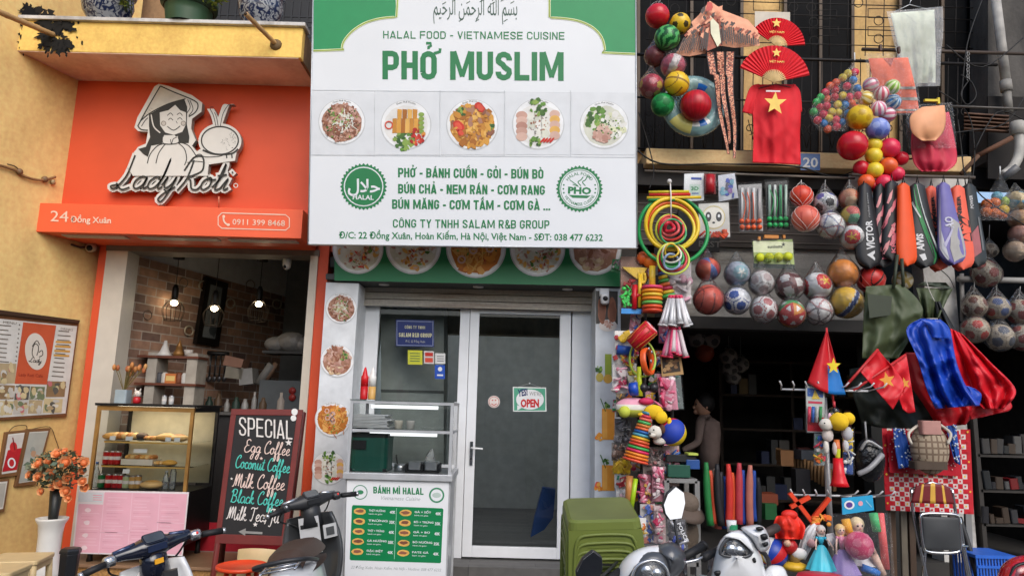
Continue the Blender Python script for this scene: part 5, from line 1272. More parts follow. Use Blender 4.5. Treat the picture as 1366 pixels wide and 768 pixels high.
for k in range(420):
 a=random.random()*6.283;r_=random.random()**.5*36
 px_,py_=bcx+r_*math.cos(a)*1.05,bcy+r_*math.sin(a)*.72+4;Y=VY+random.uniform(-.2,.16)
 o_=at(px_,py_,Y);d_=V((random.uniform(-1,1),random.uniform(-1,.5),random.uniform(-.8,.8))).normalized();w_=d_.cross(V((random.uniform(-1,1),random.uniform(-1,1),1))).normalized();l_=random.uniform(.03,.065)
 b.add([o_,o_+d_*l_*.5+w_*l_*.34,o_+d_*l_,o_+d_*l_*.5-w_*l_*.34],[(0,1,2,3)],random.choice(LF[:4]+LF))
b.build('leaves',bq)
b=B()
for k in range(24):p=at(bcx+random.uniform(-30,30),bcy+random.uniform(-22,20),VY+random.uniform(-.1,.1));b.tube(smooth([V((vx,VY,zp-.02)),V((vx,VY,zp)).lerp(p,.6)+V((0,0,.02)),p],3),.003,LF[2],5)
b.build('stems',bq)
def rose(p,r,d_):
 b=B();d_=d_.normalized();a=d_.orthogonal().normalized();e=d_.cross(a)
 cols=[c(246,164,106,.6),c(250,188,132,.6),c(234,128,72,.6),c(250,200,150,.6)]
 b.ball(p,r*.5,cols[2],10,8)
 for ring_,(n,rad,op,ln)in enumerate(((4,.35,.25,.75),(5,.55,.5,.85),(6,.72,.85,.9))):
  for k in range(n):
   th=6.283*k/n+ring_*.6;o1=a*math.cos(th)+e*math.sin(th);t1=-a*math.sin(th)+e*math.cos(th)
   def pet(u_,v_):
    w_=(u_-.5)*1.25*rad*r*1.5*math.sin(math.pi*(.25+.6*v_));out=rad*r*(.5+v_*op)-abs(u_-.5)*rad*r*.5
    return p+o1*out+t1*w_+d_*(r*(-.45+v_*ln*1.15)-r*.25*v_*v_*op)
   b.grid(pet,4,4,cols[(ring_+k)%2 if ring_ else 2])
 b.build('rose',bq)
for k,(x,y,r_)in enumerate(((51,618,6.5),(87,617,7.5),(67,633,7),(81,644,7),(91,638,6.5),(51,635.5,5.5),(76,605,6),(111.5,617,6.5),(110,628,4.5),(71,649,4.5),(55,655,4.5),(88,655,6),(91,664,4.5),(110,642,5),(113,650,5),(64,616,5),(39,633,4.5),(99,611,4.5),(86,602,4.5))):
 Y=VY-.14-.05*math.cos(k);rose(at(x,y,Y),1.3*r_*pxm(x,y,Y),V(((x-76)*.012,-1,.35-(y-630)*.01)))
# ---- low furniture at the bottom left
BG=c(222,196,146,.45,var=.12)
def low_stool(ce,w_,d_,h,label,m=BG,rz=0):
 t=thing('low_stool',label,'stool',ce,'beige low stools');rot=Matrix.Rotation(R(rz),3,'Z');ce=V(ce)
 b=B();b.rbox(ce+V((0,0,h-.015)),(w_,d_,.03),.03,m,rot);b.build('seat',t,bevel=.006)
 b=B()
 for(sx,sy,lx_,ly_)in((0,1,w_-.07,.018),(0,-1,w_-.07,.018),(1,0,.018,d_-.07),(-1,0,.018,d_-.07)):b.box(ce+rot@V((sx*(w_/2-.02),sy*(d_/2-.02),h-.05)),(lx_,ly_,.04),m,rot)
 b.build('apron',t)
 for sx in(-1,1):
  for sy in(-1,1):b=B();b.tube([ce+rot@V((sx*(w_/2-.03),sy*(d_/2-.03),h-.03)),ce+rot@V((sx*(w_/2-.01),sy*(d_/2-.01),0))],.022,m,8);b.build('leg',t)
 return t
low_stool((xpix(27,740,5.2),5.2,.12),.34,.32,at(27,742,5.2).z-.12,'beige low stool right behind the other, below the framed pictures',rz=12)
low_stool((xpix(-8,752,4.75),4.75,.12),.34,.30,at(-8,757,4.75).z-.12,'nearer beige low stool cut by the left edge',rz=8)
bx=xpix(93,745,5.1);bz=at(93,737,5.1).z;ub=pxm(93,745,5.1)
bn=thing('waste_bin','black plastic bin with a lid in front of the white vase','bin',(bx,5.1,.12))
b=B();b.lathe([(10*ub,0),(12.4*ub,bz-.12)],(bx,5.1,.12),c(32,33,36,.35),n=6,sm=False);b.build('body',bn,bevel=.006)
b=B();b.lathe([(13.6*ub,0),(13.6*ub,.02),(11*ub,.035)],(bx,5.1,bz),c(36,37,40,.3),n=6,sm=False);b.build('lid',bn,bevel=.004)
# orange tray table, beige chair behind the chalkboard
ot=thing('round_table','round orange plastic table at the foot of the chalkboard','table',(xpix(323,752,5.35),5.35,.12))
OX=c(238,78,40,.35,var=.06);tz=at(323,753,5.35).z;tX=ot.location.x;ur=33*pxm(323,752,5.35)
b=B();b.lathe([(ur*.8,-.03),(ur,-.02),(ur,.0),(ur*.93,.004),(ur*.9,-.004),(.001,-.004)],(tX,5.35,tz),OX,n=36,caps=False);b.build('tabletop',ot)
for k in range(4):a=R(45+90*k);b=B();b.tube([V((tX+ur*.6*math.cos(a),5.35+ur*.6*math.sin(a),tz-.02)),V((tX+ur*.8*math.cos(a),5.35+ur*.8*math.sin(a),.12))],.018,OX,8);b.build('leg',ot)
ch=thing('beige_chair','beige plastic chair between the chalkboard and the orange table','chair',(xpix(350,735,5.75),5.75,.12))
cX,cZ=ch.location.x,at(350,728,5.7).z;uc=pxm(350,735,5.7)
b=B()
def cb(u_,v_):a=(u_-.5)*1.1;return V((cX+27*uc*math.sin(a)*1.9*(1-.06*v_),5.62+.1*(1-math.cos(a))*3-.04*v_,cZ-.26*v_-.02*(u_-.5)**2*4))
b.grid(cb,14,6,BG);b.build('backrest',ch,solid=.014,bevel=.003)
b=B();b.rbox((cX,5.82,cZ-.28),(.36,.36,.03),.05,BG);b.build('seat',ch)
for sx in(-1,1):
 for sy in(-1,1):b=B();b.tube([V((cX+sx*.15,5.82+sy*.15,cZ-.28)),V((cX+sx*.18,5.82+sy*.18,.12))],.016,BG,8);b.build('leg',ch)
# ---- inside the cafe
BULB=emit(255,232,190,18)
for k,(cx_,cy_,bx_,by_)in enumerate(((239,342,231,404),(293,340,286.5,411.5),(350.5,345,343.5,405.5))):
 Y=7.55+.1*k;t_=at(cx_,cy_,Y);bb=at(bx_,by_,Y);bb.x=t_.x;top=V((t_.x,Y,t_.z));
 pd=thing('pendant_lamp',('lit pendant lamp at the left of the three in the cafe window','lit pendant lamp in the middle, lowest of the three','lit pendant lamp at the right of the three in the cafe window')[k],'lamp',top)
 ce=V((t_.x,Y,3.59))
 b=B();b.lathe([(.06,-.03),(.06,0)],ce-V((0,0,.0))if k==9 else top+V((0,0,.0)),BLK,n=16);b.build('canopy',pd)
 b=B();b.tube([top,bb+V((0,0,.16))],.004,BLK,5);b.tube([top,ce],.004,BLK,5);b.build('cord',pd)
 b=B();b.lathe([(.018,.2),(.034,.16),(.034,.04),(.03,.03)],bb,BLK,n=14);b.build('socket',pd)
 b=B();b.ball(bb,.036,BULB,14,10,None,(1,1,.85));b.build('bulb',pd)
 b=B()
 for j in range(14):
  a=6.283*j/14;b.tube(smooth([bb+V((.03*math.cos(a),.03*math.sin(a),.05)),bb+V((.11*math.cos(a),.11*math.sin(a),-.06)),bb+V((.085*math.cos(a),.085*math.sin(a),-.19))],4),.0025,c(60,50,40,.4,.5),4)
 b.tube([bb+V((.085*math.cos(a),.085*math.sin(a),-.19))for a in[6.283*j/20 for j in range(20)]],.003,c(60,50,40),4,True);b.build('cage',pd)
pf=thing('tall_frame','tall black-framed picture leaning on the cafe brick wall','picture',bw(288,462,.05))
fr=[(276,369),(305,378),(292,462),(262,458)]
b=B();b.poly(bw,fr,c(26,22,20,.35),.06,.05);b.build('frame',pf)
b=B();b.poly(bw,[(281,379),(297,384),(287,452),(270,449)],c(120,126,128,.25),.062);b.disc(bw,284,440,5,9,c(60,66,70),.063,14,.2);b.disc(bw,286,428,3,4,c(60,66,70),.0635,12,.2);b.poly(bw,[(284,386),(294,389),(289,415),(279,412)],c(84,90,92),.063);b.build('picture',pf)
for k,(x,y,lb)in enumerate(((271,381,'decor ring left of the tall frame on the brick wall'),(307.5,404.5,'decor ring just right of the tall frame'),(369.5,405.5,'decor ring at the right end of the cafe brick wall'),(252,441,'decor ring lowest on the brick wall under the left lamp'),(334,380,'thin decor ring above the right lamp'),(245,377,'faint decor ring above the left lamp'),(197,420,'faint decor ring by the brick wall edge'))):
 b=B();pts=[bw(x+5.6*math.cos(a),y+6.2*math.sin(a),.02)for a in[6.283*j/24 for j in range(24)]];b.tube(pts,.009 if k<4 else .005,c(190,180,160)if k<4 else c(120,104,90),6,True)
 if k<4:b.disc(bw,x,y,3,3.4,c(150,110,84),.02,14)
 b.build('decor_ring',label=lb,cat='wall decor',group='decor rings on the cafe brick wall')
cc=thing('dome_camera','white dome camera at the top right of the cafe doorway','camera',at(383,346,6.98))
p=at(383,350,6.98);b=B();b.lathe([(.04,.05),(.042,0),(.04,-.03)],p,WHITE,n=16);b.build('mount',cc)
b=B();b.ball(p+V((0,0,-.035)),.04,WHITE,16,10);b.build('head',cc);b=B();b.ball(p+V((-.01,-.03,-.05)),.018,BLACK,10,8);b.build('lens',cc)
# shelf unit behind the case
SY=7.25;su=thing('shelf_unit','whitewashed shelf unit with brown boards behind the display case','shelf',at(228,540,SY));SW_=c(176,168,156,.6,var=.2);SB=c(110,62,44,.5)
su.location.z=FLOORZ
for(l,r)in((194,207),(247,261)):b=B();X0,X1=xpix(l,505,SY),xpix(r,505,SY);zz=at(228,470,SY).z;b.box(((X0+X1)/2,SY+.12,(FLOORZ+zz)/2),(X1-X0,.24,zz-FLOORZ),SW_);b.build('upright',su)
SX0,SX1=xpix(181,505,SY),xpix(263,505,SY);shz=[]
for y in(476,512.5,545):
 z=at(228,y,SY).z;shz.append(z+.012);b=B();b.box(((SX0+SX1)/2,SY+.1,z),(SX1-SX0,.24,.024),SB);b.build('board',su)
def onshelf(name,px_,z,prof,m,label,cat,Y=SY+.06,n=14):o_=pxz(px_,Y,z);b=B();b.lathe(prof,o_,m,n=n);return b.build(name,label=label,cat=cat)
onshelf('lamp_shade',219,shz[0],[(.09,0),(.05,.04),(.02,.12),(.014,.16)],c(214,210,204,.4),'white bell shade on top of the cafe shelf unit','shade')
onshelf('cone_ornament',238,shz[0],[(.05,0),(.055,.03),(.03,.08),(.035,.085),(.005,.17)],c(150,106,54,.4,.4),'bronze cone ornament on top of the cafe shelf unit','ornament')
onshelf('cup',251,shz[0],[(.035,0),(.045,.07)],c(196,188,180),'pale cup on top right of the cafe shelf unit','cup')
b=B();o_=pxz(229,SY+.06,shz[1]);b.box(o_+V((0,0,.05)),(.11,.08,.1),c(206,120,60));b.box(o_+V((0,-.041,.05)),(.09,.004,.05),c(230,196,120));b.build('tea_box',label='orange tea box on the middle board of the shelf unit',cat='box')
for(x,m,lb)in((212,c(70,70,74),'dark mug at the left of the middle shelf board'),(219,c(206,200,190),'white mug beside the orange tea box'),(238,c(120,66,40),'brown jar right of the orange tea box'),(246,c(216,214,208),'white bottle at the right of the middle shelf board')):onshelf('mug',x,shz[1],[(.03,0),(.033,.01),(.033,.09),(.02,.11)],m,lb,'mug')
# counter and machines further in
ctr=thing('counter','dark counter along the right inside the cafe','counter',(xpix(330,600,8.0),8.0,FLOORZ))
X0,X1=xpix(262,560,7.7),-1.66;cz2=at(300,553,7.7).z
b=B();b.box(((X0+X1)/2,8.0,(FLOORZ+cz2)/2),(X1-X0,.6,cz2-FLOORZ),c(44,42,42));b.build('cabinet',ctr);b=B();b.box(((X0+X1)/2,7.98,cz2+.015),(X1-X0+.02,.66,.03),c(90,88,86,.3));b.build('worktop',ctr)
random.seed(14)
for k in range(11):
 x=266+k*12;Y=7.8+random.uniform(-.05,.1);o_=pxz(x,Y,cz2+.03);hh=random.uniform(.12,.28);r_=random.uniform(.025,.045);b=B()
 m=random.choice([c(110,60,40),c(60,60,64),c(150,148,144,.3),c(90,70,50),c(170,160,150),c(40,60,50)])
 b.lathe([(r_,0),(r_*1.03,.01),(r_,hh*.6),(r_*.5,hh*.8),(r_*.5,hh)],o_,m,n=12);o=b.build('counter_bottle',label=('slim' if hh>.2 else 'squat')+' bottle or jar on the cafe counter, '+('left part of' if k<4 else 'middle of' if k<8 else 'right part of')+' the row',cat='bottle',group='bottles on the cafe counter')
rk=thing('utensil_rack','black rack of hanging utensils on the cafe back wall','rack',at(286,480,8.3));b=B();p,q=at(266,470,8.3),at(305,472,8.3);b.tube([p,q],.03,BLK,6);b.build('rail',rk)
for k in range(6):b=B();p=at(269+6.5*k,473,8.28);b.tube([p,p+V((0,0,-.26))],.010,c(70,70,70,.3,.5),6);b.ball(p+V((0,0,-.28)),.028,c(90,90,92,.3,.6),8,6,None,(1,.4,1.3));b.build('utensil',rk)
b=B();X0,X1=xpix(352,480,8.2),-1.66;z=at(375,470,8.2).z;b.box(((X0+X1)/2,8.3,z),(X1-X0,.35,.03),c(70,70,70));b.build('wall_shelf',label='dark wall shelf carrying plastic sacks at the right of the cafe',cat='shelf')
for k,(x,s_)in enumerate(((368,.12),(388,.16),(400,.13))):b=B();o_=pxz(x,8.25,z+.015);b.ball(o_+V((0,0,s_*.7)),s_,c(150,148,146,.3,bump=1.0,bscale=12),12,8,None,(1.2,.8,.75));b.build('plastic_sack',label=('small pale sack at the left of the cafe wall shelf','largest pale sack in the middle of the cafe wall shelf','pale sack at the right of the cafe wall shelf')[k],cat='sack')
for k,(x0,y0,x1,y1,m,rz,lb)in enumerate(((303,477,328,490,c(150,110,90),12,'brown carton on top of the pile in the cafe'),(305,490,328,505,c(140,134,120),5,'grey carton under the brown one in the cafe'),(323,492,341,513,c(150,148,144),-8,'pale carton right of the carton pile in the cafe'))):
 b=B();p=at((x0+x1)/2,(y0+y1)/2,7.95);u_=pxm(x0,y0,7.95);b.box(p,((x1-x0)*u_,.2,(y1-y0)*u_),m,Matrix.Rotation(R(rz),3,'Y'));b.build('carton',label=lb,cat='carton')
b=B();b.tube([at(345,512,7.9),at(363,486,7.9)],.05,c(120,118,114),12);b.tube([at(355,508,7.9),at(369,484,7.9)],.03,c(110,84,66),10);b.build('paper_rolls',label='leaning paper rolls beside the cartons in the cafe',cat='roll')
fz=thing('cold_chest','grey steel fridge with red dials at the right of the cafe','fridge',(xpix(372,600,7.9),7.9,FLOORZ));b=B();X0,X1=xpix(345,525,7.75),-1.66;z0_,z1_=cz2+.04,at(372,507,7.75).z
b.box(((X0+X1)/2,7.95,(z0_+z1_)/2),(X1-X0,.4,z1_-z0_),c(84,88,90,.4));b.build('body',fz)
for y in(521,530):b=B();p=at(390,y,7.745);b.lathe([(.04,0),(.036,.012)],p,c(150,40,36),(0,-1,0),14);b.build('dial',fz)
# ====== RIGHT: THE GOODS OF THE TOY AND SPORTS SHOP
ICO=[V(p).normalized()for p in((0,1,1.618),(0,-1,1.618),(0,1,-1.618),(0,-1,-1.618),(1,1.618,0),(-1,1.618,0),(1,-1.618,0),(-1,-1.618,0),(1.618,0,1),(-1.618,0,1),(1.618,0,-1),(-1.618,0,-1))]
DOD=[V(p).normalized()for p in[(a,e,f)for a in(-1,1)for e in(-1,1)for f in(-1,1)]+[(0,a*.618,e*1.618)for a in(-1,1)for e in(-1,1)]+[(a*.618,e*1.618,0)for a in(-1,1)for e in(-1,1)]+[(a*1.618,0,e*.618)for a in(-1,1)for e in(-1,1)]]
def f_soccer(base,patch,seam=None):
 def f(d):
  m_=sorted((d.dot(q)for q in ICO),reverse=True)
  if m_[0]>.935:return patch[ICO.index(max(ICO,key=lambda q:d.dot(q)))%len(patch)]
  if seam and m_[0]-m_[1]<.035:return seam
  return base
 return f
def f_star(base,panel,star_):
 AX=[V(q)for q in((0,-1,0),(.94,.34,0),(-.94,.34,0),(0,.3,.95),(0,.3,-.95))]
 def f(d):
  q=max(AX,key=lambda q:d.dot(q));k=d.dot(q)
  if k<.80:return base
  a=q.orthogonal().normalized();e=q.cross(a);th=math.atan2(d.dot(a),d.dot(e));rr=math.acos(min(1,k))
  return star_ if rr<.24+.15*math.cos(5*th)else panel
 return f
def f_band(base,cols,w_=.12):
 def f(d):
  m_=sorted((d.dot(q)for q in DOD),reverse=True);k=DOD.index(max(DOD,key=lambda q:d.dot(q)))
  return cols[k%len(cols)]if m_[0]-m_[1]<w_ else base
 return f
def f_basket(base,line):
 return lambda d:line if abs(d.x)<.045 or abs(d.z)<.045 or abs(abs(d.x)-.62-.25*d.z*d.z)<.04 else base
def f_stripes(cols,n=12,wob=0.0):
 return lambda d:cols[int(((math.atan2(d.y,d.x)/6.283+.5)*n+wob*math.sin(d.z*9))%n)%len(cols)]
def f_patch(cols,pts=ICO):
 return lambda d:cols[pts.index(max(pts,key=lambda q:d.dot(q)))%len(cols)]
def f_spots(base,cols,thr=.93,pts=DOD):
 def f(d):
  q=max(pts,key=lambda q:d.dot(q));return cols[pts.index(q)%len(cols)]if d.dot(q)>thr else base
 return f
def f_melon():
 g1,g2=c(22,92,46,.3),c(86,180,96,.3)
 return lambda d:g1 if math.sin(math.atan2(d.y,d.x)*9+1.2*math.sin(d.z*8))>-.1 else g2
CORD=c(176,176,172,.5)
def ball(px_,py_,rpx,Y,fn,label,mat=None,group=None,hang=None,net=None,bag=False,name='ball',rot=None,cat='ball',seg=(60,40)):
 p=at(px_,py_,Y);r=rpx*pxm(px_,py_,Y)
 if rot is None:rot=Matrix.Rotation(random.random()*6.28,3,'Z')@Matrix.Rotation(random.uniform(-1,1),3,'X')
 b=B();b.ball(p,r,mat,seg[0]if fn else 24,seg[1]if fn else 16,fn,rot=rot)
 root=b.build(name,label=label,cat=cat,group=group)
 if hang or net:
  b=B();nm=net or CORD
  if hang:
   h=at(hang[0],hang[1],Y);b.tube([p+V((0,0,r*.9)),h],.0035,nm,4)
   for k in range(4):a=1.57*k+.5;b.tube(smooth([p+V((r*math.cos(a),r*math.sin(a),0))*1.02,p+V((r*.6*math.cos(a),r*.6*math.sin(a),r*.84)),p+V((0,0,r*1.35))],3),.002,nm,4)
  if net:
   for k in range(6):
    a=math.pi*k/6
    for tw in(-1,1):b.tube([p+V((math.sin(t)*math.cos(a+tw*t*.7),math.sin(t)*math.sin(a+tw*t*.7),math.cos(t)))*r*1.012 for t in[math.pi*j/12 for j in range(13)]],.0022,nm,4)
  b.build('net',root)
 if bag:
  b=B()
  def bf(u_,v_):
   a=u_*6.283;ph=.12+v_*2.9;rr=r*(1.07+.05*math.sin(a*5+v_*7)*math.sin(ph));q=V((math.sin(ph)*math.cos(a),math.sin(ph)*math.sin(a),math.cos(ph)))*rr
   if v_<.25:q.z+=(.25-v_)*3.2*r;q.x*=.5+v_*2;q.y*=.5+v_*2
   return p+q
  b.grid(bf,20,14,BAG);b.build('bag',root)
 return root
def xz(px_,py_,Y):return at(px_,py_,Y)
def drape(b,left,right,Y,amp,nf,mat,nu=22,nv=16,seed=0,sag=0.0,bulge=0.0,zoff=0.0):
 """hanging cloth between two edges given in photo pixels, with folds running down it"""
 Ls,Rs=smooth(left+[]if len(left)>2 else[left[0],tuple((V(left[0])+V(left[1]))/2),left[1]],6),smooth(right if len(right)>2 else[right[0],tuple((V(right[0])+V(right[1]))/2),right[1]],6)
 rnd=random.Random(seed);ph=[rnd.random()*6.28 for _ in range(4)];tw=rnd.uniform(-2,2)
 def at_(l,t):k=t*(len(l)-1);i=min(int(k),len(l)-2);return l[i].lerp(l[i+1],k-i)
 def f(u_,v_):
  p=at_(Ls,v_).lerp(at_(Rs,v_),u_)
  dy=amp*(.4*math.sin(nf*6.283*u_+ph[0]+tw*v_)+.3*math.sin(nf*11.3*u_+ph[1]-1.6*tw*v_)+.35*math.sin(5*v_+ph[2]+4*u_))*(.35+.65*v_)+bulge*math.sin(math.pi*u_)*math.sin(math.pi*min(1,v_*1.1))
  dy+=amp*(.55-1.7*abs(noise.noise(V((p.x*.03+p.y*.018,p.y*.022,seed*3.7))))-.55*abs(noise.noise(V((p.x*.06-p.y*.03,p.y*.05,seed*1.3)))))*min(1,.35+v_)
  return at(p.x,p.y,Y-dy-zoff)
 b.grid(f,int(nu*1.7),int(nv*1.7),mat)
 return f
def sheet(name,left,right,Y,amp,nf,mat,label=None,cat=None,parent=None,solid=.004,**k):
 b=B();f=drape(b,left,right,Y,amp,nf,mat,**k);o=b.build(name,parent,label=label,cat=cat,solid=solid);return o,f
def onf(b,f,fu,pts,mat,off=.006):
 """a flat patch lying on the cloth f: points in its (u, v)"""
 q=[f(*fu(p))for p in pts];n_=V((0,-1,0));b.add([p+n_*off for p in q],[list(range(len(q)))],mat)
def starpts(n=5,r=1.0,k_=.42):return[((r if k%2==0 else r*k_)*math.sin(k*math.pi/n),-(r if k%2==0 else r*k_)*math.cos(k*math.pi/n))for k in range(2*n)]
RD=c(222,28,40,.5,var=.1);YS=c(246,206,92,.5)
random.seed(42)
# ------ upper left cluster of balls
TY=6.30
ball(877,21.5,16,TY,None,'glossy red ball at the top of the balcony ball cluster',c(206,30,44,.25),hang=(885,-8))
ball(907,32,14,TY,f_spots(c(240,196,44,.3),[c(70,60,30,.4)],.955,ICO),'yellow ball with dark spots beside the red one')
ball(890,51,17,TY-.08,f_melon(),'green ball striped like a watermelon',rot=Matrix.Rotation(.5,3,'Y'))
ball(874,75,14,TY+.06,None,'dark red ball in clear wrap under the watermelon ball',c(150,34,40,.25),bag=True)
ball(898,88,16,TY-.04,lambda d:c(236,226,226,.3)if abs(d.x)<.33 else c(226,104,130,.3),'pink and white ball left of the kite tail',bag=True,rot=Matrix.Rotation(.4,3,'Y'))
ball(869,115,16,TY,f_spots(c(206,60,84,.3),[c(240,200,80),c(240,150,160),c(180,30,60)],.95),'pink flowered ball at the left of the swim ring',bag=True)
ball(903,112,16.5,TY-.10,f_basket(c(240,196,40,.3),c(150,112,30)),'yellow ball with seams above the swim ring',rot=Matrix.Rotation(.3,3,'Y')@Matrix.Rotation(.5,3,'Z'))
ball(884,140,15.5,TY-.02,f_spots(c(40,156,80,.3),[c(110,200,120),c(26,120,60)],.94),'mottled green ball at the lower left of the swim ring')
ball(928,141,20.5,TY-.1,f_stripes([c(196,18,36,.35),c(180,14,30,.35)],40),'big ribbed red ball inside the swim ring')
b=B();p=at(925,142,TY+.05);u_=pxm(925,142,TY)
RINGM=film('ring_vinyl',(.75,.92,.92),.38,.08,.6,8.0,(.45,.75,.76));rv=c(236,238,236,.15);ry_=c(236,224,130,.2);rb=c(30,110,200,.2)
N1,N2=40,14
vs_=[];fs=[];ml=[]
for i in range(N1):
 a=6.283*i/N1
 for j in range(N2):
  e=6.283*j/N2;rr=31*u_+12*u_*math.cos(e);vs_.append(p+V((rr*math.cos(a),12*u_*math.sin(e),rr*math.sin(a))))
for i in range(N1):
 for j in range(N2):
  fs.append((i*N2+j,i*N2+(j+1)%N2,((i+1)%N1)*N2+(j+1)%N2,((i+1)%N1)*N2+j))
  a=(i+.5)/N1;fr=5<j<13
  m_=RINGM
  if fr and(.60<a<.72):m_=ry_
  if fr and(.72<a<.86 and j in(7,8,9,10)):m_=rv
  if fr and((.78<a<.82 and j in(9,10))or(.16<a<.22 and j in(8,9))or(.24<a<.26 and j==10)):m_=rb
  ml.append(m_)
b.add(vs_,fs,ml,True);b.build('swim_ring',label='see-through turquoise swim ring with blue and yellow prints',cat='swim ring')
# kite
KP=FP(6.2)
def k7(pts):return[(830+x/3.34,y/3.34)for x,y in pts]
kite=thing('kite','pink and brown eagle kite with long split tails hung on the balcony','kite',KP(948,60))
KM=c(246,172,136,.6,var=.2,scale=16);KD=c(58,40,36,.5,var=.4,scale=20);KB=c(176,92,70,.6,var=.4,scale=24)
def sail(name,outl,dz,mat,parent):
 b=B();q=[KP(x,y,0)for x,y in k7(outl)];ce=sum(q,V((0,0,0)))/len(q);top=ce+V((0,-dz,0))
 b.add([top]+q,[(0,(i+1)%len(q)+1,i+1)for i in range(len(q))],mat);return b.build(name,parent,solid=.003)
sail('left_wing',[(390,5),(340,70),(308,100),(332,112),(258,205),(236,246),(300,252),(372,238),(400,120)],.015,KM,kite)
sail('right_wing',[(390,5),(450,48),(560,90),(604,138),(613,205),(500,214),(440,205),(400,120)],.015,KM,kite)
b=B();random.seed(9)
b.poly(KP,k7([(392,70),(430,110),(440,190),(425,210),(395,150)]),c(226,222,190,.4),.062);
for(l0,l1,t0,t1,n_)in(((300,120),(392,70),(240,246),(374,236),15),((604,150),(430,60),(606,204),(446,204),18)):
 for k in range(n_):
  t=k/(n_-1);a,e=V(l0).lerp(V(l1),t),V(t0).lerp(V(t1),t);w_=random.uniform(2.5,5);p=a.lerp(e,random.uniform(.3,.55));q=a.lerp(e,random.uniform(.85,.99))
  b.poly(KP,k7([(p.x-w_,p.y),(p.x+w_,p.y-4),(q.x+w_*.7,q.y),(q.x-w_*.7,q.y)]),KD,.052+.0004*k)
  r_=a.lerp(e,random.uniform(.08,.28));b.poly(KP,k7([(r_.x-9,r_.y+6),(r_.x+6,r_.y-7),(r_.x+12,r_.y),(r_.x-3,r_.y+14)]),random.choice([KB,KD,KM]),.058+.0004*k)
for k in range(26):x,y=random.uniform(350,455),random.uniform(30,150);s_=random.uniform(5,16);b.poly(KP,k7([(x,y),(x+s_,y-s_*.4),(x+s_*.6,y+s_*1.6),(x-s_*.3,y+s_)]),random.choice([KD,KB,KM]),.056+.0002*k)
b.poly(KP,k7([(392,60),(420,70),(455,120),(448,200),(380,228),(352,190),(345,120)]),KB,.0505);b.poly(KP,k7([(380,10),(400,12),(408,50),(372,48)]),c(206,80,70),.05)
b.build('feather_print',kite)
for k,(x0,x1,xb,yb)in enumerate(((372,410,468,688),(412,452,476,640),(455,498,502,706))):
 b=B();n=16
 def tf(u_,v_):
  w2=v_**.8 if v_>.22 else v_**1.4;x=(x0+(x1-x0)*u_)*(1-w2)+(xb+(u_-.5)*12)*w2;y=232+(yb-232)*v_;x+=5*math.sin(v_*8+k);q=k7([(x,y)])[0];return at(q[0],q[1],6.2-.02*math.sin(9*v_+k*2)-.01)
 rr_=random.Random(k);b.grid(tf,7,120,lambda a,e:rr_.choice([KM,KB,KD,KM,KB])if .12<a<.88 else KD);b.build('tail',kite,solid=.002)
b=B();b.tube([KP(*q,-.005)for q in k7([(238,246),(330,120),(390,20),(450,60),(560,100),(612,204)])],.004,c(150,110,70),5);b.build('spar',kite)
# fans
def fan(ax,ay,rad,rin,a0,a1,label,sx,sy,Y):
 t=thing('hand_fan',label,'fan',at(ax,ay,Y));b=B();N=44
 def ff(u_,v_):
  a=R(a0+(a1-a0)*u_);rr=rin+(rad-rin)*v_;z=.007*(1 if round(u_*N)%2 else-1)*(.4+.6*v_)
  return at(ax+rr*math.cos(a),ay-rr*math.sin(a),Y-.03-z)
 b.grid(ff,N,3,RD,False);b.build('cloth',t)
 b=B()
 for k in range(16):
  a=R(a0+(a1-a0)*(k+.5)/16);b.tube([at(ax,ay,Y-.04),at(ax+(rin+2)*math.cos(a),ay-(rin+2)*math.sin(a),Y-.04)],.006,c(226,196,140,.5),4)
 b.build('ribs',t)
 b=B();b.poly(FP(Y-.056),[(sx+x*6.6,sy+y*6.6)for x,y in starpts()],YS);b.text(FP(Y-.056),'VIỆT NAM',sx-10,sy+13,sx+10,sy+13.6,2.6,YS,0,.02);b.build('star',t)
fan(1036,62,38,12,2,146,'upper red fan with yellow star on the balcony',1036,31,6.32);fan(1032,110,49,15,11,157,'lower, wider red fan with yellow star',1036,70.5,6.22)
b=B();b.rect(FP(6.42),1007,16,1054,40,c(206,196,180),0,thick=.004);b.build('paper_sheet',label='cream sheet of paper behind the upper red fan',cat='paper')
# shirt
sh_=thing('red_shirt','red T-shirt with a yellow star hung under the fans','t-shirt',at(1035,150,6.3));SM=c(222,28,42,.75,var=.08)
b=B();f=drape(b,[(1011,113),(1004,140),(1005,175),(1004,217)],[(1061,113),(1068,140),(1067,180),(1068,220)],6.3,.025,2.2,SM,30,24,3,bulge=.06);b.build('body',sh_,solid=.006)
b=B();drape(b,[(1013,112),(1000,118),(990,150)],[(1008,132),(1007,140),(1004,153)],6.3,.015,1,SM,8,10,4,zoff=.01);b.build('sleeve',sh_,solid=.006)
b=B();drape(b,[(1064,132),(1064,140),(1062,152)],[(1058,112),(1067,122),(1070,149)],6.3,.015,1,SM,8,10,5,zoff=.01);b.build('sleeve',sh_,solid=.006)
b=B();q=[f((1030+x*16-1004)/64,(150+y*16-113)/105)+V((0,-.012,0))for x,y in starpts()];q=[V((p.x,6.18,p.z))for p in q];ce=sum(q,V((0,0,0)))/10;b.add([ce]+q,[(0,(i+1)%10+1,i+1)for i in range(10)],YS);b.build('star',sh_)
b=B();b.stroke(FP(6.2),[(1022,121.5),(1041,122)],2.2,c(230,210,210));b.tube([at(1035,98,6.28),at(1035,112,6.28),at(1012,118,6.29)],.004,c(90,60,60),5);b.tube([at(1035,112,6.28),at(1060,118,6.29)],.004,c(90,60,60),5);b.build('hanger',sh_)
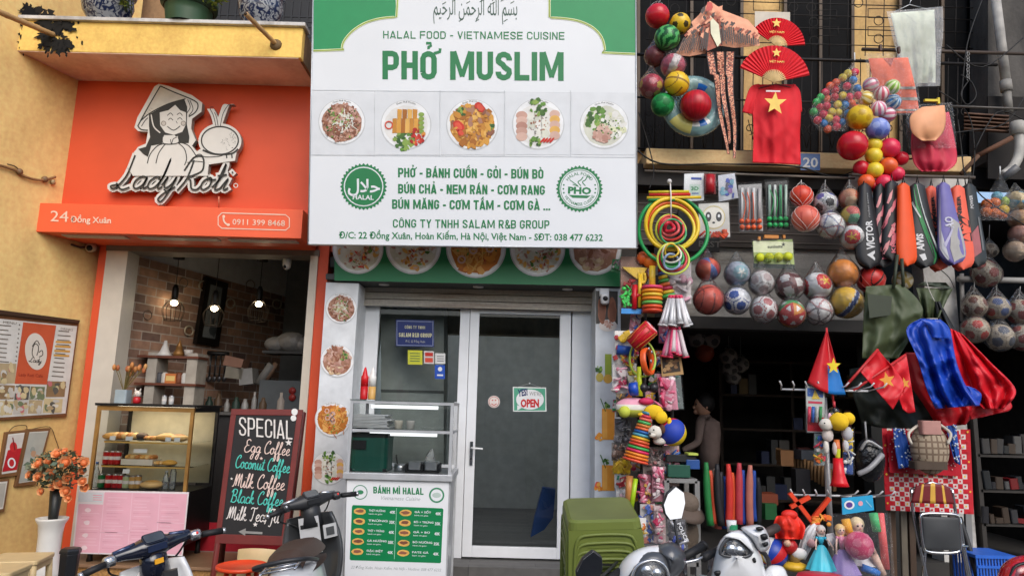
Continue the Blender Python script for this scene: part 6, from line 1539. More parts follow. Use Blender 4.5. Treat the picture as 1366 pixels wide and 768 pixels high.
b=B();b.rect(FP(6.56),1068,205,1094,227,c(86,124,180,.4),0,thick=.006);b.text(FP(6.556),'20',1071,223,1091,223.6,13,c(236,236,232),0,.02);b.build('house_number',label='blue house number plate reading 20 on the balcony ledge',cat='plate')
# ------ net bag of play balls
def k6(x,y):return(1060+x/3.717,60+y/3.717)
BC={'orange':c(240,100,50,.3),'pink':c(232,50,84,.3),'blue':c(36,130,206,.3),'green':c(60,190,90,.3),'yellow':c(240,212,60,.3),'red':c(206,28,50,.3)}
random.seed(17);pts=[]
poly_=[(296,120),(318,220),(310,310),(250,400),(180,425),(110,400),(82,350),(84,310),(140,240),(220,160)]
def inside(x,y):
 r_=False;n=len(poly_)
 for i in range(n):
  (xa,ya),(xb,yb)=poly_[i],poly_[i-1]
  if(ya>y)!=(yb>y)and x<(xb-xa)*(y-ya)/(yb-ya)+xa:r_=not r_
 return r_
tries=0
while len(pts)<40 and tries<6000:
 tries+=1;x,y=random.uniform(80,320),random.uniform(130,430)
 if inside(x,y)and all((x-a)**2+(y-e)**2>31**2 for a,e in pts):pts.append((x,y))
keys=['orange','pink','blue','yellow','pink','green','red','orange']
for i,(x,y)in enumerate(pts):
 k=keys[(i*5+int(y/40))%8];px_,py_=k6(x,y);Y=6.32-.05*math.cos((x-200)/80)+random.uniform(-.03,.03)
 b=B();b.ball(at(px_,py_,Y),5.4*pxm(px_,py_,Y),BC[k],12,8);b.build('play_ball',label='small %s play ball, %s of the clear bag below the balcony rail'%(k,'near the top' if y<220 else 'around the middle' if y<330 else 'near the bottom'),cat='play ball',group='play balls in the clear bag')
b=B()
def bgf(u_,v_):
 yy=78+v_*350;hw=[0,30,75,108,120,112,70][min(6,int(v_*6))];k=v_*6-int(v_*6);nx=[0,30,75,108,120,112,70,10][min(7,int(v_*6)+1)];hw=hw+(nx-hw)*k;cx=298-105*min(1,v_*1.3)
 px_,py_=k6(cx+hw*1.05*(2*u_-1),yy);return at(px_,py_,6.25-.06*math.sin(math.pi*u_)+.012*math.sin(u_*23+v_*11))
b.grid(bgf,14,14,BAG);b.tube([at(*k6(298,76),6.24),at(*k6(297,40),6.3)],.006,c(226,226,222),5);b.build('clear_bag',label='clear bag that holds the small coloured play balls',cat='bag')
for i,(x,y,cs,lb)in enumerate(((378,200,('e68fa5','f0dfe0'),'pink and white striped ball at the top of its bag'),(430,242,('df6a7e','f2e0e0'),'rosy striped ball touching the vest bag'),(483,210,('8fc04a','e6ecc0'),'lime striped ball against the orange vest'),(352,266,('d9b23a','f0e6b0'),'yellow striped ball above the big yellow one'),(488,283,('2f7fc4','d6e6f0'),'blue striped ball beside the orange vest'),(415,316,('e07a98','f2e4e6'),'pink striped ball above the lilac ball'),(463,346,('d9708c','efdfe0'),'dull pink striped ball right of the lilac ball'))):
 h2=lambda h:c(int(h[:2],16),int(h[2:4],16),int(h[4:],16),.3);px_,py_=k6(x,y)
 ball(px_,py_,10.2,6.3-.02*(i%3),f_stripes([h2(cs[0]),h2(cs[1])],16),lb,group='striped balls in a bag',seg=(32,14),rot=Matrix.Rotation(random.uniform(.6,1.4),3,'X')@Matrix.Rotation(random.random()*3,3,'Y'))
for(x,y,r_,m,lb)in((322,360,16.5,'yc','crumpled looking yellow ball in the middle of the balcony balls'),(412,418,15,'bl','lilac blue ball below the striped balls'),(287,500,19.5,'rd','biggest red ball, lower left of the lilac ball')):
 px_,py_=k6(x,y);ball(px_,py_,r_,6.22,f_spots(c(226,190,36,.3),[c(200,160,20,.3)],.965)if m=='yc' else f_spots(c(120,140,214,.3),[c(90,110,190,.3),c(160,176,230,.3)],.955)if m=='bl' else None,lb,c(200,22,40,.25))
for(x,y,r_,k,lb)in((395,497,10,'yellow','half hidden yellow ball under the lilac ball'),(470,512,13.5,'pink','larger pink red ball below the lilac ball'),(392,550,11,'yellow','upper of the two bright yellow balls in the lower bunch'),(397,622,11,'yellow','lower of the two bright yellow balls in the lower bunch'),(465,600,11.5,'orange','orange ball right of the lower yellow one'),(528,563,9.5,'red','red ball at the right edge of the lower bunch'),(330,612,10.5,'red','dark red ball at the left edge of the lower bunch'),(355,680,10.5,'orange','orange ball at the lower left of the bunch'),(443,685,11.5,'pink','pink red ball at the bottom of the bunch'),(506,640,10,'pink','pink red ball at the lower right of the bunch'),(388,700,8,'red','red ball half hidden between the bottom balls')):
 px_,py_=k6(x,y);ball(px_,py_,r_,6.26+(.05 if k=='red' else 0),None,lb,BC[k])
# ------ bagged garments
def k8(pts):return[(1080+x/3.34,y/3.34)for x,y in pts]
def bagsheet(left,right,Y,amp,seed,parent,mat=BAG,nu=18,nv=14):b=B();drape(b,left,right,Y,amp,1.6,mat,nu,nv,seed,bulge=.03);b.build('bag',parent)
vest=thing('safety_vest','orange safety vest with grey bands in a clear bag','vest',at(1190,110,6.3));VM=c(246,112,76,.6,var=.08)
b=B();f=drape(b,k8([(262,262),(285,380),(310,505)]),k8([(438,258),(468,380),(490,505)]),6.3,.02,1.6,VM,24,18,6,bulge=.03);b.build('body',vest,solid=.006)
b=B();b.add([f(u_,v_)+V((0,-.008,0))for u_,v_ in((.36,.005),(.5,.2),(.64,.005))],[(0,2,1)],c(190,90,70));b.build('neck_opening',vest)
b=B()
for v_ in(.53,.70,.9):b.add([f(u_,v_+e)+V((0,-.007,0))for u_ in[j/12 for j in range(13)]for e in(0,.045)],[(2*j,2*j+2,2*j+3,2*j+1)for j in range(12)],c(150,146,140,.3,.3))
b.build('reflective_band',vest);bagsheet(k8([(245,240),(262,380),(290,515)]),k8([(440,232),(480,370),(496,512)]),6.24,.03,61,vest)
for x,y in((315,215),(397,224)):b=B();p=at(*k8([(x,y)])[0],6.22);b.box(p,(.02,.03,.06),c(70,44,36));b.build('peg',vest)
ga=thing('bagged_tunic','pale green garment in a clear bag hung highest at the right of the balcony','garment',at(1222,60,6.5))
b=B();drape(b,k8([(360,60),(392,200),(415,310),(420,375)]),k8([(555,45),(560,200),(560,300),(560,370)]),6.5,.04,2.4,c(214,222,198,.7,var=.1),26,20,8,bulge=.04);b.build('cloth',ga,solid=.005)
bagsheet(k8([(343,52),(372,180),(392,260),(400,388)]),k8([(594,30),(596,150),(585,250),(582,384)]),6.42,.04,62,ga,FOG)
b=B();b.tube([at(*q,6.48)for q in k8([(445,22),(450,5),(470,-12)])],.004,STEEL,5);b.tube([at(*q,6.48)for q in k8([(375,55),(445,22),(540,45)])],.004,STEEL,5);b.build('hanger',ga)
rb_=thing('bagged_raincoat','pink red folded raincoat in a clear bag at the right end of the balcony','garment',at(1246,190,6.3))
b=B();drape(b,k8([(470,520),(452,620),(462,720),(500,765)]),k8([(620,500),(645,620),(655,720),(610,765)]),6.3,.03,2,c(214,50,76,.5,var=.12),20,14,11,bulge=.06);b.build('cloth',rb_,solid=.006)
bagsheet(k8([(430,470),(430,600),(440,660)]),k8([(635,455),(648,560),(655,660)]),6.22,.03,63,rb_)
b=B();drape(b,k8([(500,478),(448,520),(456,590),(500,628)]),k8([(600,470),(606,530),(596,585),(560,628)]),6.12,.012,1.2,c(240,170,124,.55,var=.1),14,10,12,bulge=.05);b.build('folded_cap',label='peach folded cap clipped over the pink raincoat bag',cat='cap',solid=.006)
for(x,y,w_,h_,lb)in((1241.5,134.5,.12,.022,'long yellow clip on the rail above the peach cap'),(1251.5,135,.02,.06,'upright yellow peg beside the long yellow clip')):b=B();b.box(at(x,y,6.2),(w_,.025,h_),c(226,200,40));b.build('clip',label=lb,cat='clip')
# rails, wires, pipes of the upper right
b=B();b.tube([at(1150,66,6.5),at(1366,72,6.55)],.018,c(70,56,46,.6),8);b.build('hanging_rail',label='rusty rail that carries the bagged garments',cat='rail')
b=B();b.tube([at(1270,142,6.4),at(1380,146,6.4)],.012,c(90,84,78,.5),8);b.build('hanging_rail',label='thin rail right of the pink bagged raincoat',cat='rail')
pp=thing('drain_pipe','pale grey drain pipe on the old wall at the upper right','pipe',at(1335,60,6.75));b=B();b.tube([at(1326,-20,6.75),at(1343,118,6.75)],.045,c(176,172,166,.6,var=.3),14);b.tube([at(1341,108,6.75),at(1343,122,6.75)],.054,c(150,146,140,.6),14);b.tube([at(1343,120,6.75),at(1346,150,6.75)],.038,c(130,126,120,.6),12);b.build('pipe',pp)
pp=thing('pipe_elbow','pale elbow pipe hanging lower at the right edge','pipe',at(1358,190,6.6));b=B();b.tube(smooth([at(1357,165,6.6),at(1360,200,6.6),at(1352,222,6.6),at(1338,234,6.6)],5),.045,c(190,186,178,.6,var=.3),12);b.tube([at(1357,163,6.6),at(1358,180,6.6)],.06,c(176,172,164,.6),12);b.build('pipe',pp)
b=B();b.tube([at(1300,210,6.6),at(1350,184,6.5)],.025,c(110,74,54,.8,var=.4),8);b.tube([at(1282,232,6.5),at(1305,208,6.5)],.02,c(96,68,50,.8),8);b.build('awning_arm',label='rusty folded awning arm at the upper right',cat='arm')
b=B();b.grid(lambda u_,v_:at(1286+60*u_,150+24*v_+4*u_,6.7-.03*math.sin(30*v_)),4,30,c(104,76,60,.85,var=.5));b.build('rusty_sheet',label='rusty corrugated sheet beneath the rail at the right',cat='sheet',solid=.004)
random.seed(77)
for k,pts in enumerate(([(1250,120),(1290,150),(1300,200),(1297,240)],[(1262,60),(1310,90),(1366,50)],[(1300,200),(1330,150),(1366,160)],[(1282,100),(1296,110),(1302,128),(1290,140),(1282,125),(1292,108)],[(845,196),(880,218),(960,219),(1060,222),(1120,236),(1200,214),(1290,208)],[(1175,215),(1130,232),(1110,240)],[(852,150),(868,205),(872,232),(866,252)],[(1284,225),(1310,262),(1366,300)],[(1278,160),(1290,260),(1300,300)],[(1310,0),(1290,60),(1282,140)],[(1245,180),(1290,175),(1340,165),(1366,130)])):
 b=B();b.tube(smooth([at(x,y,6.45-.02*(k%4))for x,y in pts],5),.006 if k!=4 else .009,c(24,22,22,.6),5)
 b.build('cable',label=('black cable sagging right of the pale garment','black cable crossing the upper right corner','thin cable in front of the drain pipe','small coil of black wire by the drain pipe','long black cable along the balcony ledge','short cable under the ledge by the number plate','black cable beside the white shop sign','cable over the right hand balls','cable behind the right end of the racket bags','cable down the window grille at the right','cable across the rusty sheet')[k],cat='cable')
b=B();
for k in range(9):p=at(1291.5,72+k*4.2,6.5);b.tube([p+V((.012*math.cos(a),.004*(k%2),.02*math.sin(a)))for a in[6.283*j/8 for j in range(8)]],.004,c(150,150,150,.4,.6),4,True)
b.build('chain',label='short steel chain hanging at the upper right',cat='chain')
# ------ hoops
def k1(x,y):return(800+x/4.267,220+y/4.267)
def hoop(px_,py_,r_,th,m,Y,label,ry=None):
 u_=pxm(px_,py_,Y);p=at(px_,py_,Y);b=B()
 b.tube([p+V((r_*u_*math.cos(a),.02*math.sin(a*2),(ry or r_)*u_*math.sin(a)))for a in[6.283*j/48 for j in range(48)]],th*u_,m,8,True)
 b.build('hoop',label=label,cat='hoop',group='plastic hoops at the corner')
YG=c(214,196,40,.3);OR=c(226,110,40,.3)
hoop(898,307,46,2.6,c(34,160,84,.3),6.05,'largest hoop, green, behind the yellow ones')
hoop(896.5,299,35,2.6,c(238,200,44,.3),6.0,'outer yellow hoop at the corner by the white sign');hoop(896.5,301.5,32,2.3,c(220,96,36,.3),6.02,'orange hoop just inside the outer yellow one');hoop(897,303,29,2.3,c(232,206,60,.3),6.0,'inner yellow hoop inside the orange one')
hoop(895,306,20,1.3,c(196,206,70,.3),5.97,'thin lime hoop round the red coil');hoop(895.5,304,16.5,1.8,c(206,60,50,.3),5.96,'red hoop inside the thin lime hoop');hoop(894,303,11.5,2,c(214,84,84,.3),5.95,'coral hoop in the heart of the coil');hoop(893,303,6,2.6,c(206,40,60,.3),5.94,'smallest hoop, red, at the centre of the coil');hoop(898,309,17,1.3,c(60,170,110,.3),5.95,'thin green hoop around the coil')
hoop(898,345,21,1.5,c(206,220,90,.3),5.95,'lime hoop lowest at the corner');hoop(898,344,17.5,1.8,c(206,50,60,.3),5.96,'red hoop inside the lowest lime hoop');hoop(896,338,12.5,1.4,c(226,222,206,.3),5.93,'white hoop above the lowest red hoop');hoop(897,342,14.5,1.4,c(60,170,90,.3),5.94,'green hoop inside the lowest red hoop');hoop(896,334,9,1.4,c(226,190,60,.3),5.92,'small yellow hoop joining the two coils');hoop(896,349,10.5,1.6,c(150,170,200,.3),5.93,'pale blue hoop at the bottom of the coil')
for(x0,x1,y,m,lb)in((865.6,919,256.5,YG,'top yellow plastic stick over the hoops'),(866,920.7,260,c(206,40,40,.3),'red plastic stick between the two yellow ones'),(863,935,264,c(232,196,50,.3),'lower, longer yellow plastic stick'),(865,900,267,c(50,150,80,.3),'short green stick under the yellow sticks')):b=B();b.tube([at(x0,y,6.0),at(x1,y-.8,6.0)],.014,m,8);b.build('play_stick',label=lb,cat='stick')
b=B();b.tube([at(894,242,6.0),at(895,262,5.96),at(895,290,5.95)],.006,c(230,226,220),5);b.ball(at(893,242,6.0),.022,c(214,210,206),10,8);b.build('hook_string',label='white string and knob that hold the hoops',cat='string')
# ------ packs under the ledge
def pack(name,label,cat,poly,Y,card,draw=None,bag=True,thick=.012,group=None,solid=0):
 xs=[p[0]for p in poly];ys=[p[1]for p in poly];t=thing(name,label,cat,at(sum(xs)/len(xs),max(ys),Y),group)
 b=B();pl_=FP(Y);b.poly(pl_,poly,card,0,thick);b.build('card',t)
 if draw:b=B();draw(b,FP(Y));b.build('contents',t)
 if bag and len(poly)==4:
  b=B();e=2.0;(x0,y0),(x1,y1),(x2,y2),(x3,y3)=poly;drape(b,[(x0-e,y0-e*1.5),(x3-e,y3+e)],[(x1+e,y1-e*1.5),(x2+e,y2+e)],Y-.035,.02,1.5,BAGP,8,8,int(x0*7+y0),bulge=.03);b.build('bag',t)
 return t
def lumps(b,pl,x0,y0,x1,y1,n,cols,s0,s1,off=.02,th=.02):
 for k in range(n):
  x,y,s_=random.uniform(x0,x1),random.uniform(y0,y1),random.uniform(s0,s1);u_=s_*pxm(x,y,pl.p.y);rt=Matrix.Rotation(random.uniform(-1.5,1.5),3,'Y');q=pl(x,y,off)
  if k%3==1:b.rbox(q,(u_*2,u_*.9,u_*random.uniform(.8,2.6)),u_*.25,random.choice(cols),rt,2)
  elif k%3==2:b.tube([q-rt@V((u_*1.6,0,0)),q+rt@V((u_*1.6,-.01,0))],u_*.45,random.choice(cols),6)
  else:b.ball(pl(x,y,off),s_*pxm(x,y,pl.p.y),random.choice(cols),8,6,None,(1,.5,random.uniform(.6,1.3)))
MY=6.35
pack('goggle_pack','white blister pack with green and blue print right of the hoops','pack',[(913,232),(939,231),(939,267),(912,269)],MY,c(226,230,232,.3),lambda b,pl:(b.rect(pl,920,246,934,262,c(206,226,216),.002),b.text(pl,'3D',922,254,932,254,5,c(40,150,90),.004,.03),b.stroke(pl,[(922,238),(936,238.5)],3,c(50,80,170),.002),b.stroke(pl,[(923,258),(932,258)],1.5,c(80,110,180),.004)))
pack('tube_pack','red tube pack between two white packs','pack',[(939.5,232),(955,232),(955,259),(939.5,259)],MY-.01,c(140,40,40),lambda b,pl:b.tube([pl(947,234,.03),pl(947,257,.03)],.045,c(180,36,44,.3),14))
pack('game_pack','silver blue printed pack left of the jump ropes','pack',[(958,234),(980,231),(985,264),(959,269)],MY,c(196,200,210,.25),lambda b,pl:[b.disc(pl,random.uniform(963,979),random.uniform(240,262),random.uniform(1.5,4),random.uniform(1.5,4),random.choice([c(70,90,180),c(150,110,170),c(120,170,190),c(90,90,110)]),.002+k*.0003,10,.3)for k in range(22)])
def eyes(b,pl):
 b.disc(pl,952,290,15,14,c(236,232,220),.002,24);b.ring(pl,952,290,14.5,15.5,c(214,196,120),.003)
 for x in(945,959):b.disc(pl,x,289,4,6.5,c(60,60,62),.003,14);b.disc(pl,x,288,1.6,2.2,WHITE,.004,10)
 b.disc(pl,952,297,2,1.4,BLACK,.004,10);lumps(b,pl,936,310,970,315,16,[c(226,90,50),c(206,60,40)],2,3.5)
pack('face_pack','clear pack with a black and white face card and red base','pack',[(932,272),(972,270),(974,316),(933,317)],MY-.02,c(206,204,198,.3),eyes)
def ropes(x0,x1,y0,y1,hc,ec):
 def f(b,pl):
  for k in range(4):
   x=x0+(x1-x0)*(k+.5)/4;b.tube([pl(x,y0+4,.02),pl(x-.3,y1-16,.02)],.013,hc[k%len(hc)],8)
   b.ball(pl(x-.3,y1-13,.03),.024,ec,10,8);b.ball(pl(x+.2,y1-5,.03),.024,ec,10,8)
  for k in range(3):b.tube(smooth([pl(x0+4+7*k,y0+10,.03),pl(x0+9+5*k,y0+25,.04),pl(x0+5+7*k,y0+45,.03)],4),.005,ec,5)
 return f
pack('rope_pack','jump rope pack with white handles and orange ends','pack',[(985,247),(1016,245),(1018,308),(987,309)],MY,c(150,150,150,.4),ropes(986,1017,247,308,[c(222,222,222,.3),c(206,200,200,.3)],c(240,100,50,.3)))
pack('rope_pack','jump rope pack on black card with green ends','pack',[(1021,243),(1050,241),(1054,306),(1024,307)],MY,c(28,30,30,.4),ropes(1023,1052,243,305,[c(190,214,200,.3),c(222,226,222,.3),c(110,170,140,.3)],c(40,170,90,.3)))
def tennis(b,pl):
 b.rect(pl,1005,322,1058,337,c(226,232,190,.3),.002)
 for k in range(4):b.ball(pl(1013.5+k*12.5,343.5-k*.4,.02),6.2*pxm(1030,343,MY),c(214,222,44,.5),14,10)
 b.text(pl,'sunbatta',1024,331,1044,330.5,4,c(60,66,60),.004,.02);b.poly(pl,[(1045+x*3,326+y*3)for x,y in starpts()],c(60,66,60),.004);b.text(pl,'G-PRO',1021,349,1036,348.5,4,c(110,140,60),.075,.01)
 b.rect(pl,1005,352,1060,358,c(50,64,60),.003)
pack('tennis_ball_pack','lime card with four yellow balls clipped under the rope packs','pack',[(1004,322),(1057,319),(1060,355),(1007,358)],MY,c(170,190,110,.35),tennis)
for(x0,x1,y,lb)in((1011,1014,318,'left orange clip over the yellow ball card'),(1019,1038,316,'wide orange clip over the yellow ball card'),(1044,1047,316,'right orange clip over the yellow ball card')):b=B();u_=pxm(x0,y,MY);b.box(at((x0+x1)/2,y,MY-.02),((x1-x0)*u_,.03,.03),c(206,130,50));b.build('clip',label=lb,cat='clip')
b=B();b.tube([at(860,228,6.42),at(1140,238,6.42)],.012,c(120,110,100),8);b.build('hanging_rail',label='rail under the ledge that carries ropes and net balls',cat='rail')
# ------ balls, two rows
SWH=c(250,250,248,.35);BG2=c(206,196,182,.4);SB_=c(60,74,150,.35);SBK=c(44,44,48,.35);SRD=c(206,44,50,.35)
NETW=c(226,222,216,.5);BY_=6.32;random.seed(23)
ball(1069,262,15,BY_,f_basket(c(222,74,50,.35),c(190,50,36)),'red ball in a white net, upper of a pair',hang=(1069,240),net=NETW)
ball(1074.5,291.5,18,BY_-.06,f_basket(c(226,110,90,.35),c(200,84,70)),'coral ball in a white net, lower of a pair',net=NETW)
ball(1100.7,271.5,15.5,BY_,f_soccer(SWH,[SB_,SBK,c(120,110,190,.35)],c(190,190,192)),'white football with navy patches under the ledge',hang=(1101,240),bag=True)
ball(1107.7,301,17.5,BY_-.06,f_band(SWH,[c(206,150,150,.35),c(150,160,190,.35),c(170,170,174,.35)],.05),'white football with faint pink lines',bag=True)
ball(1133.5,265.7,14,BY_,f_patch([c(226,130,96),c(232,190,150),c(240,110,60),c(206,196,150),c(220,150,110)]),'orange and cream patchwork ball, top of its column',hang=(1133,240),bag=True)
ball(1136,289,14.5,BY_-.04,f_patch([c(236,200,70),c(110,180,140),c(232,130,110),c(240,224,200),c(220,100,90)]),'yellow, green and pink patchwork ball',bag=True)
VNB=f_star(c(248,246,244,.35),c(222,44,48,.35),c(244,200,60,.35))
ball(1137,316,16,BY_-.06,VNB,'white ball with red star patches under the patchwork balls',bag=True,rot=Matrix.Rotation(-.45,3,'Z')@Matrix.Rotation(.2,3,'X'))
ball(944,359,15.5,BY_,f_stripes([c(226,90,50,.35),c(226,90,50,.35),c(80,110,180,.35),c(200,50,50,.35)],8),'orange and blue panelled ball left in the upper football row',bag=True,rot=Matrix.Rotation(1.2,3,'X'))
ball(945,399,19.5,BY_-.06,f_basket(c(226,84,60,.35),c(140,40,30)),'orange red basketball in clear wrap, left of the lower football row',bag=True)
ball(983,365,16.5,BY_,f_star(c(180,190,206,.35),c(150,190,200,.35),c(232,230,222,.35)),'white star football with blue tint',bag=True)
ball(983,401,17.5,BY_-.05,f_soccer(c(246,247,250,.35),[c(44,90,180,.35),c(210,214,220,.35)],c(60,90,160,.35)),'white football with blue patches and lines',bag=True)
ball(1015.6,377,16.5,BY_,f_soccer(c(232,228,226,.35),[c(190,170,168,.35)],c(170,164,160,.35)),'dull silver white football',bag=True)
ball(1018.5,412.5,17.5,BY_-.05,f_soccer(c(246,242,240,.35),[c(190,110,110,.35),c(224,222,220,.35)],c(170,90,90,.35)),'white football with rosy seams',bag=True)
ball(1053,381.7,18.5,BY_,f_soccer(c(120,66,66,.35),[c(228,224,220,.35)],c(90,44,46,.35)),'maroon football with white round patches',bag=True,seg=(44,30))
ball(1055.5,418,18,BY_-.05,f_band(c(250,248,246,.35),[c(206,50,50,.35),c(80,170,100,.35),c(232,150,60,.35),c(206,40,44,.35)],.16),'white football with red, green and orange bands',bag=True)
ball(1090,381.7,18.5,BY_,VNB,'white ball with two red patches and yellow stars',hang=(1088,350),bag=True,rot=Matrix.Rotation(.25,3,'Z')@Matrix.Rotation(-.3,3,'X'))
ball(1092,415,18,BY_-.05,f_band(c(246,243,241,.35),[c(150,140,140,.35),c(206,150,150,.35)],.05),'off-white football, right of the banded one',bag=True)
ball(1124,365,19.5,BY_,None,'smooth orange ball above the yellow one',c(238,142,36,.3,var=.1),hang=(1124,340),bag=True)
ball(1129,403,20.5,BY_-.06,lambda d:c(40,70,130,.3)if abs(d.x-.25*d.z-.1)<.13 else c(230,228,220,.3)if abs(d.x-.25*d.z-.1)<.19 else c(240,190,40,.3),'yellow ball with a dark blue stripe',bag=True,rot=Matrix.Rotation(.3,3,'Y'))
ball(1161.6,373,18,BY_+.03,f_basket(c(206,50,46,.35),c(60,24,24)),'red basketball in a net behind the green aprons',net=c(206,120,110))
ball(1204,374,13,BY_+.1,f_band(c(206,196,176,.35),[c(176,150,80,.35)],.1),'pale ball half hidden by the green apron straps')
def grid_balls():
 L_=((1315,364.7,18,[c(150,70,60)],'scuffed football alone above the right hand rows'),(1320,334,10,[c(120,100,80)],'football mostly hidden behind the last racket bag'),(1300,408.6,15.5,[c(120,70,56)],'football at the left of the upper right hand row'),(1330,411,16,[c(80,100,150),c(190,60,50)],'football with blue and red patches in the upper right hand row'),(1361,416,17,[c(150,60,50)],'football cut by the right edge, upper row'),(1301,439.7,17,[c(206,176,150),c(200,60,50)],'cream football at the left of the lower right hand row'),(1333,450,18,[c(90,96,110)],'football with grey patches in the lower right hand row'),(1363,450,17,[c(150,66,56)],'football cut by the right edge, lower row'))
 for(x,y,r_,ps,lb)in L_:ball(x,y,r_,6.75,f_soccer(c(190,176,154,.4),ps,c(150,134,116)),lb,hang=(x,y-34),bag=True)
grid_balls()
for(x,y,r_,cs,lb)in((1356,269,14,[c(206,180,130),c(110,170,190),c(226,200,150)],'blue and cream patchwork ball at the right edge'),(1359,292,13,[c(206,160,110),c(190,140,90)],'tan ball below the patchwork ball at the right edge'),(1360,313,13,[c(206,160,130),c(190,130,110)],'rosy tan ball in the right edge column'),(1354,335,13.5,[c(206,180,150),c(180,150,120)],'pale ball lowest in the right edge column')):ball(x,y,r_,6.5,f_patch(cs,DOD),lb,bag=True)
for k,(x,y,cc_,lb)in enumerate(((1316,272,0,'left of the upper orange balls in the right hand bag'),(1327,270,0,'middle of the upper orange balls in the right hand bag'),(1316,283,0,'left of the lower orange balls in the right hand bag'),(1327,284,0,'middle of the lower orange balls in the right hand bag'),(1337,286,0,'right of the lower orange balls in the right hand bag'),(1330,262,1,'light blue ball on top in the right hand bag'),(1340,269,2,'lime ball in the right hand bag'),(1339,280,3,'yellow ball in the right hand bag'))):
 ball(x,y,6.6,6.5-.02*(k%2),f_spots([c(236,120,40,.4),c(110,180,200,.4),c(170,200,70,.4),c(236,200,50,.4)][cc_],[c(190,90,30),c(80,150,180),c(130,160,40),c(200,160,30)][cc_:cc_+1],.97),lb,group='perforated small balls in the right hand bag',seg=(20,14))
b=B();b.grid(lambda u_,v_:at(1334+(u_-.5)*(4+52*min(1,v_*1.2)),232+62*v_,6.42-.05*math.sin(math.pi*u_)),10,10,BAG);b.tube([at(1334,233,6.43),at(1334,222,6.45)],.006,c(226,226,222),5);b.build('clear_bag',label='clear bag with small orange balls at the right edge',cat='bag')
b=B();b.tube([at(1278,372,6.8),at(1400,375,6.8)],.03,c(150,148,144,.5),8);b.build('shelf_bar',label='grey bar behind the right hand football rows',cat='bar')
b=B();b.tube([at(1283,365,6.85),at(1284,428,6.85)],.02,c(150,148,146,.5),8);b.build('steel_post',label='thin grey post left of the right hand footballs',cat='post')
b=B();b.tube([at(1336,240,6.5),at(1358,222,6.4)],.035,c(110,110,112,.4),10);b.build('grey_tube',label='grey tube leaning above the bag of orange balls',cat='tube')
# ------ racket bags
KB_=c(34,34,37,.42,var=.12)
def rbag(tx0,tx1,ty,bx0,bx1,by,Y,m,label,draw=None,r_=.05):
 t=thing('racket_bag',label,'racket bag',at((bx0+bx1)/2,by,Y),'racket bags on the rail');b=B();n=26
 H=by-ty;hb=(bx1-bx0)/2
 def half(v_):
  w0=(tx1-tx0)/2;s_=min(1,v_/.74)**1.15;w_=w0+(hb-w0)*s_;
  end=hb/H
  if v_>1-end:k=(v_-1+end)/end;w_*=math.sqrt(max(0.0,1-k*k))
  if v_<.035:w_*=math.sqrt(max(.1,v_/.035))
  mid=(tx0+tx1)/2+((bx0+bx1)/2-(tx0+tx1)/2)*v_;return w_,mid
 def front(u_,v_):w_,mid=half(v_);q=2*u_-1;return at(mid+w_*q,ty+H*v_,Y-r_*math.sqrt(max(0,1-q*q*.96)))
 b.grid(front,10,n,m);b.grid(lambda u_,v_:front(1-u_,v_)+V((0,(Y-front(1-u_,v_).y)*1.6+.001,0)),10,n,m);b.build('cover',t)
 w_,mid=half(.02);b=B();b.tube([at(mid-2,ty+3,Y-.02),at(mid,ty-9,Y),at(mid+2,ty+3,Y-.02)],.006,BLACK,5);b.build('strap',t)
 if draw:
  b=B();draw(b,front,half,ty,H);b.build('print',t)
 return t
def rpatch(b,front,pts,m,off=.004):
 """printed shape on a racket bag, subdivided so that it follows the bulge"""
 P_=[]
 L=len(pts)
 for i in range(L):
  for k in range(4):a,e=V(pts[i]),V(pts[(i+1)%L]);P_.append(a.lerp(e,k/4))
 q=[front(p.x,p.y)+V((0,-off,0))for p in P_];ce=V((sum(p.x for p in P_)/len(P_),sum(p.y for p in P_)/len(P_)));mid=front(ce.x,ce.y)+V((0,-off,0))
 b.add([mid]+q,[(0,i+1,(i+1)%len(q)+1)for i in range(len(q))],m)
def rtext(b,front,st,u0,v0,v1,hu,m,bold=.03):
 """lettering that climbs the bag from v0 (lower) to v1"""
 v,f,asp=text_geo(st,bold);b.add([front(u0-t*hu,v0+(v1-v0)*x)+V((0,-.006,0))for x,t in v],f,m)
WP_=c(222,222,222,.4);PKR=c(214,110,122,.4)
def flame(b,front,*_):
 random.seed(int(front(0,0).x*1000)%97)
 for k in range(7):v_=.16+k*.105;u_=.35+.25*math.sin(k*1.7);rpatch(b,front,[(u_,v_),(u_+.22,v_-.05),(u_+.12,v_+.06),(u_-.08,v_+.13),(u_-.2,v_+.12)],PKR if k%2 else c(226,150,150,.4),.004+k*.0003)
 rtext(b,front,'KROKA',.66,.9,.52,.2,PKR)
RY=6.22
rbag(1284,1301,245,1292,1318,356,RY+.05,c(40,44,46,.42),'black and grey racket bag at the right end of the rail',lambda b,f,*_:(rtext(b,f,'POWER',.62,.30,.14,.22,c(200,200,200)),rpatch(b,f,[(.25,.62),(.75,.5),(.75,.82),(.25,.9)],c(176,100,104)),rpatch(b,f,[(.8,.4),(.9,.4),(.9,.8),(.8,.8)],c(110,112,114))))
ob=lambda b,f,*_:(rpatch(b,f,[(0.02,.28),(.98,.42),(.98,.5),(.02,.36)],KB_),rpatch(b,f,[(.02,.60),(.98,.56),(.98,.66),(.02,.64)],KB_),rtext(b,f,'KONBER',.62,.54,.12,.24,c(30,30,32),.04),rtext(b,f,'K',.6,.86,.8,.3,c(30,30,32),.04))
OB=c(246,104,76,.45,var=.06)
rbag(1269,1286,247,1269,1301,360,RY,OB,'salmon and black racket bag second from the right end',ob)
rbag(1234,1250,248,1240,1268,361,RY+.06,OB,'salmon and black racket bag half hidden by the purple one',ob)
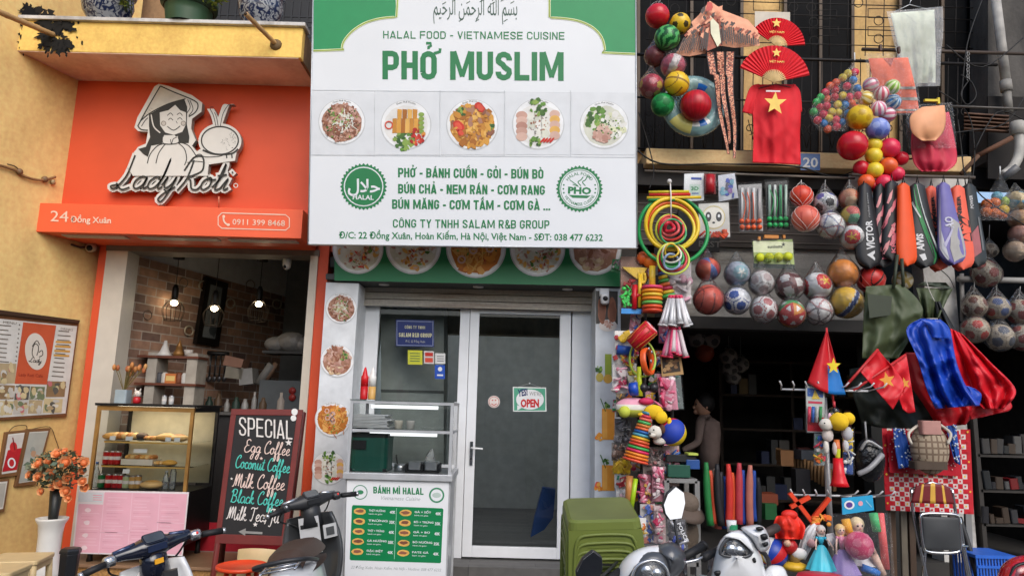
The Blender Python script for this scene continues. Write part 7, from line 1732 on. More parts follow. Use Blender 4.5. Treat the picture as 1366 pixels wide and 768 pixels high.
rbag(1251,1266,243,1255,1291,353,RY-.08,c(120,112,176,.4),'purple and silver racket bag in the middle of the rail',lambda b,f,*_:(rpatch(b,f,[(.62,.42),(.98,.5),(.98,.9),(.5,.97),(.42,.8)],c(176,172,168,.35)),rpatch(b,f,[(.0,.03),(.08,.03),(.1,.8),(.3,.93),(.2,.95),(.02,.8)],c(190,190,196,.35),.006),rtext(b,f,'AO',.7,.56,.42,.4,c(206,204,220),.03),rpatch(b,f,[(.2,.75),(.6,.55),(.62,.58),(.25,.8)],c(190,186,214),.007)))
rbag(1214,1233,244,1216,1255,357,RY-.03,c(52,54,56,.42),'charcoal racket bag with a green stripe',lambda b,f,*_:(rpatch(b,f,[(.18,.02),(.36,.02),(.5,.3),(.9,.84),(.92,.96),(.8,.86),(.3,.3)],c(36,130,66,.4)),rpatch(b,f,[(.4,.02),(.45,.02),(.94,.74),(.94,.82)],c(200,204,200,.4),.006),rpatch(b,f,[(.05,.24),(.12,.22),(.5,.40),(.46,.42)],c(200,204,200,.4),.006),rtext(b,f,'AIVIS',.5,.80,.6,.26,WP_,.04),rpatch(b,f,[(.3,.85),(.5,.83),(.55,.9),(.4,.92)],WP_)))
rbag(1197,1213,244,1197,1224,355,RY-.07,c(246,88,28,.45,var=.05),'plain orange racket bag')
rbag(1181,1198,241,1176,1204,348,RY-.02,KB_,'black racket bag with pink flames touching the plain orange one',flame)
rbag(1167,1182,245,1162,1194,357,RY+.03,KB_,'black racket bag with pink flames, second from the left',flame)
rbag(1146,1161,244,1143,1179,358,RY,KB_,'black racket bag lettered VICTOR at the left end of the rail',lambda b,f,*_:(rtext(b,f,'VICTOR',.72,.78,.44,.32,WP_,.03),rtext(b,f,'racket series',.66,.40,.12,.12,c(150,150,150),.01),rpatch(b,f,[(.4,.84),(.7,.79),(.7,.82),(.52,.85),(.7,.88),(.7,.91)],WP_)))
b=B();b.tube([at(1136,233,6.3),at(1300,237,6.3)],.016,c(90,80,72,.5),8);b.build('hanging_rail',label='rail the racket bags hang from',cat='rail')
b=B();b.rect(FP(6.5),1133,234,1292,262,c(206,202,194),0,thick=.02);b.rect(FP(6.495),1133,252,1150,260,c(60,130,96),0,thick=.004);b.build('white_board',label='white sign strip behind the tops of the racket bags',cat='board')
# ------ aprons, raincoats, flags
CY_=6.0
AG=c(74,84,54,.55,var=.1);AGD=c(52,60,42,.55,var=.1)
ap=thing('green_apron','dark olive waterproof apron hung under the left racket bags','apron',at(1190,430,CY_))
b=B();f=drape(b,[(1155,382),(1152,420),(1150,478)],[(1203,379),(1226,402),(1229,424),(1198,478)],CY_,.06,1.5,AG,30,22,31,bulge=.03);b.build('cloth',ap,solid=.006)
b=B();b.poly(FP(CY_-.075),[(1157,392),(1190,395),(1188,420),(1160,424)],AGD,0,.004);b.build('pocket',ap)
b=B();b.tube([at(1192,385,CY_-.02),at(1197,340,CY_)],.014,AGD,6);b.tube([at(1205,382,CY_-.02),at(1203,345,CY_)],.014,AGD,6);b.build('strap',ap)
ap=thing('green_apron','olive apron gathered at its waist above the blue raincoat','apron',at(1245,390,CY_+.1))
b=B();drape(b,[(1222,384),(1226,398),(1232,424)],[(1271,385),(1262,402),(1252,424)],CY_+.1,.07,1.6,AG,22,14,33,bulge=.03);b.build('cloth',ap,solid=.006)
b=B();drape(b,[(1224,380),(1232,376)],[(1270,386),(1262,377)],CY_+.08,.03,1.2,AGD,14,6,34);b.build('flap',ap,solid=.006)
b=B();b.tube(smooth([at(1233,365,CY_+.05),at(1240,388,CY_),at(1247,402,CY_-.02)],4),.004,c(190,186,176),5);b.tube(smooth([at(1255,360,CY_),at(1266,370,CY_),at(1273,384,CY_)],4),.004,c(60,60,56),5);b.build('cord',ap)
b=B();drape(b,[(1247,402),(1250,420),(1256,440)],[(1254,402),(1266,425),(1282,452)],CY_+.05,.04,1.2,c(30,30,32,.5),12,10,35);b.build('black_cloth',label='black cloth strip between the olive apron and the red raincoat',cat='cloth',solid=.006)
b=B();drape(b,[(1133,492),(1136,520),(1150,565)],[(1215,480),(1230,520),(1270,590)],CY_+.35,.08,1.4,c(36,42,34,.6),20,12,36);b.build('dark_tarp',label='very dark green cloth behind the two star flags',cat='cloth',solid=.006)
RC_=c(222,24,40,.5,var=.1);RCD=c(196,16,30,.5,var=.1)
rc_=thing('red_raincoat','red raincoat spread to the right behind the blue one','raincoat',at(1290,500,CY_))
b=B();drape(b,[(1268,438),(1272,470),(1284,512),(1312,545)],[(1284,446),(1320,482),(1355,520),(1338,545)],CY_-.02,.10,1.8,RC_,30,22,41,bulge=.03);b.build('panel',rc_,solid=.006)
b=B();drape(b,[(1207,470),(1214,510),(1236,545),(1252,570)],[(1262,470),(1275,520),(1300,545),(1288,566)],CY_+.10,.08,1.5,RCD,26,20,42,bulge=.05);b.build('panel',rc_,solid=.006)
b=B();drape(b,[(1288,540),(1292,552),(1296,559)],[(1345,530),(1350,542),(1345,548)],CY_+.06,.03,1.2,RCD,14,6,43);b.build('panel',rc_,solid=.006)
BL_=c(28,74,186,.42,var=.12)
bl2=thing('blue_raincoat','shiny blue raincoat hung in the middle of the flags','raincoat',at(1258,480,CY_-.1))
b=B();f=drape(b,[(1229,425),(1209,440),(1224,478),(1236,518),(1248,545)],[(1254,426),(1267,440),(1275,480),(1288,514),(1307,540)],CY_-.14,.11,2.1,BL_,34,28,44,bulge=.04);b.build('cloth',bl2,solid=.006)
b=B();drape(b,[(1228,426),(1238,435),(1244,450)],[(1254,427),(1262,436),(1266,452)],CY_-.22,.03,1,c(34,80,190,.36),12,8,45,bulge=.03);b.build('hood',bl2,solid=.006)
b=B();drape(b,[(1283,512),(1287,524),(1280,541)],[(1300,518),(1309,526),(1306,541)],CY_-.17,.03,1,BL_,12,8,46);b.build('sleeve',bl2,solid=.006)
def flag(left,right,Y,pole,star_,sr,label,seed,m=RD,seg=None):
 t=thing('flag',label,'flag',at(*pole[0],Y));b=B();f=drape(b,left,right,Y,.05,1.3,m,20,16,seed);b.build('cloth',t,solid=.004)
 b=B();b.tube([at(*pole[0],Y-.12),at(*pole[1],Y-.01)],.011,c(196,44,44,.4),8);b.build('pole',t)
 if star_:b=B();b.poly(FP(Y-.065),[(star_[0]+(x*.95+y*.25)*sr,star_[1]+(y-.2*x)*sr)for x,y in starpts()],c(236,160,56));b.build('star',t)
 return t
flag([(1171,466),(1160,480),(1148,496)],[(1195,494),(1206,515),(1191,546)],CY_-.35,[(1128,515),(1171,466)],(1183.5,507),11.5,'red flag with yellow star on a slanted pole, left of two',51)
flag([(1209,472),(1197,479),(1184,488)],[(1221,549),(1212,551),(1204,545)],CY_-.28,[(1138,521),(1208,473)],(1207,511),8,'red flag with yellow star, right of two, tucked behind the first',52)
nf=thing('flag','red and blue furled flag with yellow star standing on the toy rack','flag',at(1103,530,5.5))
b=B();b.grid(lambda u_,v_:at((1102.7+(1077-1102.7)*v_)*(1-u_)+(1102.7+(1128-1102.7)*v_)*u_,440+(70+16*u_)*v_+(14*math.sin(math.pi*u_)*v_*.4),5.5-.05*math.sin(math.pi*u_)*v_-.02*math.sin(7*u_)),24,18,lambda u_,v_:c(206,20,32,.5)if u_<.58-.06*v_ or v_<.60-(.75-u_)*.1 else c(26,120,200,.5));b.build('cloth',nf,solid=.005)
b=B();b.poly(FP(5.5-.075),[(1112+x*11.5*.85,488+y*11.5)for x,y in starpts()],c(244,216,40));b.build('star',nf)
b=B();b.tube([at(1102.5,437,5.5),at(1112,540,5.5)],.008,c(200,60,60,.4),6);b.build('pole',nf)
# ------ column of toys left of the shop opening
TYY=6.2;random.seed(101)
HUES=[c(230,60,90,.3),c(240,190,50,.3),c(60,160,90,.3),c(50,110,200,.3),c(236,120,50,.3),c(240,160,180,.3),c(226,226,222,.3)]
PINKS=[c(232,120,150,.3),c(240,180,196,.3),c(206,60,100,.3),c(240,226,226,.3)]
def bagtoy(label,x0,y0,x1,y1,cols,n,s0=1.5,s1=3.5,card=None,Y=TYY,sk=0,name='toy_pack',cat='toy pack',extra=None,group=None):
 def dr(b,pl):
  lumps(b,pl,x0+2,y0+3,x1-2,y1-3,n,cols,s0,s1,.03)
  if extra:extra(b,pl)
 return pack(name,label,cat,[(x0,y0),(x1,y0+.4),(x1+sk,y1),(x0+sk,y1)],Y,card or c(242,240,236,.35),dr,group=group)
def tb(b,pl,pts,r,m,off=.03):b.tube([pl(x,y,off)for x,y in pts],r,m,8)
def castle(b,pl):
 b.poly(pl,[(830,356),(864,357),(858,366),(850,372),(842,366),(836,361)],c(238,196,44,.3),.05,.03)
 for k in range(3):tb(b,pl,smooth([(852+4*k,364),(853+4*k,374),(857,378)],3),.012,c(242,206,60,.3),.05)
 tb(b,pl,[(847,380),(846,412)],.025,c(206,30,44,.3),.05);tb(b,pl,[(854,366),(853,410)],.018,c(240,200,50,.3),.05);tb(b,pl,[(842,394),(858,394)],.02,c(206,30,44,.3),.05)
 lumps(b,pl,830,382,842,408,18,[c(70,210,90,.3),c(60,190,80,.3)],2,3.4,.05);b.poly(pl,[(829,411),(856,412),(855,418.5),(829,418)],c(60,150,226,.35),.05,.02);lumps(b,pl,834,372,846,384,5,[c(170,40,40)],2,4,.03)
bagtoy('beach toy bag with a yellow spade, green dinosaur and blue base strip',828,342,862,418,[c(206,90,60,.3)],4,extra=castle,card=c(150,110,90,.4))
def ringstack(label,x,y0,y1,w0,w1,cols,tilt=0.0,Y=6.1,name='ring_stack'):
 n=len(cols);t=thing(name,label,'toy',at(x+tilt,y1,Y));b=B();u_=pxm(x,y0,Y)
 for k in range(n):
  v_=(k+.5)/n;px_=x+tilt*v_;py_=y0+(y1-y0)*v_;h=(y1-y0)/n*u_*.5;w_=(w0+(w1-w0)*v_)*u_;ax=V((-tilt,0,y1-y0)).normalized()
  b=B();b.lathe([(w_*.6,-h),(w_*.95,-h*.7),(w_,0),(w_*.95,h*.7),(w_*.6,h)],at(px_,py_,Y),cols[k],ax,18);b.build('ring',t)
 return t
ringstack('stack of pink, orange and green rings right of the beach toy bag',870,381,417,14.5,13.5,[c(232,70,110,.3),c(246,150,40,.3),c(240,200,60,.3),c(246,140,40,.3),c(110,190,90,.3),c(232,90,50,.3),c(206,70,40,.3)])
b=B();b.tube([at(870,355,6.1),at(870,384,6.1)],.028,c(240,200,60,.3),10);b.ball(at(868,348,6.15),.07,c(236,120,44,.3),12,8);b.ball(at(858,344,6.17),.06,c(240,110,50,.3),12,8);b.build('toy_post',label='yellow post and orange balls above the ring stack',cat='toy')
ringstack('small rainbow striped cone behind the ring stack',882,357,398,4.5,12,[c(206,40,50,.4),c(60,100,180,.4),c(236,200,60,.4),c(90,180,90,.4),c(236,120,60,.4),c(206,60,90,.4),c(240,200,60,.4),c(90,190,100,.4)],9,6.2)
bagtoy('bag of pale knitted gloves above the silver whistles',892,350,922,405,[c(216,206,206,.7),c(200,190,196,.7),c(206,160,176,.7)],18,3,6,c(206,196,196,.5))
def bundle(label,cx_,y0,y1,hw,n,cols,tip,Y=6.05):
 t=thing('whistle_bundle',label,'whistles',at(cx_,y1,Y));random.seed(n)
 for k in range(n):
  u_=(k+.5)/n*2-1;xb=cx_+u_*hw;yb=y1-random.uniform(0,7);Yk=Y+random.uniform(-.04,.04);b=B();p,q=at(cx_+u_*hw*.45,y0,Yk),at(xb,yb,Yk);b.tube([p,p.lerp(q,.8),q],[.016,.02,.028],cols[k%len(cols)],10);b.tube([q,q+(q-p).normalized()*.012],.029,tip,10);b.tube([p,p-(q-p).normalized()*.03],.013,c(226,60,100,.3),8);b.build('whistle',t)
 return t
SVL=[c(214,214,216,.25,.2),c(190,190,194,.25,.2),c(230,226,226,.3)]
bundle('bundle of silver toy whistles with pink tips',901,398,437,21,10,SVL,c(206,206,206,.3));bundle('bundle of pink and white toy whistles under the silver ones',900,440,476,17,8,[c(226,110,150,.3),c(240,190,206,.3),c(206,60,100,.3),c(214,200,200,.3)],c(206,50,80,.3),6.08)
dm=thing('toy_drum','red toy drum with yellow lacing, hung aslant','drum',at(857,448,6.0));p,q=at(843.5,460,6.05),at(869,436,5.98);ax=(q-p).normalized();L=(q-p).length;u_=pxm(857,448,6.0)
b=B();b.lathe([(11*u_,0),(12*u_,L*.5),(11*u_,L)],p,c(206,24,44,.35),ax,24);b.build('shell',dm);a_=ax.orthogonal().normalized();e_=ax.cross(a_)
b=B();b.tube([p+ax*L*(.04+.92*(j%2))+(a_*math.cos(6.283*j/18)+e_*math.sin(6.283*j/18))*12*u_ for j in range(18)],.004,c(240,180,80),4,True);b.build('lacing',dm)
b=B();b.lathe([(9.6*u_,0),(9.6*u_,.008)],q,c(240,200,200,.4),ax,22);b.lathe([(11.4*u_,-.02),(11.6*u_,0),(9.6*u_,.006)],q,c(226,50,60,.3),ax,24,caps=False);b.lathe([(3*u_,.008),(3*u_,.012)],q,c(206,60,70),ax,14);b.build('drumhead',dm)
bagtoy('yellow and blue toy train in a bag under the drum',820,441,846,470,[c(240,196,40,.3),c(206,50,60,.3)],10,2,5,extra=lambda b,pl:tb(b,pl,[(823,466),(845,469)],.045,c(40,84,170,.3)))
b=B();p=at(864,482,6.02);b.lathe([(.115,-.025),(.12,0),(.115,.025),(.10,.022),(.10,-.022),(.115,-.025)],p,c(236,96,40,.3),(.85,-.5,.12),28,caps=False);o=b.build('tambourine',label='orange tambourine hung edge-on between the bags',cat='tambourine')
b=B()
for k in range(8):b.lathe([(.016,-.004),(.016,.004)],p+V((-.03*math.cos(k),.05*math.cos(k*.785),.11*math.sin(k*.785))),STEEL,(.85,-.5,.1),8)
b.build('jingle',o)
hoop(857,478,17,1.6,c(176,206,80,.3),6.1,'thin lime hoop behind the tambourine',24)
pack('puzzle_box','brown picture puzzle box under the pink whistles','box',[(881,475),(908,474),(912,499),(883,502)],6.15,c(190,150,96,.4),lambda b,pl:(b.poly(pl,[(883,477),(905,476.5),(908,495),(884.5,498)],c(60,46,34),.002),[b.disc(pl,random.uniform(886,904),random.uniform(480,494),random.uniform(2,4),random.uniform(1.5,3),random.choice([c(150,110,70),c(110,76,46),c(190,150,100)]),.003+k*.0002,8,.3)for k in range(16)]),bag=False)
bagtoy('small turquoise and gold toy card under the train',818,470,846,486,[c(60,180,170,.3),c(236,190,60,.3),c(206,60,60,.3)],12,1.5,3)
bagtoy('pink doll set card on the left edge of the toy column',817,486,838,524,PINKS,22,2,4.5)
bagtoy('bag of yellow ducks beside the pink doll card',836,484,849,514,[c(240,206,40,.3),c(226,180,40,.3),c(240,236,210,.3)],12,2,4)
hm=thing('toy_hammer','lime toy hammer with a blue head','toy',at(852,525,6.05));b=B();b.tube([at(852.5,489,6.05),at(853,528,6.05)],[.016,.03],c(214,226,50,.3),10);b.build('handle',hm);b=B();b.tube([at(841,519,6.05),at(851,518,6.02)],.058,c(36,80,190,.3),14);b.build('head',hm)
b=B();p,q=at(858,517,6.05),at(872,517,6.05)
for z in(p,q):b.ball(z,.042,c(40,38,42,.35),12,8)
b.tube([p,q],.016,c(60,58,62),8);b.build('toy_dumbbell',label='small black toy dumbbell right of the blue hammer head',cat='toy')
bagtoy('large pink toy bag hung right of the dumbbell',876,498,900,546,PINKS,26,3,6,c(226,150,170,.4),sk=5)
bagtoy('teal and grey toy bag behind the pink one',897,500,908,545,[c(90,140,130,.3),c(150,160,160,.3)],10,2,4,c(120,130,128,.4),6.3,4)
pl_=thing('plush_cushion','pink, yellow and white plush cushion in a bag','plush',at(848,555,6.0));b=B();b.ball(at(846,543,6.08),.14,c(240,170,190,.8),18,12,lambda d:c(240,170,190,.8)if d.z>.3 else c(240,236,226,.8)if d.z>-.35 else c(214,220,90,.8),(1.15,.6,.6));b.build('body',pl_);b=B();b.ball(at(833,549,6.0),.05,c(206,216,80,.8),12,8);b.ball(at(862,535,6.0),.05,c(206,40,90,.6),12,8,None,(1.3,.6,.6));b.build('trim',pl_)
random.seed(8)
def plush(label,parts,name='plush_toy'):
 t=thing(name,label,'plush toy',at(parts[0][1],parts[0][2]+parts[0][3],parts[0][5]))
 for(pn,x,y,r_,m,Y,sc_)in parts:
  b=B();p=at(x,y,Y);r2_=r_*pxm(x,y,Y)
  b.ball(p,r2_,m,18,12,None,sc_);b.v=[v+(v-p)*.10*noise.noise(v*60)for v in b.v];b.build(pn,t)
 return t
Yl=c(244,200,36,.9);Wh=c(232,226,214,.9)
plush('yellow plush animal draped over the striped cone',[('body',872,549,11,Yl,5.95,(1.2,.7,.85)),('head',882,556,8.5,Yl,5.92,(1,.8,1)),('arm',860,553,6,Yl,5.95,(1.6,.7,.6)),('leg',893,566,5,Yl,5.92,(.7,.7,1.9))])
plush('white plush dog with dark ears beside the striped cone',[('head',874,576,9.5,Wh,5.9,(1,.9,.9)),('muzzle',870,580,4.5,Wh,5.84,(1,.8,.7)),('ear',884,572,5,c(96,66,50,.9),5.88,(.7,.6,1.2)),('nose',867,578,1.4,BLACK,5.80,(1,1,1)),('eye',872,573,1.2,BLACK,5.82,(1,1,1)),('body',880,588,7,Wh,5.95,(1.3,.8,.7))])
ringstack('tall rainbow stacking cone hanging slantwise',863,549,616,6.5,18,[c(60,130,160,.4),c(214,60,80,.4),c(232,110,90,.4),c(80,180,100,.4),c(206,130,60,.4),c(230,110,60,.4),c(40,100,170,.4),c(90,170,190,.4),c(242,190,50,.4),c(240,110,60,.4),c(236,80,60,.4),c(70,180,90,.4),c(226,50,100,.4),c(246,150,50,.4),c(240,130,40,.4),c(236,90,60,.4)],-16,5.95)
b=B();p=at(897,576,5.98);b.ball(p,.115,None,28,18,f_stripes([c(240,206,40,.6),c(240,206,40,.6),c(50,160,80,.6),c(236,226,210,.6),c(206,40,50,.6),c(206,40,50,.6),c(40,70,180,.6),c(40,70,180,.6)],8),rot=Matrix.Rotation(.7,3,'Y')@Matrix.Rotation(2.2,3,'Z'));b.build('rope_ball',label='yellow, green, red and blue striped ball at the edge of the opening',cat='ball')
BK_=[c(50,50,56,.35),c(110,110,116,.3),c(150,150,150,.3),c(30,30,34,.35)]
bagtoy('black robot toy bag left of the striped cone',820,558,842,590,BK_,22,2,4.5,c(120,116,116,.4));bagtoy('brown and orange toy bag above the black robot bag',822,524,834,556,[c(236,170,50,.4),c(120,90,60,.4),c(60,50,46,.4)],14,2,4,c(170,150,120,.4))
bagtoy('brown creature toy bag under the black robot bag',816,590,838,614,[c(120,90,76,.4),c(80,66,60,.4),c(170,150,140,.4)],18,2,4,c(150,140,132,.4))
bagtoy('cluster of yellow bananas toys under the brown bag',818,611,841,632,[c(244,204,30,.4),c(236,190,30,.4)],26,2.5,4.5,c(226,190,60,.4));bagtoy('teal and red toy card under the yellow cluster',820,633,838,650,[c(50,140,110,.3),c(190,50,60,.3),c(240,226,200,.3)],12,2,4)
bagtoy('white and pink figure bag above the stool stack',822,650,842,672,[c(232,228,226,.4),c(226,190,196,.4)],16,2,4.5)
sw=thing('toy_sword','lime and orange toy sword above the stool stack','toy',at(844,680,6.0));b=B();b.tube([at(848,638,6.0),at(842,678,6.0)],[.02,.022],c(180,220,40,.3),8);b.build('blade',sw);b=B();b.tube([at(840,634,6.02),at(838,672,6.02)],.03,c(206,140,80,.3),8);b.build('sheath',sw)
bagtoy('pink girl toy card, lower middle of the toy column',852,632,868,672,PINKS+[c(240,190,90,.3)],22,2,4.5,c(226,130,150,.4),6.1,6);bagtoy('pink play purse bag right of the girl card',870,622,886,668,PINKS,22,2,5,c(226,150,166,.4),6.05)
bagtoy('panel of small toys with green and orange pieces by the opening',884,594,906,648,HUES,30,1.5,3.6,c(226,196,190,.4),6.1);bagtoy('silver and brown jointed toy strip under the plush dog',858,596,886,632,[c(150,140,140,.3),c(110,90,86,.3),c(206,190,186,.3),c(190,130,130,.3)],34,1.5,4,c(170,156,150,.4),6.12)
bagtoy('long clear bag of blue and white toys behind the mirror',854,672,874,744,[c(206,206,210,.3),c(80,110,190,.3),c(226,150,130,.3),c(160,150,150,.3)],40,1.5,4.5,c(200,196,192,.35),6.0);bagtoy('long clear bag with pink toys left of the mirror',872,674,888,742,PINKS+[c(190,170,170,.3)],34,1.5,4,c(214,190,190,.35),5.95)
bagtoy('orange and yellow toy bag beside the stool stack top',850,690,862,716,[c(236,130,60,.3),c(240,200,80,.3),c(226,226,220,.3)],14,1.5,4,None,5.9)
bagtoy('silver toy bag with small white lettering under the mirror',890,692,914,735,[c(206,206,210,.2,.4),c(90,90,96,.3),c(60,80,170,.3)],24,2,5,c(130,130,132,.25,.4),5.6,4,extra=lambda b,pl:b.text(pl,'POLICE',903,698,914,722,5,WHITE,.09,.02))
b=B();b.tube([at(862,330,6.32),at(858,760,6.32)],.014,c(60,56,54),6);b.tube([at(898,330,6.32),at(896,690,6.32)],.014,c(60,56,54),6);b.build('cord_line',label='dark cords behind the column of toys',cat='cord')
for k in range(26):
 x,y=817+(k*37)%80,350+k*14.5+random.uniform(-6,6);w_,h=random.uniform(10,17),random.uniform(16,26);cs=random.sample(HUES+PINKS,4)
 if x<826 and y>640:continue
 bagtoy('small bright toy packet filling a gap in the %s of the toy column'%('upper third' if k<9 else 'middle' if k<18 else 'lower third'),x,y,x+w_,y+h,cs,16,1.6,4,cs[0],6.33-.012*(k%5),random.uniform(-3,3),group='small packets filling the toy column')
# ------ in the dark of the shop
pr=at(944,600,8.3);per=thing('person','person in a beige top standing in the dark shop, facing left with lowered head','person',(pr.x,8.3,.28))
def skinbody(name,verts,edges,rad,mat,parent,sub=2):
 me=bpy.data.meshes.new(name);o_=wloc(parent);me.from_pydata([V(v)-o_ for v in verts],edges,[]);me.materials.append(mat);o=bpy.data.objects.new(name,me);COL.objects.link(o);o.parent=parent
 sk=o.modifiers.new('skin','SKIN');
 for i,r_ in enumerate(rad):me.skin_vertices[0].data[i].radius=(r_,r_*.85)if i not in(1,2)else(r_*1.15,r_*.7)
 me.skin_vertices[0].data[0].use_root=True;o.modifiers.new('s','SUBSURF').levels=sub;o.modifiers['s'].render_levels=sub;return o
X,Y=pr.x,8.3;hd=at(938,541,Y);zH=hd.z;sc_=(zH-.28)/1.56
def z(h):return .28+h*sc_
vt=[(X+.02,Y,z(.92)),(X+.02,Y,z(1.12)),(X+.0,Y,z(1.34)),(X-.02,Y,z(1.46)),(X-.12,Y-.16,z(1.36)),(X-.16,Y-.2,z(1.1)),(X-.34,Y-.18,z(1.0)),(X+.08,Y+.16,z(1.36)),(X+.04,Y+.2,z(1.1)),(X-.2,Y+.16,z(.98)),(X+.02,Y-.09,z(.88)),(X+.0,Y-.1,z(.48)),(X+.03,Y-.1,z(.06)),(X+.02,Y+.09,z(.88)),(X+.04,Y+.1,z(.48)),(X+.06,Y+.1,z(.06)),(hd.x-.0,Y,z(1.52))]
ed=[(0,1),(1,2),(2,3),(3,16),(2,4),(4,5),(5,6),(2,7),(7,8),(8,9),(0,10),(10,11),(11,12),(0,13),(13,14),(14,15)]
SK_=c(206,156,128,.6);skinbody('body',vt,ed,[.13,.13,.15,.055,.055,.045,.035,.055,.045,.035,.085,.06,.045,.085,.06,.045,.05],c(136,118,110,.85),per)
b=B();b.ball(hd,.105,SK_,20,14,None,(1.0,.78,1.18));b.ball(hd+V((-.105,0,-.02)),.022,SK_,8,6);b.ball(hd+V((-.085,0,-.07)),.03,SK_,8,6);b.ball(hd+V((.02,-.08,-.01)),.022,SK_,8,6,None,(.7,.4,1.2));b.ball(hd+V((-.088,-.035,.015)),.012,BLACK,8,6);b.build('head',per)
b=B();b.ball(hd+V((.025,0,.03)),.115,c(22,18,16,.6),18,12,None,(1,.82,1.05));b.build('hair',per)
b=B();b.lathe([(.13,-.2),(.15,.0),(.17,.2),(.16,.32),(.07,.37)],(X+.01,Y,z(1.0)),c(140,120,112,.85,bump=.5,bscale=9),n=20,sx=.8,sy=1.15,ref=(1,0,0));b.build('shirt',per)
random.seed(55)
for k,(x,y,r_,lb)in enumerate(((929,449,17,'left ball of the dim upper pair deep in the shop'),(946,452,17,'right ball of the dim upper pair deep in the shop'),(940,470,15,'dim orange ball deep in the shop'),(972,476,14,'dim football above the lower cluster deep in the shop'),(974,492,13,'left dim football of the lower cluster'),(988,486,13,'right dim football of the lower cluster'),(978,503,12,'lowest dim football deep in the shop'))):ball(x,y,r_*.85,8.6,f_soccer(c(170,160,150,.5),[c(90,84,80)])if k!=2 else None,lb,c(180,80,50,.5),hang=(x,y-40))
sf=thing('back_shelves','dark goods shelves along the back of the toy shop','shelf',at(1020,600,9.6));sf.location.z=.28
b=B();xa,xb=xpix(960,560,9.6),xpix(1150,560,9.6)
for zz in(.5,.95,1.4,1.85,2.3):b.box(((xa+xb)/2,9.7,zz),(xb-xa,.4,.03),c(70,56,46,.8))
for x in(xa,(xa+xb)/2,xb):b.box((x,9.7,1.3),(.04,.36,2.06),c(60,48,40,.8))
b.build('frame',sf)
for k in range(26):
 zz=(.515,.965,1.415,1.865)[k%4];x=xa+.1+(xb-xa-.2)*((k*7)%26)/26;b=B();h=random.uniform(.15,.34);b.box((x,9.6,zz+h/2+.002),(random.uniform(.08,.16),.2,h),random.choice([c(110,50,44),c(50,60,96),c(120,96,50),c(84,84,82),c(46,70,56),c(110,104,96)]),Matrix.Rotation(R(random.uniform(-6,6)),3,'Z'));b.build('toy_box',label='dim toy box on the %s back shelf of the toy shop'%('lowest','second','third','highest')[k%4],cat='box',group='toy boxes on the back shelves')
wc=thing('wooden_crate','slatted wooden crate shelf running back into the shop','crate',at(1075,625,7.6));wd=c(150,110,70,.7,var=.3)
b=B();pA,pB,pC,pD=at(1036,597,8.2),at(1112,628,7.0),at(1112,655,7.0),at(1036,612,8.2);b.prism([pA,pD,pC,pB],V((.05,.05,0)),wd);b.build('board',wc)
for k in range(17):t=(k+.5)/17;p,q=pA.lerp(pB,t),pD.lerp(pC,t);b=B();b.tube([p+V((-.02,-.02,.01)),q+V((-.02,-.02,0))],.014,c(176,132,86,.7),4);b.build('slat',wc)
for k,(x,y,w_,h,m,lb)in enumerate(((1047,610,16,20,c(170,120,76),'tan carton at the far end of the crate shelf'),(1075,606,22,12,c(90,96,104,.3),'grey tool case on the crate shelf'),(1098,622,16,10,c(206,206,200),'white box at the near end of the crate shelf'),(1068,640,18,30,c(50,48,50),'black box under the crate shelf'),(1018,664,30,14,c(150,74,48),'brown flat carton behind the racket covers'),(1022,680,16,20,c(40,110,60),'green plant pot under the brown flat carton'))):b=B();Yk=7.7-k*.08;u_=pxm(x,y,Yk);b.box(at(x,y,Yk),(w_*u_,.2,h*u_),m,Matrix.Rotation(R(8*(k%3-1)),3,'Z'));b.build('carton',label=lb,cat='box')
# steel shelf with its goods, racket covers
fr=thing('steel_shelf','grey steel shelf frame behind the scooter mirror','shelf',at(915,740,6.0));fr.location.z=.12;FS=c(150,150,148,.4,.3)
xa,xb=xpix(890,690,6.0),xpix(931,690,6.0);zt_,zb2=at(912,641,6.0).z,at(912,752,6.0).z
b=B()
for zz in(zt_,zb2):b.box(((xa+xb)/2,6.2,zz),(xb-xa,.4,.035),FS)
for x in(xa,xb):
 for y in(6.02,6.38):b.box((x,y,(zt_+.12)/2),(.04,.04,zt_-.12),FS)
b.build('frame',fr)
for k,(x,y,w_,h,m,lb)in enumerate(((905,610,40,9,c(30,32,34),'black case lying on the steel shelf'),(921,618,18,12,c(44,84,150,.4),'blue printed box on the steel shelf'),(903,627,30,16,c(30,84,66,.5),'dark green cloth bundle on the steel shelf'),(922,605,14,3,c(190,206,90),'lime strip on the black case'))):b=B();Yk=6.12-.02*k;u_=pxm(x,y,Yk);b.rbox(at(x,y,Yk),(w_*u_,.2-.02*k,h*u_),.01,m);b.build('case',label=lb,cat='box',bevel=.004)
hs=thing('sun_hat','large brown cap shape in the steel shelf behind the mirror','cap',at(912,690,5.95));b=B();b.ball(at(913,671,6.0),.105,c(110,96,84,.8,bump=.4),20,12,None,(1.15,.8,.9));b.build('crown',hs);b=B();b.lathe([(.12,0),(.17,.012),(.10,.02)],at(913,680,5.96),c(96,82,72,.8),(.3,-.5,.8),24);b.build('brim',hs)
b=B();b.ball(at(912,712,6.05),.16,c(96,84,72,.85,bump=.6),16,12,None,(.8,.7,1.2));b.build('brown_sack',label='brown sack standing in the steel shelf',cat='sack')
random.seed(66);CV=[c(40,130,66),c(226,90,60),c(210,110,96),c(36,36,40),c(44,44,48),c(36,80,170),c(226,60,50),c(240,100,50),c(40,40,44),c(206,70,80),c(44,84,180),c(60,60,62),c(214,130,110),c(40,80,170),c(30,30,34)]
nm_=['green','orange','salmon','black','charcoal','blue','red','bright orange','black','rosy','blue','grey','pale salmon','deep blue','black']
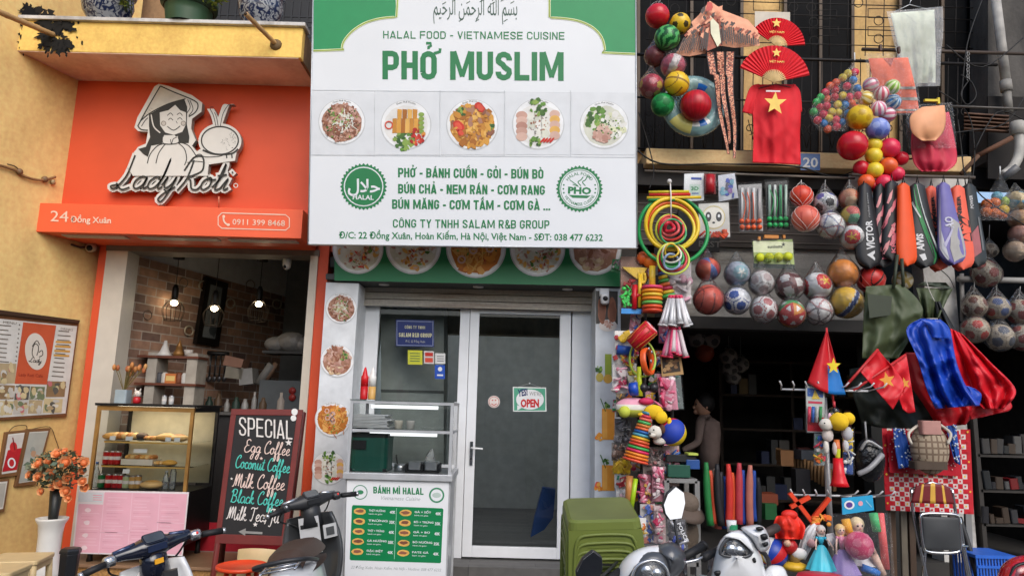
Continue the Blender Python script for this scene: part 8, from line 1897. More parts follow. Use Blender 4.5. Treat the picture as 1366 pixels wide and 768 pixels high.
for k in range(15):
 x=942+k*4.9;y0=618+(k%3)*9+random.uniform(-2,3);y1=700+random.uniform(-6,8);Yk=6.25+.04*(k%3);b=B();n=10;xs=random.uniform(-3,3)
 pts_=[at(x+xs*math.sin(3*j/n)+(6 if k<4 else 0)*(j/n),y0+(y1-y0)*j/n,Yk)for j in range(n+1)];b.tube(pts_,[.014+.018*min(1,.2+3*j/n)for j in range(n+1)],CV[k],8);b.build('racket_cover',label=nm_[k]+' racket cover standing in the row inside the opening, number %d from its left'%(k+1)if 0 else nm_[k]+' racket cover in the standing row, '+('at its left end' if k<2 else 'left part' if k<5 else 'middle part' if k<10 else 'right part'),cat='racket cover',group='racket covers standing in a row')
b=B();b.lathe([(.034,0),(.04,.09)],at(976,709,5.9),WHITE,n=16);b.lathe([(.0405,.02),(.041,.06)],at(977,709,5.9),c(50,160,110),n=16,caps=False);b.build('paper_cup',label='white and green paper cup before the racket covers',cat='cup')
# ------ toy rack on a post
SR=thing('toy_rack','steel post rack with white prongs carrying toys','rack',at(1107,760,5.55));SR.location.z=.12;RY2=5.6;RW=c(214,214,214,.35)
b=B();b.tube([at(1099,530,RY2),at(1112,800,RY2)],.022,c(170,168,166,.4,.4),10);b.lathe([(.22,0),(.2,.02),(.03,.03)],(at(1112,800,RY2).x,RY2,.12),c(120,120,120,.4,.4),n=20);b.build('post',SR)
for(y,x0,x1)in((519.5,1042,1158),(660,1056,1168)):
 b=B();b.tube([at(x0,y-(x1-x0)*.004,RY2),at(x1,y+2,RY2)],.009,RW,6)
 for k in range(8):x=x0+(x1-x0)*k/7;p=at(x,y+(x-x0)*.018,RY2);b.tube([p,p+V((-.05 if k<4 else .05,-.14,.03)),p+V((-.07 if k<4 else .07,-.16,.06))],.006,RW,5)
 b.build('prongs',SR)
def toolcard(b,pl):
 b.poly(pl,[(1077,517),(1098,520),(1098,530),(1077,528)],c(40,90,170),.002);b.rect(pl,1077,556,1099,575,c(206,30,50,.3),.002);b.stroke(pl,[(1078,536),(1097,537)],3,c(206,50,80),.002)
 for k in range(4):tb(b,pl,[(1080+5*k,542),(1079+5*k,563)],.012,HUES[(k*3)%7])
 b.poly(pl,[(1083,532),(1087,519),(1094,532)],c(236,200,60),.004)
pack('tool_card','tall card of toy tools on the rack, blue top and red base','toy pack',[(1075,514),(1100,518),(1100,577),(1077,576)],5.5,c(200,206,200,.3),toolcard)
bagtoy('hanging strip of coloured toys under the tool card',1087,578,1100,620,HUES,18,2,4,c(170,190,190,.4),5.5);bagtoy('yellow and blue toy card right of the toy trumpet',1125,572,1138,632,[c(40,60,120,.4),c(226,226,222,.4),c(60,90,160,.4)],16,2,3.5,c(240,206,60,.35),5.6,extra=lambda b,pl:b.rect(pl,1125,602,1138,632,c(60,90,150),.003))
plush('white plush rabbit hung on the rack under the furled flag',[('head',1102,566,9,Wh,5.4,(1,.9,.9)),('body',1104,580,8,c(226,214,206,.9),5.42,(.9,.8,1.1)),('leg',1102,596,4.5,Wh,5.42,(.8,.8,2)),('leg',1114,598,4.5,c(226,206,196,.9),5.42,(.8,.8,2)),('ear',1107,556,3.5,c(240,190,206,.9),5.42,(.7,.6,1.6)),('eye',1100,564,1,BLACK,5.32,(1,1,1))])
plush('yellow plush chick with a grey body right of the white rabbit',[('head',1119,562,12.5,Yl,5.38,(1,.9,.95)),('head_bump',1131,558,9,Yl,5.4,(1,.9,.9)),('body',1130,578,8,c(196,196,200,.9),5.42,(.9,.8,1.2)),('leg',1128,594,4.5,c(206,206,206,.9),5.42,(.9,.8,1.8))])
b=B();b.ball(at(1113,549,5.45),.042,GLASS,12,8);b.lathe([(.01,0),(.01,.05)],at(1113,544,5.45),c(206,60,70),n=8);b.build('clear_bauble',label='clear bauble above the yellow plush head',cat='bauble')
tp=thing('toy_trumpet','toy trumpet, yellow above with a red bell, hung on the rack','trumpet',at(1118,652,5.4));p,q=at(1116,586,5.42),at(1120,648,5.42);L=(p-q).length;u_=pxm(1118,620,5.42)
b=B();b.lathe([(3*u_,L*.6),(3.2*u_,L*.62),(4*u_,L*.8),(3.5*u_,L)],q,[c(150,200,70,.3),c(214,220,60,.3),c(226,120,60,.3)],p-q,14);b.build('tube',tp);b=B();b.lathe([(12*u_,0),(10*u_,.03),(7.5*u_,L*.25),(6*u_,L*.6)],q,c(226,24,34,.3),p-q,20);b.build('bell',tp)
bm=thing('black_mask','shiny black bagged mask with a grey strap beside the rack','bag',at(1161,645,5.7));b=B();b.ball(at(1160,613,5.75),.15,c(24,24,26,.2,bump=.9,bscale=14),20,14,None,(.8,.5,1.15));b.build('body',bm);b=B();b.tube(smooth([at(1144,632,5.62),at(1160,624,5.6),at(1177,606,5.64)],4),.022,c(150,150,152,.3),6);b.tube(smooth([at(1148,600,5.7),at(1158,588,5.66),at(1176,598,5.68)],4),.012,c(176,176,176,.25),6);b.tube([at(1156,590,5.7),at(1154,562,5.72)],.008,c(150,150,150),5);b.build('strap',bm)
def x_straps():
 for k,(p,q,lb)in enumerate((((1054,658),(1082,694),'orange strap slanting down from the left of the rack'),((1082,693),(1107,664),'orange strap rising to the rack post'),((1054,676),(1080,662),'orange strap crossing the upper left one'))):b=B();b.box(at((p[0]+q[0])/2,(p[1]+q[1])/2,5.45),((V(p)-V(q)).length*pxm(1080,680,5.45),.03,.03),c(236,76,44,.35),Matrix.Rotation(math.atan2(q[1]-p[1],q[0]-p[0]),3,'Y'));b.build('toy_bar',label=lb,cat='toy')
x_straps()
b=B();drape(b,[(1036,688),(1032,700),(1035,718)],[(1062,686),(1074,702),(1070,719)],5.2,.07,1.6,c(242,54,34,.55),18,14,71,bulge=.08);o=b.build('red_cloth_bag',label='crumpled orange red cloth bag under the straps',cat='bag',solid=.006)
b=B();b.ball(at(1053,686,5.2),.05,c(232,44,30,.55),12,8,None,(1.2,.7,.7));b.build('knot',o)
tf_=thing('toy_figure','small red and yellow toy figure under the crumpled red bag','figure',at(1056,756,5.2));b=B();b.ball(at(1053,728,5.2),.055,c(190,40,40,.35),14,10);b.ball(at(1050,724,5.16),.025,c(226,180,150),10,8);b.build('head',tf_);b=B();b.ball(at(1060,742,5.2),.05,c(150,120,60),12,8,None,(.8,.8,1.2));b.ball(at(1066,738,5.18),.04,c(232,230,226),10,8,None,(1.4,.8,1));b.build('body',tf_);b=B();b.ball(at(1060,755,5.2),.07,c(226,180,50,.4),14,8,None,(1.3,1,.5));b.build('base',tf_)
ball(1030,737,20,5.25,f_stripes([c(36,70,170,.35),c(206,40,44,.35),c(236,196,60,.35),c(226,226,222,.35)],10),'striped beach ball half hidden behind the white scooter')
def doll(label,hx,hy,hr,skin,hair,bod,skirt,Y,sk_w,y_w,y_b,tilt=0.0):
 t=thing('doll',label,'doll',at(hx,y_b,Y));u_=pxm(hx,hy,Y);h=at(hx,hy,Y);r_=hr*u_
 b=B();b.ball(h,r_,skin,16,12,None,(.9,.9,1.08))
 for s_ in(-1,1):b.ball(h+V((s_*r_*.36,-r_*.82,.02*r_)),r_*.16,c(50,40,46,.3),8,6)
 b.ball(h+V((0,-r_*.86,-r_*.4)),r_*.12,c(206,70,80),8,6,None,(1.5,.5,.6));b.tube([h-V((0,0,r_)),h-V((0,0,r_*1.7))],r_*.3,skin,8);b.build('head',t)
 b=B();b.ball(h+V((0,r_*.22,r_*.18)),r_*1.08,hair,14,10);b.ball(h+V((0,r_*.3,-r_*.7)),r_*.9,hair,12,8,None,(1.15,.6,1.4));b.build('hair',t)
 zw,zs=at(hx+tilt*.6,y_w,Y).z,h.z-r_*1.4;xw=at(hx+tilt*.6,y_w,Y).x;b=B();b.lathe([(r_*.55,0),(r_*.95,(zs-zw)*.7),(r_*.8,zs-zw)],(xw,Y,zw),bod,n=14,sy=.7)
 for s_ in(-1,1):b.ball((xw+s_*r_*1.0,Y,zs-.01),r_*.38,bod,8,6)
 b.build('bodice',t)
 b=B()
 for s_ in(-1,1):b.tube([V((xw+s_*r_*1.05,Y,zs-.01)),V((xw+s_*r_*1.7,Y-.03,zs-(zs-zw)*.7)),V((xw+s_*r_*2.0,Y-.05,zw-.01))],r_*.2,skin,6);b.ball((xw+s_*r_*2.05,Y-.05,zw-.02),r_*.24,skin,6,5)
 b.build('arms',t)
 zb3=at(hx+tilt,y_b,Y).z;n=24;b=B()
 def sf_(u2,v_):a=u2*6.283;r3=(r_*.6+(sk_w*u_-r_*.6)*v_**.75)*(1+.07*v_*math.sin(9*a));return V((xw+(at(hx+tilt,y_b,Y).x-xw)*v_+r3*math.cos(a),Y+r3*.8*math.sin(a),zw+(zb3-zw)*v_))
 b.grid(sf_,45,8,skirt);b.build('skirt',t);return t
DS=c(240,206,186,.4)
doll('doll in a turquoise gown with white wings',1095.5,707,5.6,DS,c(226,216,206,.5),c(60,190,220,.35),c(80,214,236,.35),5.1,19,726,759)
wg=thing('angel_figure','white winged figure behind the turquoise doll','figure',at(1077,740,5.3));b=B()
for pts_ in([(1086,696),(1078,706),(1068,728),(1066,742)],[(1090,700),(1088,715),(1080,732),(1070,740)]):pass
drape(b,[(1087,695),(1074,706),(1065,730),(1066,744)],[(1092,700),(1088,712),(1083,728),(1074,746)],5.28,.02,2,c(226,226,226,.5),10,12,81,bulge=.04);b.build('wing',wg,solid=.006)
b=B();drape(b,[(1102,712),(1103,720),(1106,728)],[(1112,710),(1116,718),(1112,726)],5.24,.01,1,c(214,214,216,.5),8,8,82);b.build('wing',wg,solid=.006);b=B();b.ball(at(1082,724,5.24),.03,c(236,180,176,.5),10,8);b.build('flower',wg)
b=B();lumps(b,FP(5.3),1085,688,1108,700,16,[c(240,120,40),c(236,90,40),c(240,160,60)],2.5,4,.02);b.build('orange_flowers',label='orange paper flowers above the turquoise doll',cat='flowers')
dp=pack('doll_pack','clear doll pack with a blue header card, at the right of the rack','toy pack',[(1123,664),(1164,660),(1166,680),(1124,686)],5.3,c(50,170,220,.35),lambda b,pl:(b.disc(pl,1133,673,7,6,WHITE,.002,18),b.disc(pl,1133,673,4.5,3.8,c(90,60,150),.003,14),b.disc(pl,1148,671,3.2,3.4,c(240,170,180),.003,12),b.stroke(pl,[(1155,667),(1163,676)],1.2,c(150,214,236),.003)),bag=False)
doll('blonde doll in pink top and lilac skirt inside the clear pack',1121,706,6,DS,c(232,196,130,.5),c(236,150,180,.35),c(176,150,216,.4),5.2,22,732,764,4);doll('larger blonde doll behind the pink ball in the clear pack',1144,700,8.5,DS,c(240,216,170,.5),c(236,120,160,.35),c(206,206,210,.4),5.3,20,738,752,8)
ball(1146,727,18,5.12,f_spots(c(232,70,120,.3),[c(240,120,150,.3)],.95),'pink ball in front of the dolls in the clear pack');b=B();b.grid(lambda u2,v_:at(1110+78*u2+6*v_,684+86*v_,4.98-.05*math.sin(math.pi*u2)+.012*math.sin(17*u2+11*v_)),14,14,BAG);b.build('clear_bag',label='big clear bag over the dolls and the pink ball',cat='bag')
for k,(x0,y0,x1,y1,m,lb)in enumerate(((1128,692,1133,712,c(246,176,40),'orange balloon shape behind the doll heads'),(1165,684,1170,708,c(70,190,110),'green strip right of the larger doll'),(1174,684,1182,758,c(232,90,90),'long salmon strip at the right of the doll pack'),(1150,756,1172,764,c(40,120,206),'blue toy at the foot of the doll pack'),(1166,740,1178,766,c(226,190,170),'doll legs at the right of the blue toy'))):b=B();b.tube([at(x0,y0,5.22),at(x1,y1,5.22)],.03 if k<2 else .026,m,10);b.build('toy_piece',label=lb,cat='toy')
st2=thing('red_stool','round pink red stool top at the bottom under the dolls','stool',at(1098,775,4.4));st2.location.z=0;p=at(1097,770,4.5);b=B();b.lathe([(.15,-.05),(.16,-.02),(.14,.01),(.02,.018)],p,c(232,54,76,.35),n=32);b.build('seat',st2)
for k in range(4):a=.8+1.57*k;b=B();b.tube([p+V((.11*math.cos(a),.11*math.sin(a),-.03)),V((p.x+.16*math.cos(a),p.y+.16*math.sin(a),0))],.016,c(200,40,60,.35),8);b.build('leg',st2)
# ------ wrapping sheet, backpack, folding chair
WY=6.1;WPp=FP(WY);ws=thing('wrapping_sheet','red and white check plastic sheet hung behind the folding chair','sheet',at(1240,686,WY));wr,ww_=c(206,36,50,.35),c(232,218,212,.35)
b=B();random.seed(4);b.grid(lambda u_,v_:at(1176.5+(1294-1176.5)*u_+5*v_,571+1.5*u_+(109+4*u_)*v_,WY-.012*math.sin(9*u_+4*v_)),18,17,lambda u_,v_:wr if(int(u_*18)+int(v_*17))%2==0 or u_<.05 or u_>.96 else ww_,False);b.build('sheet',ws,solid=.003)
b=B()
for i in range(18):
 for j in range(17):
  if(i+j)%2:u_,v_=(i+.5)/18,(j+.5)/17;b.disc(FP(WY-.02),1176.5+117.5*u_+5*v_,571+1.5*u_+(109+4*u_)*v_,1.5,1.5,wr if j%3 else c(236,190,60),0,6)
b.build('print',ws)
b=B();b.grid(lambda u_,v_:at(1183+96*u_+4*v_,574+56*v_+5*u_*v_,WY-.05-.01*math.sin(8*u_)),12,8,c(196,28,46,.35),False)
for k in range(60):b.disc(FP(WY-.066),random.uniform(1186,1280),random.uniform(577,628),.9,.9,c(240,200,190),0,5)
b.build('red_dotted_sheet',label='red dotted plastic sheet over the check sheet',cat='sheet',solid=.003)
BF=c(36,84,170,.6)
for(l,r,sd,lb)in(([(1191,571),(1194,600),(1199,625)],[(1206,572),(1214,600),(1217,622)],91,'blue patterned cloth left of the plaid backpack'),([(1262,568),(1268,595),(1274,616)],[(1275,566),(1278,590),(1281,620)],92,'blue patterned cloth right of the plaid backpack')):
 b=B();f=drape(b,l,r,WY-.12,.03,1.2,BF,12,12,sd)
 for k in range(30):q=f(random.random(),random.random())+V((0,-.006,0));b.ball(q,.007,c(206,216,230),5,4)
 b.build('blue_cloth',label=lb,cat='cloth',solid=.004)
bp_=thing('backpack','beige plaid backpack with pale straps on the red sheet','backpack',at(1240,628,WY-.2));PL1,PL3=c(176,158,134,.85),c(126,106,88,.85)
p=at(1240,598,WY-.2);u_=pxm(1240,598,WY-.2);b=B();b.ball(p,1,None,60,40,lambda d:PL3 if int(d.x*14+40)%4==0 or int(d.z*16+40)%4==0 else PL1,(24*u_,.11,34*u_));b.build('body',bp_);b=B();b.rbox(at(1240,570,WY-.26),(26*u_,.08,18*u_),.02,c(190,140,130,.8));b.build('flap',bp_,bevel=.004);b=B();b.rbox(at(1238,620,WY-.24),(44*u_,.12,10*u_),.03,c(84,70,58,.8));b.build('base',bp_)
for s_ in(-1,1):b=B();b.tube(smooth([at(1240+s_*14,566,WY-.22),at(1240+s_*28,578,WY-.28),at(1240+s_*24,592,WY-.3)],4),.012,c(206,196,180),6);b.build('strap',bp_)
FCY=5.75;fc=thing('folding_chair','folded chrome chair with black seat and maroon striped back','chair',at(1255,790,FCY));fc.location.z=.0
b=B();MR,YL2=c(120,30,34,.5),c(226,176,70,.5);b.grid(lambda u_,v_:at(1218+51*u_+6*(v_-.5)*(1-2*u_)*-1,648+22*v_-5*math.sin(math.pi*u_)*(1-v_)+2*u_,FCY+.02-.03*math.sin(math.pi*u_)),16,6,lambda u_,v_:YL2 if int(u_*11)in(2,5,8)else MR);b.build('backrest',fc,solid=.02)
b=B();b.grid(lambda u_,v_:at(1229+49*u_+3*v_,688+44*v_+1.5*u_,FCY-.03-.015*math.sin(math.pi*u_)*math.sin(math.pi*v_)),10,10,c(62,64,66,.5));b.build('seat',fc,solid=.03,bevel=.008)
b=B();b.tube([at(x,y,FCY-.035)for x,y in smooth([(1228,690),(1232,685),(1254,684.5),(1274,686),(1279,691),(1281,712),(1281,730),(1276,736),(1254,737),(1237,735),(1232,729),(1229,708)],3,True)],.012,CHROME,8,True);b.build('seat_frame',fc)
for pts_ in([(1216,652),(1219,690),(1236,770),(1240,800)],[(1270,652),(1276,690),(1292,770),(1296,800)],[(1227,690),(1234,730),(1228,800)],[(1280,690),(1288,740),(1302,800)]):b=B();b.tube([at(x,y,FCY+.03)for x,y in smooth(pts_,4)],.012,CHROME,8);b.build('leg',fc)
b=B();b.tube([at(1236,727,FCY),at(1291,728,FCY)],.009,CHROME,8);b.tube([at(1216,652,FCY+.03),at(1243,643,FCY+.02),at(1270,652,FCY+.03)],.012,CHROME,8);b.build('crossbar',fc)
for k,(x,m,lb)in enumerate(((1188,c(110,84,64),'brown plank left behind the folding chair'),(1203,c(130,120,104),'grey plank behind the folding chair leg'),(1214,c(90,72,58),'dark plank nearest the folding chair'),(1268,c(120,112,100),'plank seen through the folding chair'),(1290,c(150,150,148,.4,.4),'steel upright right of the folding chair'))):b=B();p,q=at(x,672,6.3),at(x+6,800,6.3);b.box((p+q)/2,(.05,.03,(p-q).length),m,Matrix.Rotation(R(2),3,'Y'));b.build('plank',label=lb,cat='plank')
b=B();b.tube(smooth([at(1280,690,6.2),at(1290,720,6.1),at(1304,770,6.0)],4),.022,c(40,40,42),8);b.build('black_hose',label='black hose bundle leaning right of the folding chair',cat='hose')
bk=thing('blue_basket','blue plastic basket on the ground by the red scooter','basket',at(1326,770,5.9));bk.location.z=.12;xa,xb=xpix(1303,750,5.9),xpix(1352,750,5.9);zt_=at(1326,742,5.9).z;BB=c(50,110,214,.4)
b=B();b.box(((xa+xb)/2,6.05,zt_),(xb-xa+.03,.33,.025),BB)
for x in range(13):xx=xa+(xb-xa)*x/12;b.box((xx,5.9,(zt_+.12)/2),(.012,.012,zt_-.12),BB);b.box((xx,6.2,(zt_+.12)/2),(.012,.012,zt_-.12),BB)
for k in range(5):zz=.14+(zt_-.14)*k/5;b.box(((xa+xb)/2,5.893,zz),(xb-xa,.01,.02),BB)
b.box(((xa+xb)/2,6.05,.14),(xb-xa,.3,.02),BB);b.build('crate',bk)
rs=thing('dark_shelves','dark shelves of wrapped goods at the right edge','shelf',at(1340,640,6.9));rs.location.z=.12;b=B();xa,xb=xpix(1306,620,6.9),xpix(1420,620,6.9)
for y in(608,655,700):b.box(((xa+xb)/2,7.05,at(1340,y,6.9).z),(xb-xa,.3,.025),c(60,56,52,.7))
for x in(xa,xb):b.box((x,7.05,1.3),(.04,.3,2.3),c(56,52,48,.7))
b.build('frame',rs);random.seed(12)
for k in range(21):x=1310+(k%7)*9+random.uniform(-2,2);y=(604,651,696)[k//7];b=B();u_=pxm(x,y,6.95);w_,h=random.uniform(6,14)*u_,random.uniform(6,26)*u_;b.rbox(at(x,y,6.95)+V((0,0,h/2)),(w_,.14,h),.012,random.choice([c(40,40,44,.25),c(56,56,58,.25),c(110,26,30,.3),c(60,48,38,.4),c(34,38,42,.25),c(80,80,80,.25)]),Matrix.Rotation(R(random.uniform(-8,8)),3,'Y'));b.build('wrapped_pack',label='dim wrapped pack on the %s dark shelf at the right edge'%('top','middle','bottom')[k//7],cat='pack',group='wrapped packs on the dark shelves')
# ====== SCOOTERS IN FRONT
GL_=film('lamp_glass',(.95,.96,.97),.02,.03);RUB=c(30,30,32,.6);PLB=c(48,49,52,.42,var=.1);SIL=c(200,202,206,.22,.8)
def scooter(label,hc,head,lean,steer,body,cover,seatc,front,extra=None,bar=.30,mirrors=(),inner=None,sc=1.0,bare=False,tailc=None):
 """hc: middle of the handlebar in the place; head: heading in degrees from +X; lean to its own left; steer to the left"""
 hc=V(hc);Rz=Matrix.Rotation(R(head),4,'Z');Rl=Matrix.Rotation(R(-lean),4,'X')@Matrix.Scale(sc,4);O_=hc-(Rz@Rl@V((0,0,1.03)))
 O_.z=max(O_.z,.0);M=Matrix.Translation(O_)@Rz@Rl;S=M@Matrix.Rotation(R(steer),4,'Z')
 t=thing('scooter',label,'scooter',O_)
 def put(name,mat_,fn,**k):b=B(mat_);fn(b);return b.build(name,t,**k)
 for(x,mm)in((.22,S),(-1.05,M)):
  put('tyre',mm,lambda b:b.tube([V((x+.19*math.cos(a),0,.25+.19*math.sin(a)))for a in[6.283*j/28 for j in range(28)]],.055,RUB,10,True))
  put('rim',mm,lambda b:(b.lathe([(.03,-.05),(.05,-.03),(.05,.03),(.03,.05)],(x,0,.25),SIL,(0,1,0),14),[b.tube([V((x,0,.25)),V((x+.16*math.cos(a),0,.25+.16*math.sin(a)))],.012,SIL,6)for a in[6.283*j/6 for j in range(6)]]))
 put('fork',S,lambda b:[b.tube([V((.2,s_*.07,.27)),V((.03,s_*.06,.62))],.02,SIL,8)for s_ in(-1,1)]);put('mudguard',S,lambda b:b.grid(lambda u_,v_:V((.22+.26*math.cos(.3+2.4*u_),(v_-.5)*.13,.25+.26*math.sin(.3+2.4*u_))),14,4,body),solid=.006)
 def shield(b):
  def f(u_,v_):y=(u_-.5)*2;w_=.12+.10*math.sin(math.pi*min(1,.15+v_*.8));return V((.10-.10*v_-.10*y*y-.02,y*w_,.93-.58*v_))
  b.grid(f,14,12,body)
 put('leg_shield',M,shield,solid=.02)
 if inner:put('inner_panel',M,inner)
 put('floorboard',M,lambda b:(b.box((-.28,0,.31),(.5,.32,.05),PLB),b.box((-.28,0,.25),(.6,.2,.08),PLB)),bevel=.01)
 def tail(b):
  pr=[(-.42,.10,.36,.70),(-.55,.16,.33,.72),(-.8,.17,.38,.74),(-1.05,.15,.45,.76),(-1.28,.07,.62,.77)];n=12;vs_=[]
  for(x,w_,z0,z1)in pr:
   for k in range(n):a=6.283*k/n;vs_.append(V((x,w_*math.copysign(abs(math.cos(a))**.6,math.cos(a)),(z0+z1)/2+(z1-z0)/2*math.copysign(abs(math.sin(a))**.6,math.sin(a)))))
  b.add(vs_,[(i*n+k,i*n+(k+1)%n,(i+1)*n+(k+1)%n,(i+1)*n+k)for i in range(4)for k in range(n)]+[list(range(n)),[4*n+k for k in range(n)]],tailc or body,True)
 put('tail_body',M,tail)
 def seat(b):
  def f(u_,v_):x=-.42-.72*u_;y=(v_-.5)*2;w_=.11+.07*math.sin(math.pi*min(1,.2+u_*.8));return V((x,y*w_,.765+.08*(1-y**4)+.03*u_*u_-(.05*max(0,.12-u_)/.12)-(.04*max(0,u_-.92)/.08)))
  b.grid(f,18,12,seatc);b.grid(lambda u_,v_:f(u_,1-v_)*1+V((0,0,-(f(u_,v_).z-.70))),18,12,seatc)
 put('seat',M,seat);put('grab_rail',M,lambda b:b.tube(smooth([V((-.95,.17,.76)),V((-1.25,.15,.83)),V((-1.32,0,.85)),V((-1.25,-.15,.83)),V((-.95,-.17,.76))],4),.014,PLB,8));put('side_stand',M,lambda b:b.tube([V((-.45,.14,.3)),V((-.5,.3,.02))],.014,PLB,6))
 for s_ in(()if bare else(-1,1)):
  z=1.03
  put('grip',S,lambda b:(b.tube([V((-.05-.03,s_*(bar+.01),z-.005)),V((-.09,s_*(bar+.13),z-.02))],[.019,.0205],RUB,12),b.tube([V((-.09,s_*(bar+.13),z-.02)),V((-.094,s_*(bar+.15),z-.023))],.019,SIL,10)))
  put('switch_housing',S,lambda b:(b.lathe([(.026,0),(.032,.012),(.032,.05),(.024,.06)],V((-.045,s_*(bar-.05),z)),SIL if cover!=PLB else PLB,(-.25,s_,0),14),b.ball(V((-.075,s_*(bar-.02),z+.01)),.012,c(220,60,50)if s_<0 else c(220,220,220),8,6),b.box(V((-.07,s_*(bar-.03),z-.02)),(.02,.03,.014),BLACK)))
  put('brake_lever',S,lambda b:b.tube(smooth([V((.0,s_*(bar-.02),z-.012)),V((.02,s_*(bar+.05),z-.018)),V((-.02,s_*(bar+.12),z-.03)),V((-.04,s_*(bar+.145),z-.035))],4),[.009]*12+[.011],SIL,8))
  put('cable',S,lambda b:b.tube(smooth([V((.02,s_*(bar-.04),z-.02)),V((.10,s_*.2,z-.10)),V((.06,s_*.10,z-.16)),V((.02,s_*.05,z-.24))],5),.006,RUB,6))
 for(s_,q,tl)in mirrors:
  q=V(q);st_=S@V((-.03,s_*(bar-.16),1.0));put('mirror_stem',None,lambda b:b.tube(smooth([st_,st_.lerp(q,.5)+V((0,0,-.03)),q+V((0,0.02,-.06))],4),.006,PLB,6))
  sg=[(.010,.064),(.041,.042),(.043,.003),(.023,-.055),(-.025,-.062),(-.041,-.039),(-.046,-.006),(-.025,.036)]
  put('mirror_shell',None,lambda b:b.prism([q+V((x*1.08,.008+tl*y*1.08,y*1.08))for x,y in sg],V((0,.03,0)),PLB),bevel=.008);put('mirror_glass',None,lambda b:b.prism([q+V((x,tl*y-.004,y))for x,y in sg],V((0,.006,0)),c(112,116,122,.03,1.0,var=.0)))
 front(put,S,M);
 if extra:extra(put,S,M)
 return t
def cover_rear(cv,acc,glass):
 def fr(put,S,M):
  def cv_(b):
   n=16;pr=[(-.24,.026,.024),(-.16,.036,.032),(-.08,.062,.05),(-.05,.075,.058),(.05,.075,.058),(.08,.062,.05),(.16,.036,.032),(.24,.026,.024)];vs_=[]
   for(y,rx,rz)in pr:
    for k in range(n):a=6.283*k/n;vs_.append(V((-.02+rx*math.copysign(abs(math.cos(a))**.75,math.cos(a)),y,1.035+rz*math.copysign(abs(math.sin(a))**.75,math.sin(a)))))
   b.add(vs_,[(i*n+k,i*n+(k+1)%n,(i+1)*n+(k+1)%n,(i+1)*n+k)[::-1]for i in range(7)for k in range(n)],cv,True)
  put('handlebar_cover',S,cv_);rt=Matrix.Rotation(R(-38),3,'Y')
  put('instrument_panel',S,lambda b:(b.rbox((-.058,0,1.082),(.085,.125,.022),.02,cv,rt),b.rbox((-.066,0,1.093),(.07,.11,.004),.018,glass,rt)),bevel=.003)
  put('accent_panel',S,lambda b:(b.box((-.102,0,1.035),(.01,.11,.035),acc,Matrix.Rotation(R(-12),3,'Y')),[b.tube([V((-.035,s_*.10,1.078)),V((-.03,s_*.22,1.06))],.012,acc if acc!=cv else SIL,8)for s_ in(-1,1)]))
  put('steering_neck',S,lambda b:b.lathe([(.075,0),(.065,.1),(.06,.16)],(-.02,0,.85),cv,n=16,sx=1.1,sy=1.2,ref=(1,0,0)))
  put('headlight',S,lambda b:b.ball((.062,0,1.02),.055,GL_,16,10,None,(.5,1.3,.9)))
 return fr
NAVY=c(26,30,46,.16,0,var=.1,coat=.6);DGL=c(70,74,78,.08,0,var=.3,coat=1.0);WB=c(236,237,238,.22,var=.03,coat=.5);BRS=c(74,58,50,.5,var=.15,bump=.15,bscale=120);BLUE2=c(60,74,110,.15,.5,coat=.8)
def s1x(put,S,M):
 put('front_cover',S,lambda b:b.lathe([(.10,0),(.13,.06),(.11,.16),(.05,.24)],(.02,0,.68),WB,n=20,sx=.8,sy=1.2,ref=(1,0,0)))
 put('sticker',S,lambda b:b.box((-.101,.0,.955),(.01,.05,.028),c(240,170,30)));put('storage_box',M,lambda b:b.rbox((-.16,-.10,.80),(.05,.08,.2),.012,PLB))
scooter('white scooter with navy handlebar cover parked in front of the pink menu',at(201,729,3.75),112,12,26,WB,NAVY,c(44,44,46,.45),cover_rear(NAVY,BLUE2,DGL),s1x,sc=.84,bar=.27)
def s2in(b):
 b.box((-.075,0,.79),(.012,.15,.27),c(214,214,214,.3,.2));b.box((-.085,0,.74),(.01,.055,.07),BLACK);b.lathe([(.022,0),(.02,.02),(.008,.03)],(-.09,0,.74),SIL,(-1,0,.2),14);b.box((-.085,-.15,.80),(.012,.10,.10),c(226,226,226,.25,.4),Matrix.Rotation(R(20),3,'Z'));b.box((-.093,-.152,.80),(.01,.06,.06),c(110,112,114,.2,.6),Matrix.Rotation(R(20),3,'Z'));b.box((-.075,.0,.86),(.02,.13,.03),BLACK)
BODY2=c(58,60,62,.3,var=.1,coat=.3)
scooter('dark scooter with brown seat parked between the chalkboard and the food cart',at(411,669,4.9),97,11,37,BODY2,PLB,BRS,cover_rear(PLB,PLB,DGL),lambda put,S,M:put('rear_carrier',M,lambda b:[b.tube([V((-1.0-.1*k,.1,.80)),V((-1.0-.1*k,-.1,.80))],.008,SIL,6)for k in range(4)]+[b.tube([V((-.9,s_*.1,.80)),V((-1.34,s_*.1,.80))],.008,SIL,6)for s_ in(-1,1)]),inner=s2in,sc=.86,bar=.24,tailc=WB)
def inflate(b,outl,Y,hf,hb,mat,n=6,sm=3):
 o=smooth(outl,sm,True)if sm else[V(p)for p in outl];L=len(o);ce=sum(o,V((0,0)))/L;vs_=[]
 for k in range(-n,n+1):
  t=math.pi/2*k/n;r_=max(.02,math.cos(t));dp=(hf if k>0 else hb)*math.sin(t)
  for p in o:q=ce+(p-ce)*r_;vs_.append(at(q.x,q.y,Y-dp))
 b.add(vs_,[(i*L+k,i*L+(k+1)%L,(i+1)*L+(k+1)%L,(i+1)*L+k)[::-1]for i in range(2*n)for k in range(L)]+[[2*n*L+k for k in range(L)]],mat,True)
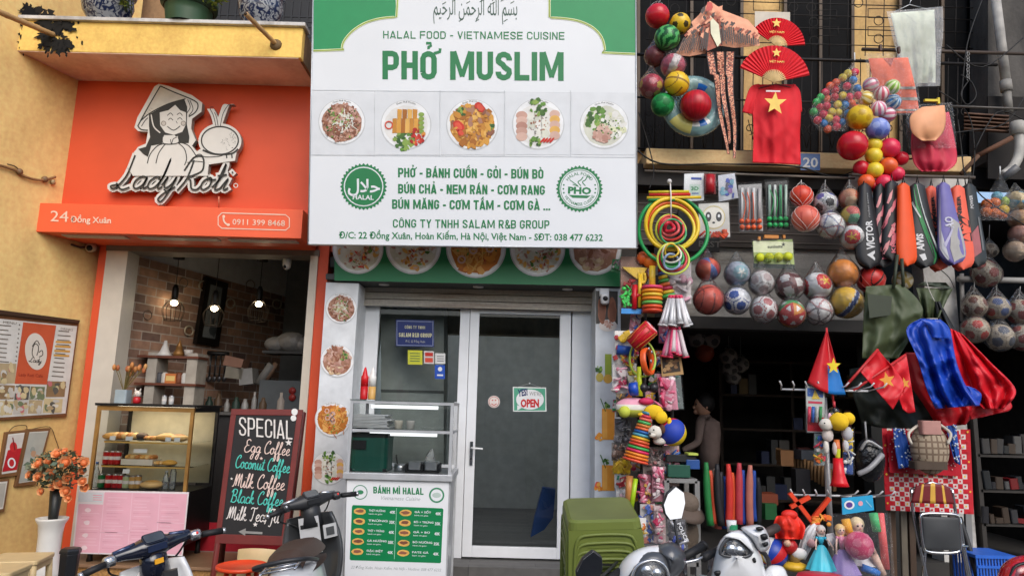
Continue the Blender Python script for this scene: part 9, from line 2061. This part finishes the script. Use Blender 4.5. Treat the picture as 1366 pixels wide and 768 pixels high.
def lens(put,outl,Y,bulbs,trim):
 put('reflector',None,lambda b:(inflate(b,outl,Y+.03,.012,.03,c(120,122,126,.15,.8)),[b.lathe([(.024,0),(.03,.01),(.014,.02),(.004,.022)],at(x,y,Y+.012),SIL,(0,-1,.1),16)for x,y in bulbs]))
 put('headlight_lens',None,lambda b:inflate(b,outl,Y+.01,.035,.01,GL_));put('lens_trim',None,lambda b:b.tube([at(p.x,p.y,Y)for p in smooth(outl,3,True)],.007,trim,6,True))
def part(put,name,outl,Y,hf,hb,mat,**k):put(name,None,lambda b:inflate(b,outl,Y,hf,hb,mat,**k))
def f3(put,S,M):
 Y=2.9;part(put,'headlight_cowl',[(822,790),(824,760),(834,743),(850,732),(870,727),(888,730),(886,760),(870,790)],Y+.06,.10,.08,WB)
 part(put,'cowl_face',[(833,790),(836,760),(846,745),(864,735),(884,737),(896,752),(898,790)],Y,.05,.05,GF);part(put,'handlebar_cover',[(874,731),(892,722),(906,727),(915,741),(913,756),(902,770),(890,780),(884,748)],Y+.05,.09,.06,GF)
 lens(put,[(843,790),(846,761),(857,750),(874,747),(887,755),(892,772),(888,790)],Y-.045,((862,760),(875,764),(866,773)),SIL)
 p,q=at(910,744,Y+.05),at(937,728,Y+.12);put('grip',None,lambda b:(b.tube([p,q],[.017,.018],RUB,12),b.tube([q,q+(q-p).normalized()*.012],.02,RUB,12)));put('brake_lever',None,lambda b:b.tube(smooth([p+V((0,-.03,-.01)),p.lerp(q,.6)+V((0,-.06,-.02)),q+V((.01,-.05,-.015))],4),.006,SIL,6))
 put('grip',None,lambda b:b.tube([at(826,762,Y+.03),at(800,782,Y-.05)],.017,RUB,10));part(put,'front_apron',[(815,800),(830,785),(880,785),(905,800),(900,980),(870,1060),(840,980)],Y+.12,.12,.1,WB,sm=4)
def f4(put,S,M):
 Y=2.92;part(put,'headlight_cowl',[(946,800),(949,765),(953,742),(961,720),(976,708),(990,707),(1003,716),(1011,732),(1018,750),(1022,800)],Y+.06,.12,.08,WB)
 part(put,'switch_cover',[(988,704),(1000,700),(1013,699.5),(1022,706),(1028,725),(1021,735),(1011,733),(1002,719)],Y+.06,.10,.05,WB)
 for o_ in([(1008,703),(1016,702),(1019,706),(1011,708)],[(1014,713),(1022,711),(1024.5,718),(1017,720)],[(1017,724),(1024,722),(1024.5,727),(1019,729.5)]):part(put,'switch',o_,Y-.035,.012,.02,BLACK,sm=2)
 lens(put,[(961,738),(965,724),(974,716),(985,717),(996,728),(1002,737),(994,742),(977,742)],Y-.05,((975,732),(985,734)),GF)
 for o_ in([(952,762),(960,760),(964,765),(956,769)],[(1003,745),(1007,743),(1009,749),(1005,750)]):part(put,'vent',o_,Y-.03,.012,.02,BLACK,sm=2)
 part(put,'brow',[(964,716),(976,709),(992,712),(1002,724),(1006,738),(998,728),(986,716),(974,714)],Y-.05,.015,.03,WB,sm=2);part(put,'side_fairing',[(1012,790),(1022,758),(1036,753),(1048,760),(1052,790)],Y+.1,.05,.05,WB)
 put('grip',None,lambda b:b.tube([at(1020,712,Y+.08),at(1036,703,Y+.14)],.018,c(70,56,52,.6),12));put('grip',None,lambda b:b.tube([at(954,735,Y+.08),at(938,744,Y+.02)],.017,RUB,10));part(put,'front_apron',[(950,800),(960,775),(1010,775),(1024,800),(1015,980),(985,1060),(960,980)],Y+.13,.10,.1,WB,sm=4)
def f5(put,S,M):
 Y=3.3;part(put,'headlight_cowl',[(1326,800),(1331,764),(1342,748),(1362,740),(1390,742),(1404,770),(1404,800)],Y,.12,.1,RDB);lens(put,[(1346,790),(1350,762),(1361,752),(1382,752),(1392,770),(1388,790)],Y-.10,((1364,766),(1376,768)),BLACK);part(put,'front_apron',[(1325,805),(1345,790),(1390,790),(1410,805),(1400,960),(1370,1020),(1340,960)],Y+.1,.1,.1,RDB,sm=4)
GF=c(84,86,90,.3,.2,var=.12,coat=.4);RDB=c(196,24,36,.2,var=.05,coat=.6)
scooter('white scooter with grey face and round headlight beside the stool stack',at(866,742,3.05),257,0,0,WB,PLB,c(50,46,44,.5),f3,mirrors=((1,at(900,671,3.05),.32),(-1,at(787,760,2.62),-.12)),bare=True,sc=.9)
scooter('all white scooter with angular headlight in front of the racket covers',at(984,741,3.08),252,0,0,WB,WB,c(60,54,50,.5),f4,bare=True,sc=.9)
scooter('red scooter cut by the bottom right corner',at(1376,752,3.45),232,0,0,RDB,PLB,c(40,40,42,.5),f5,bare=True,sc=.85)
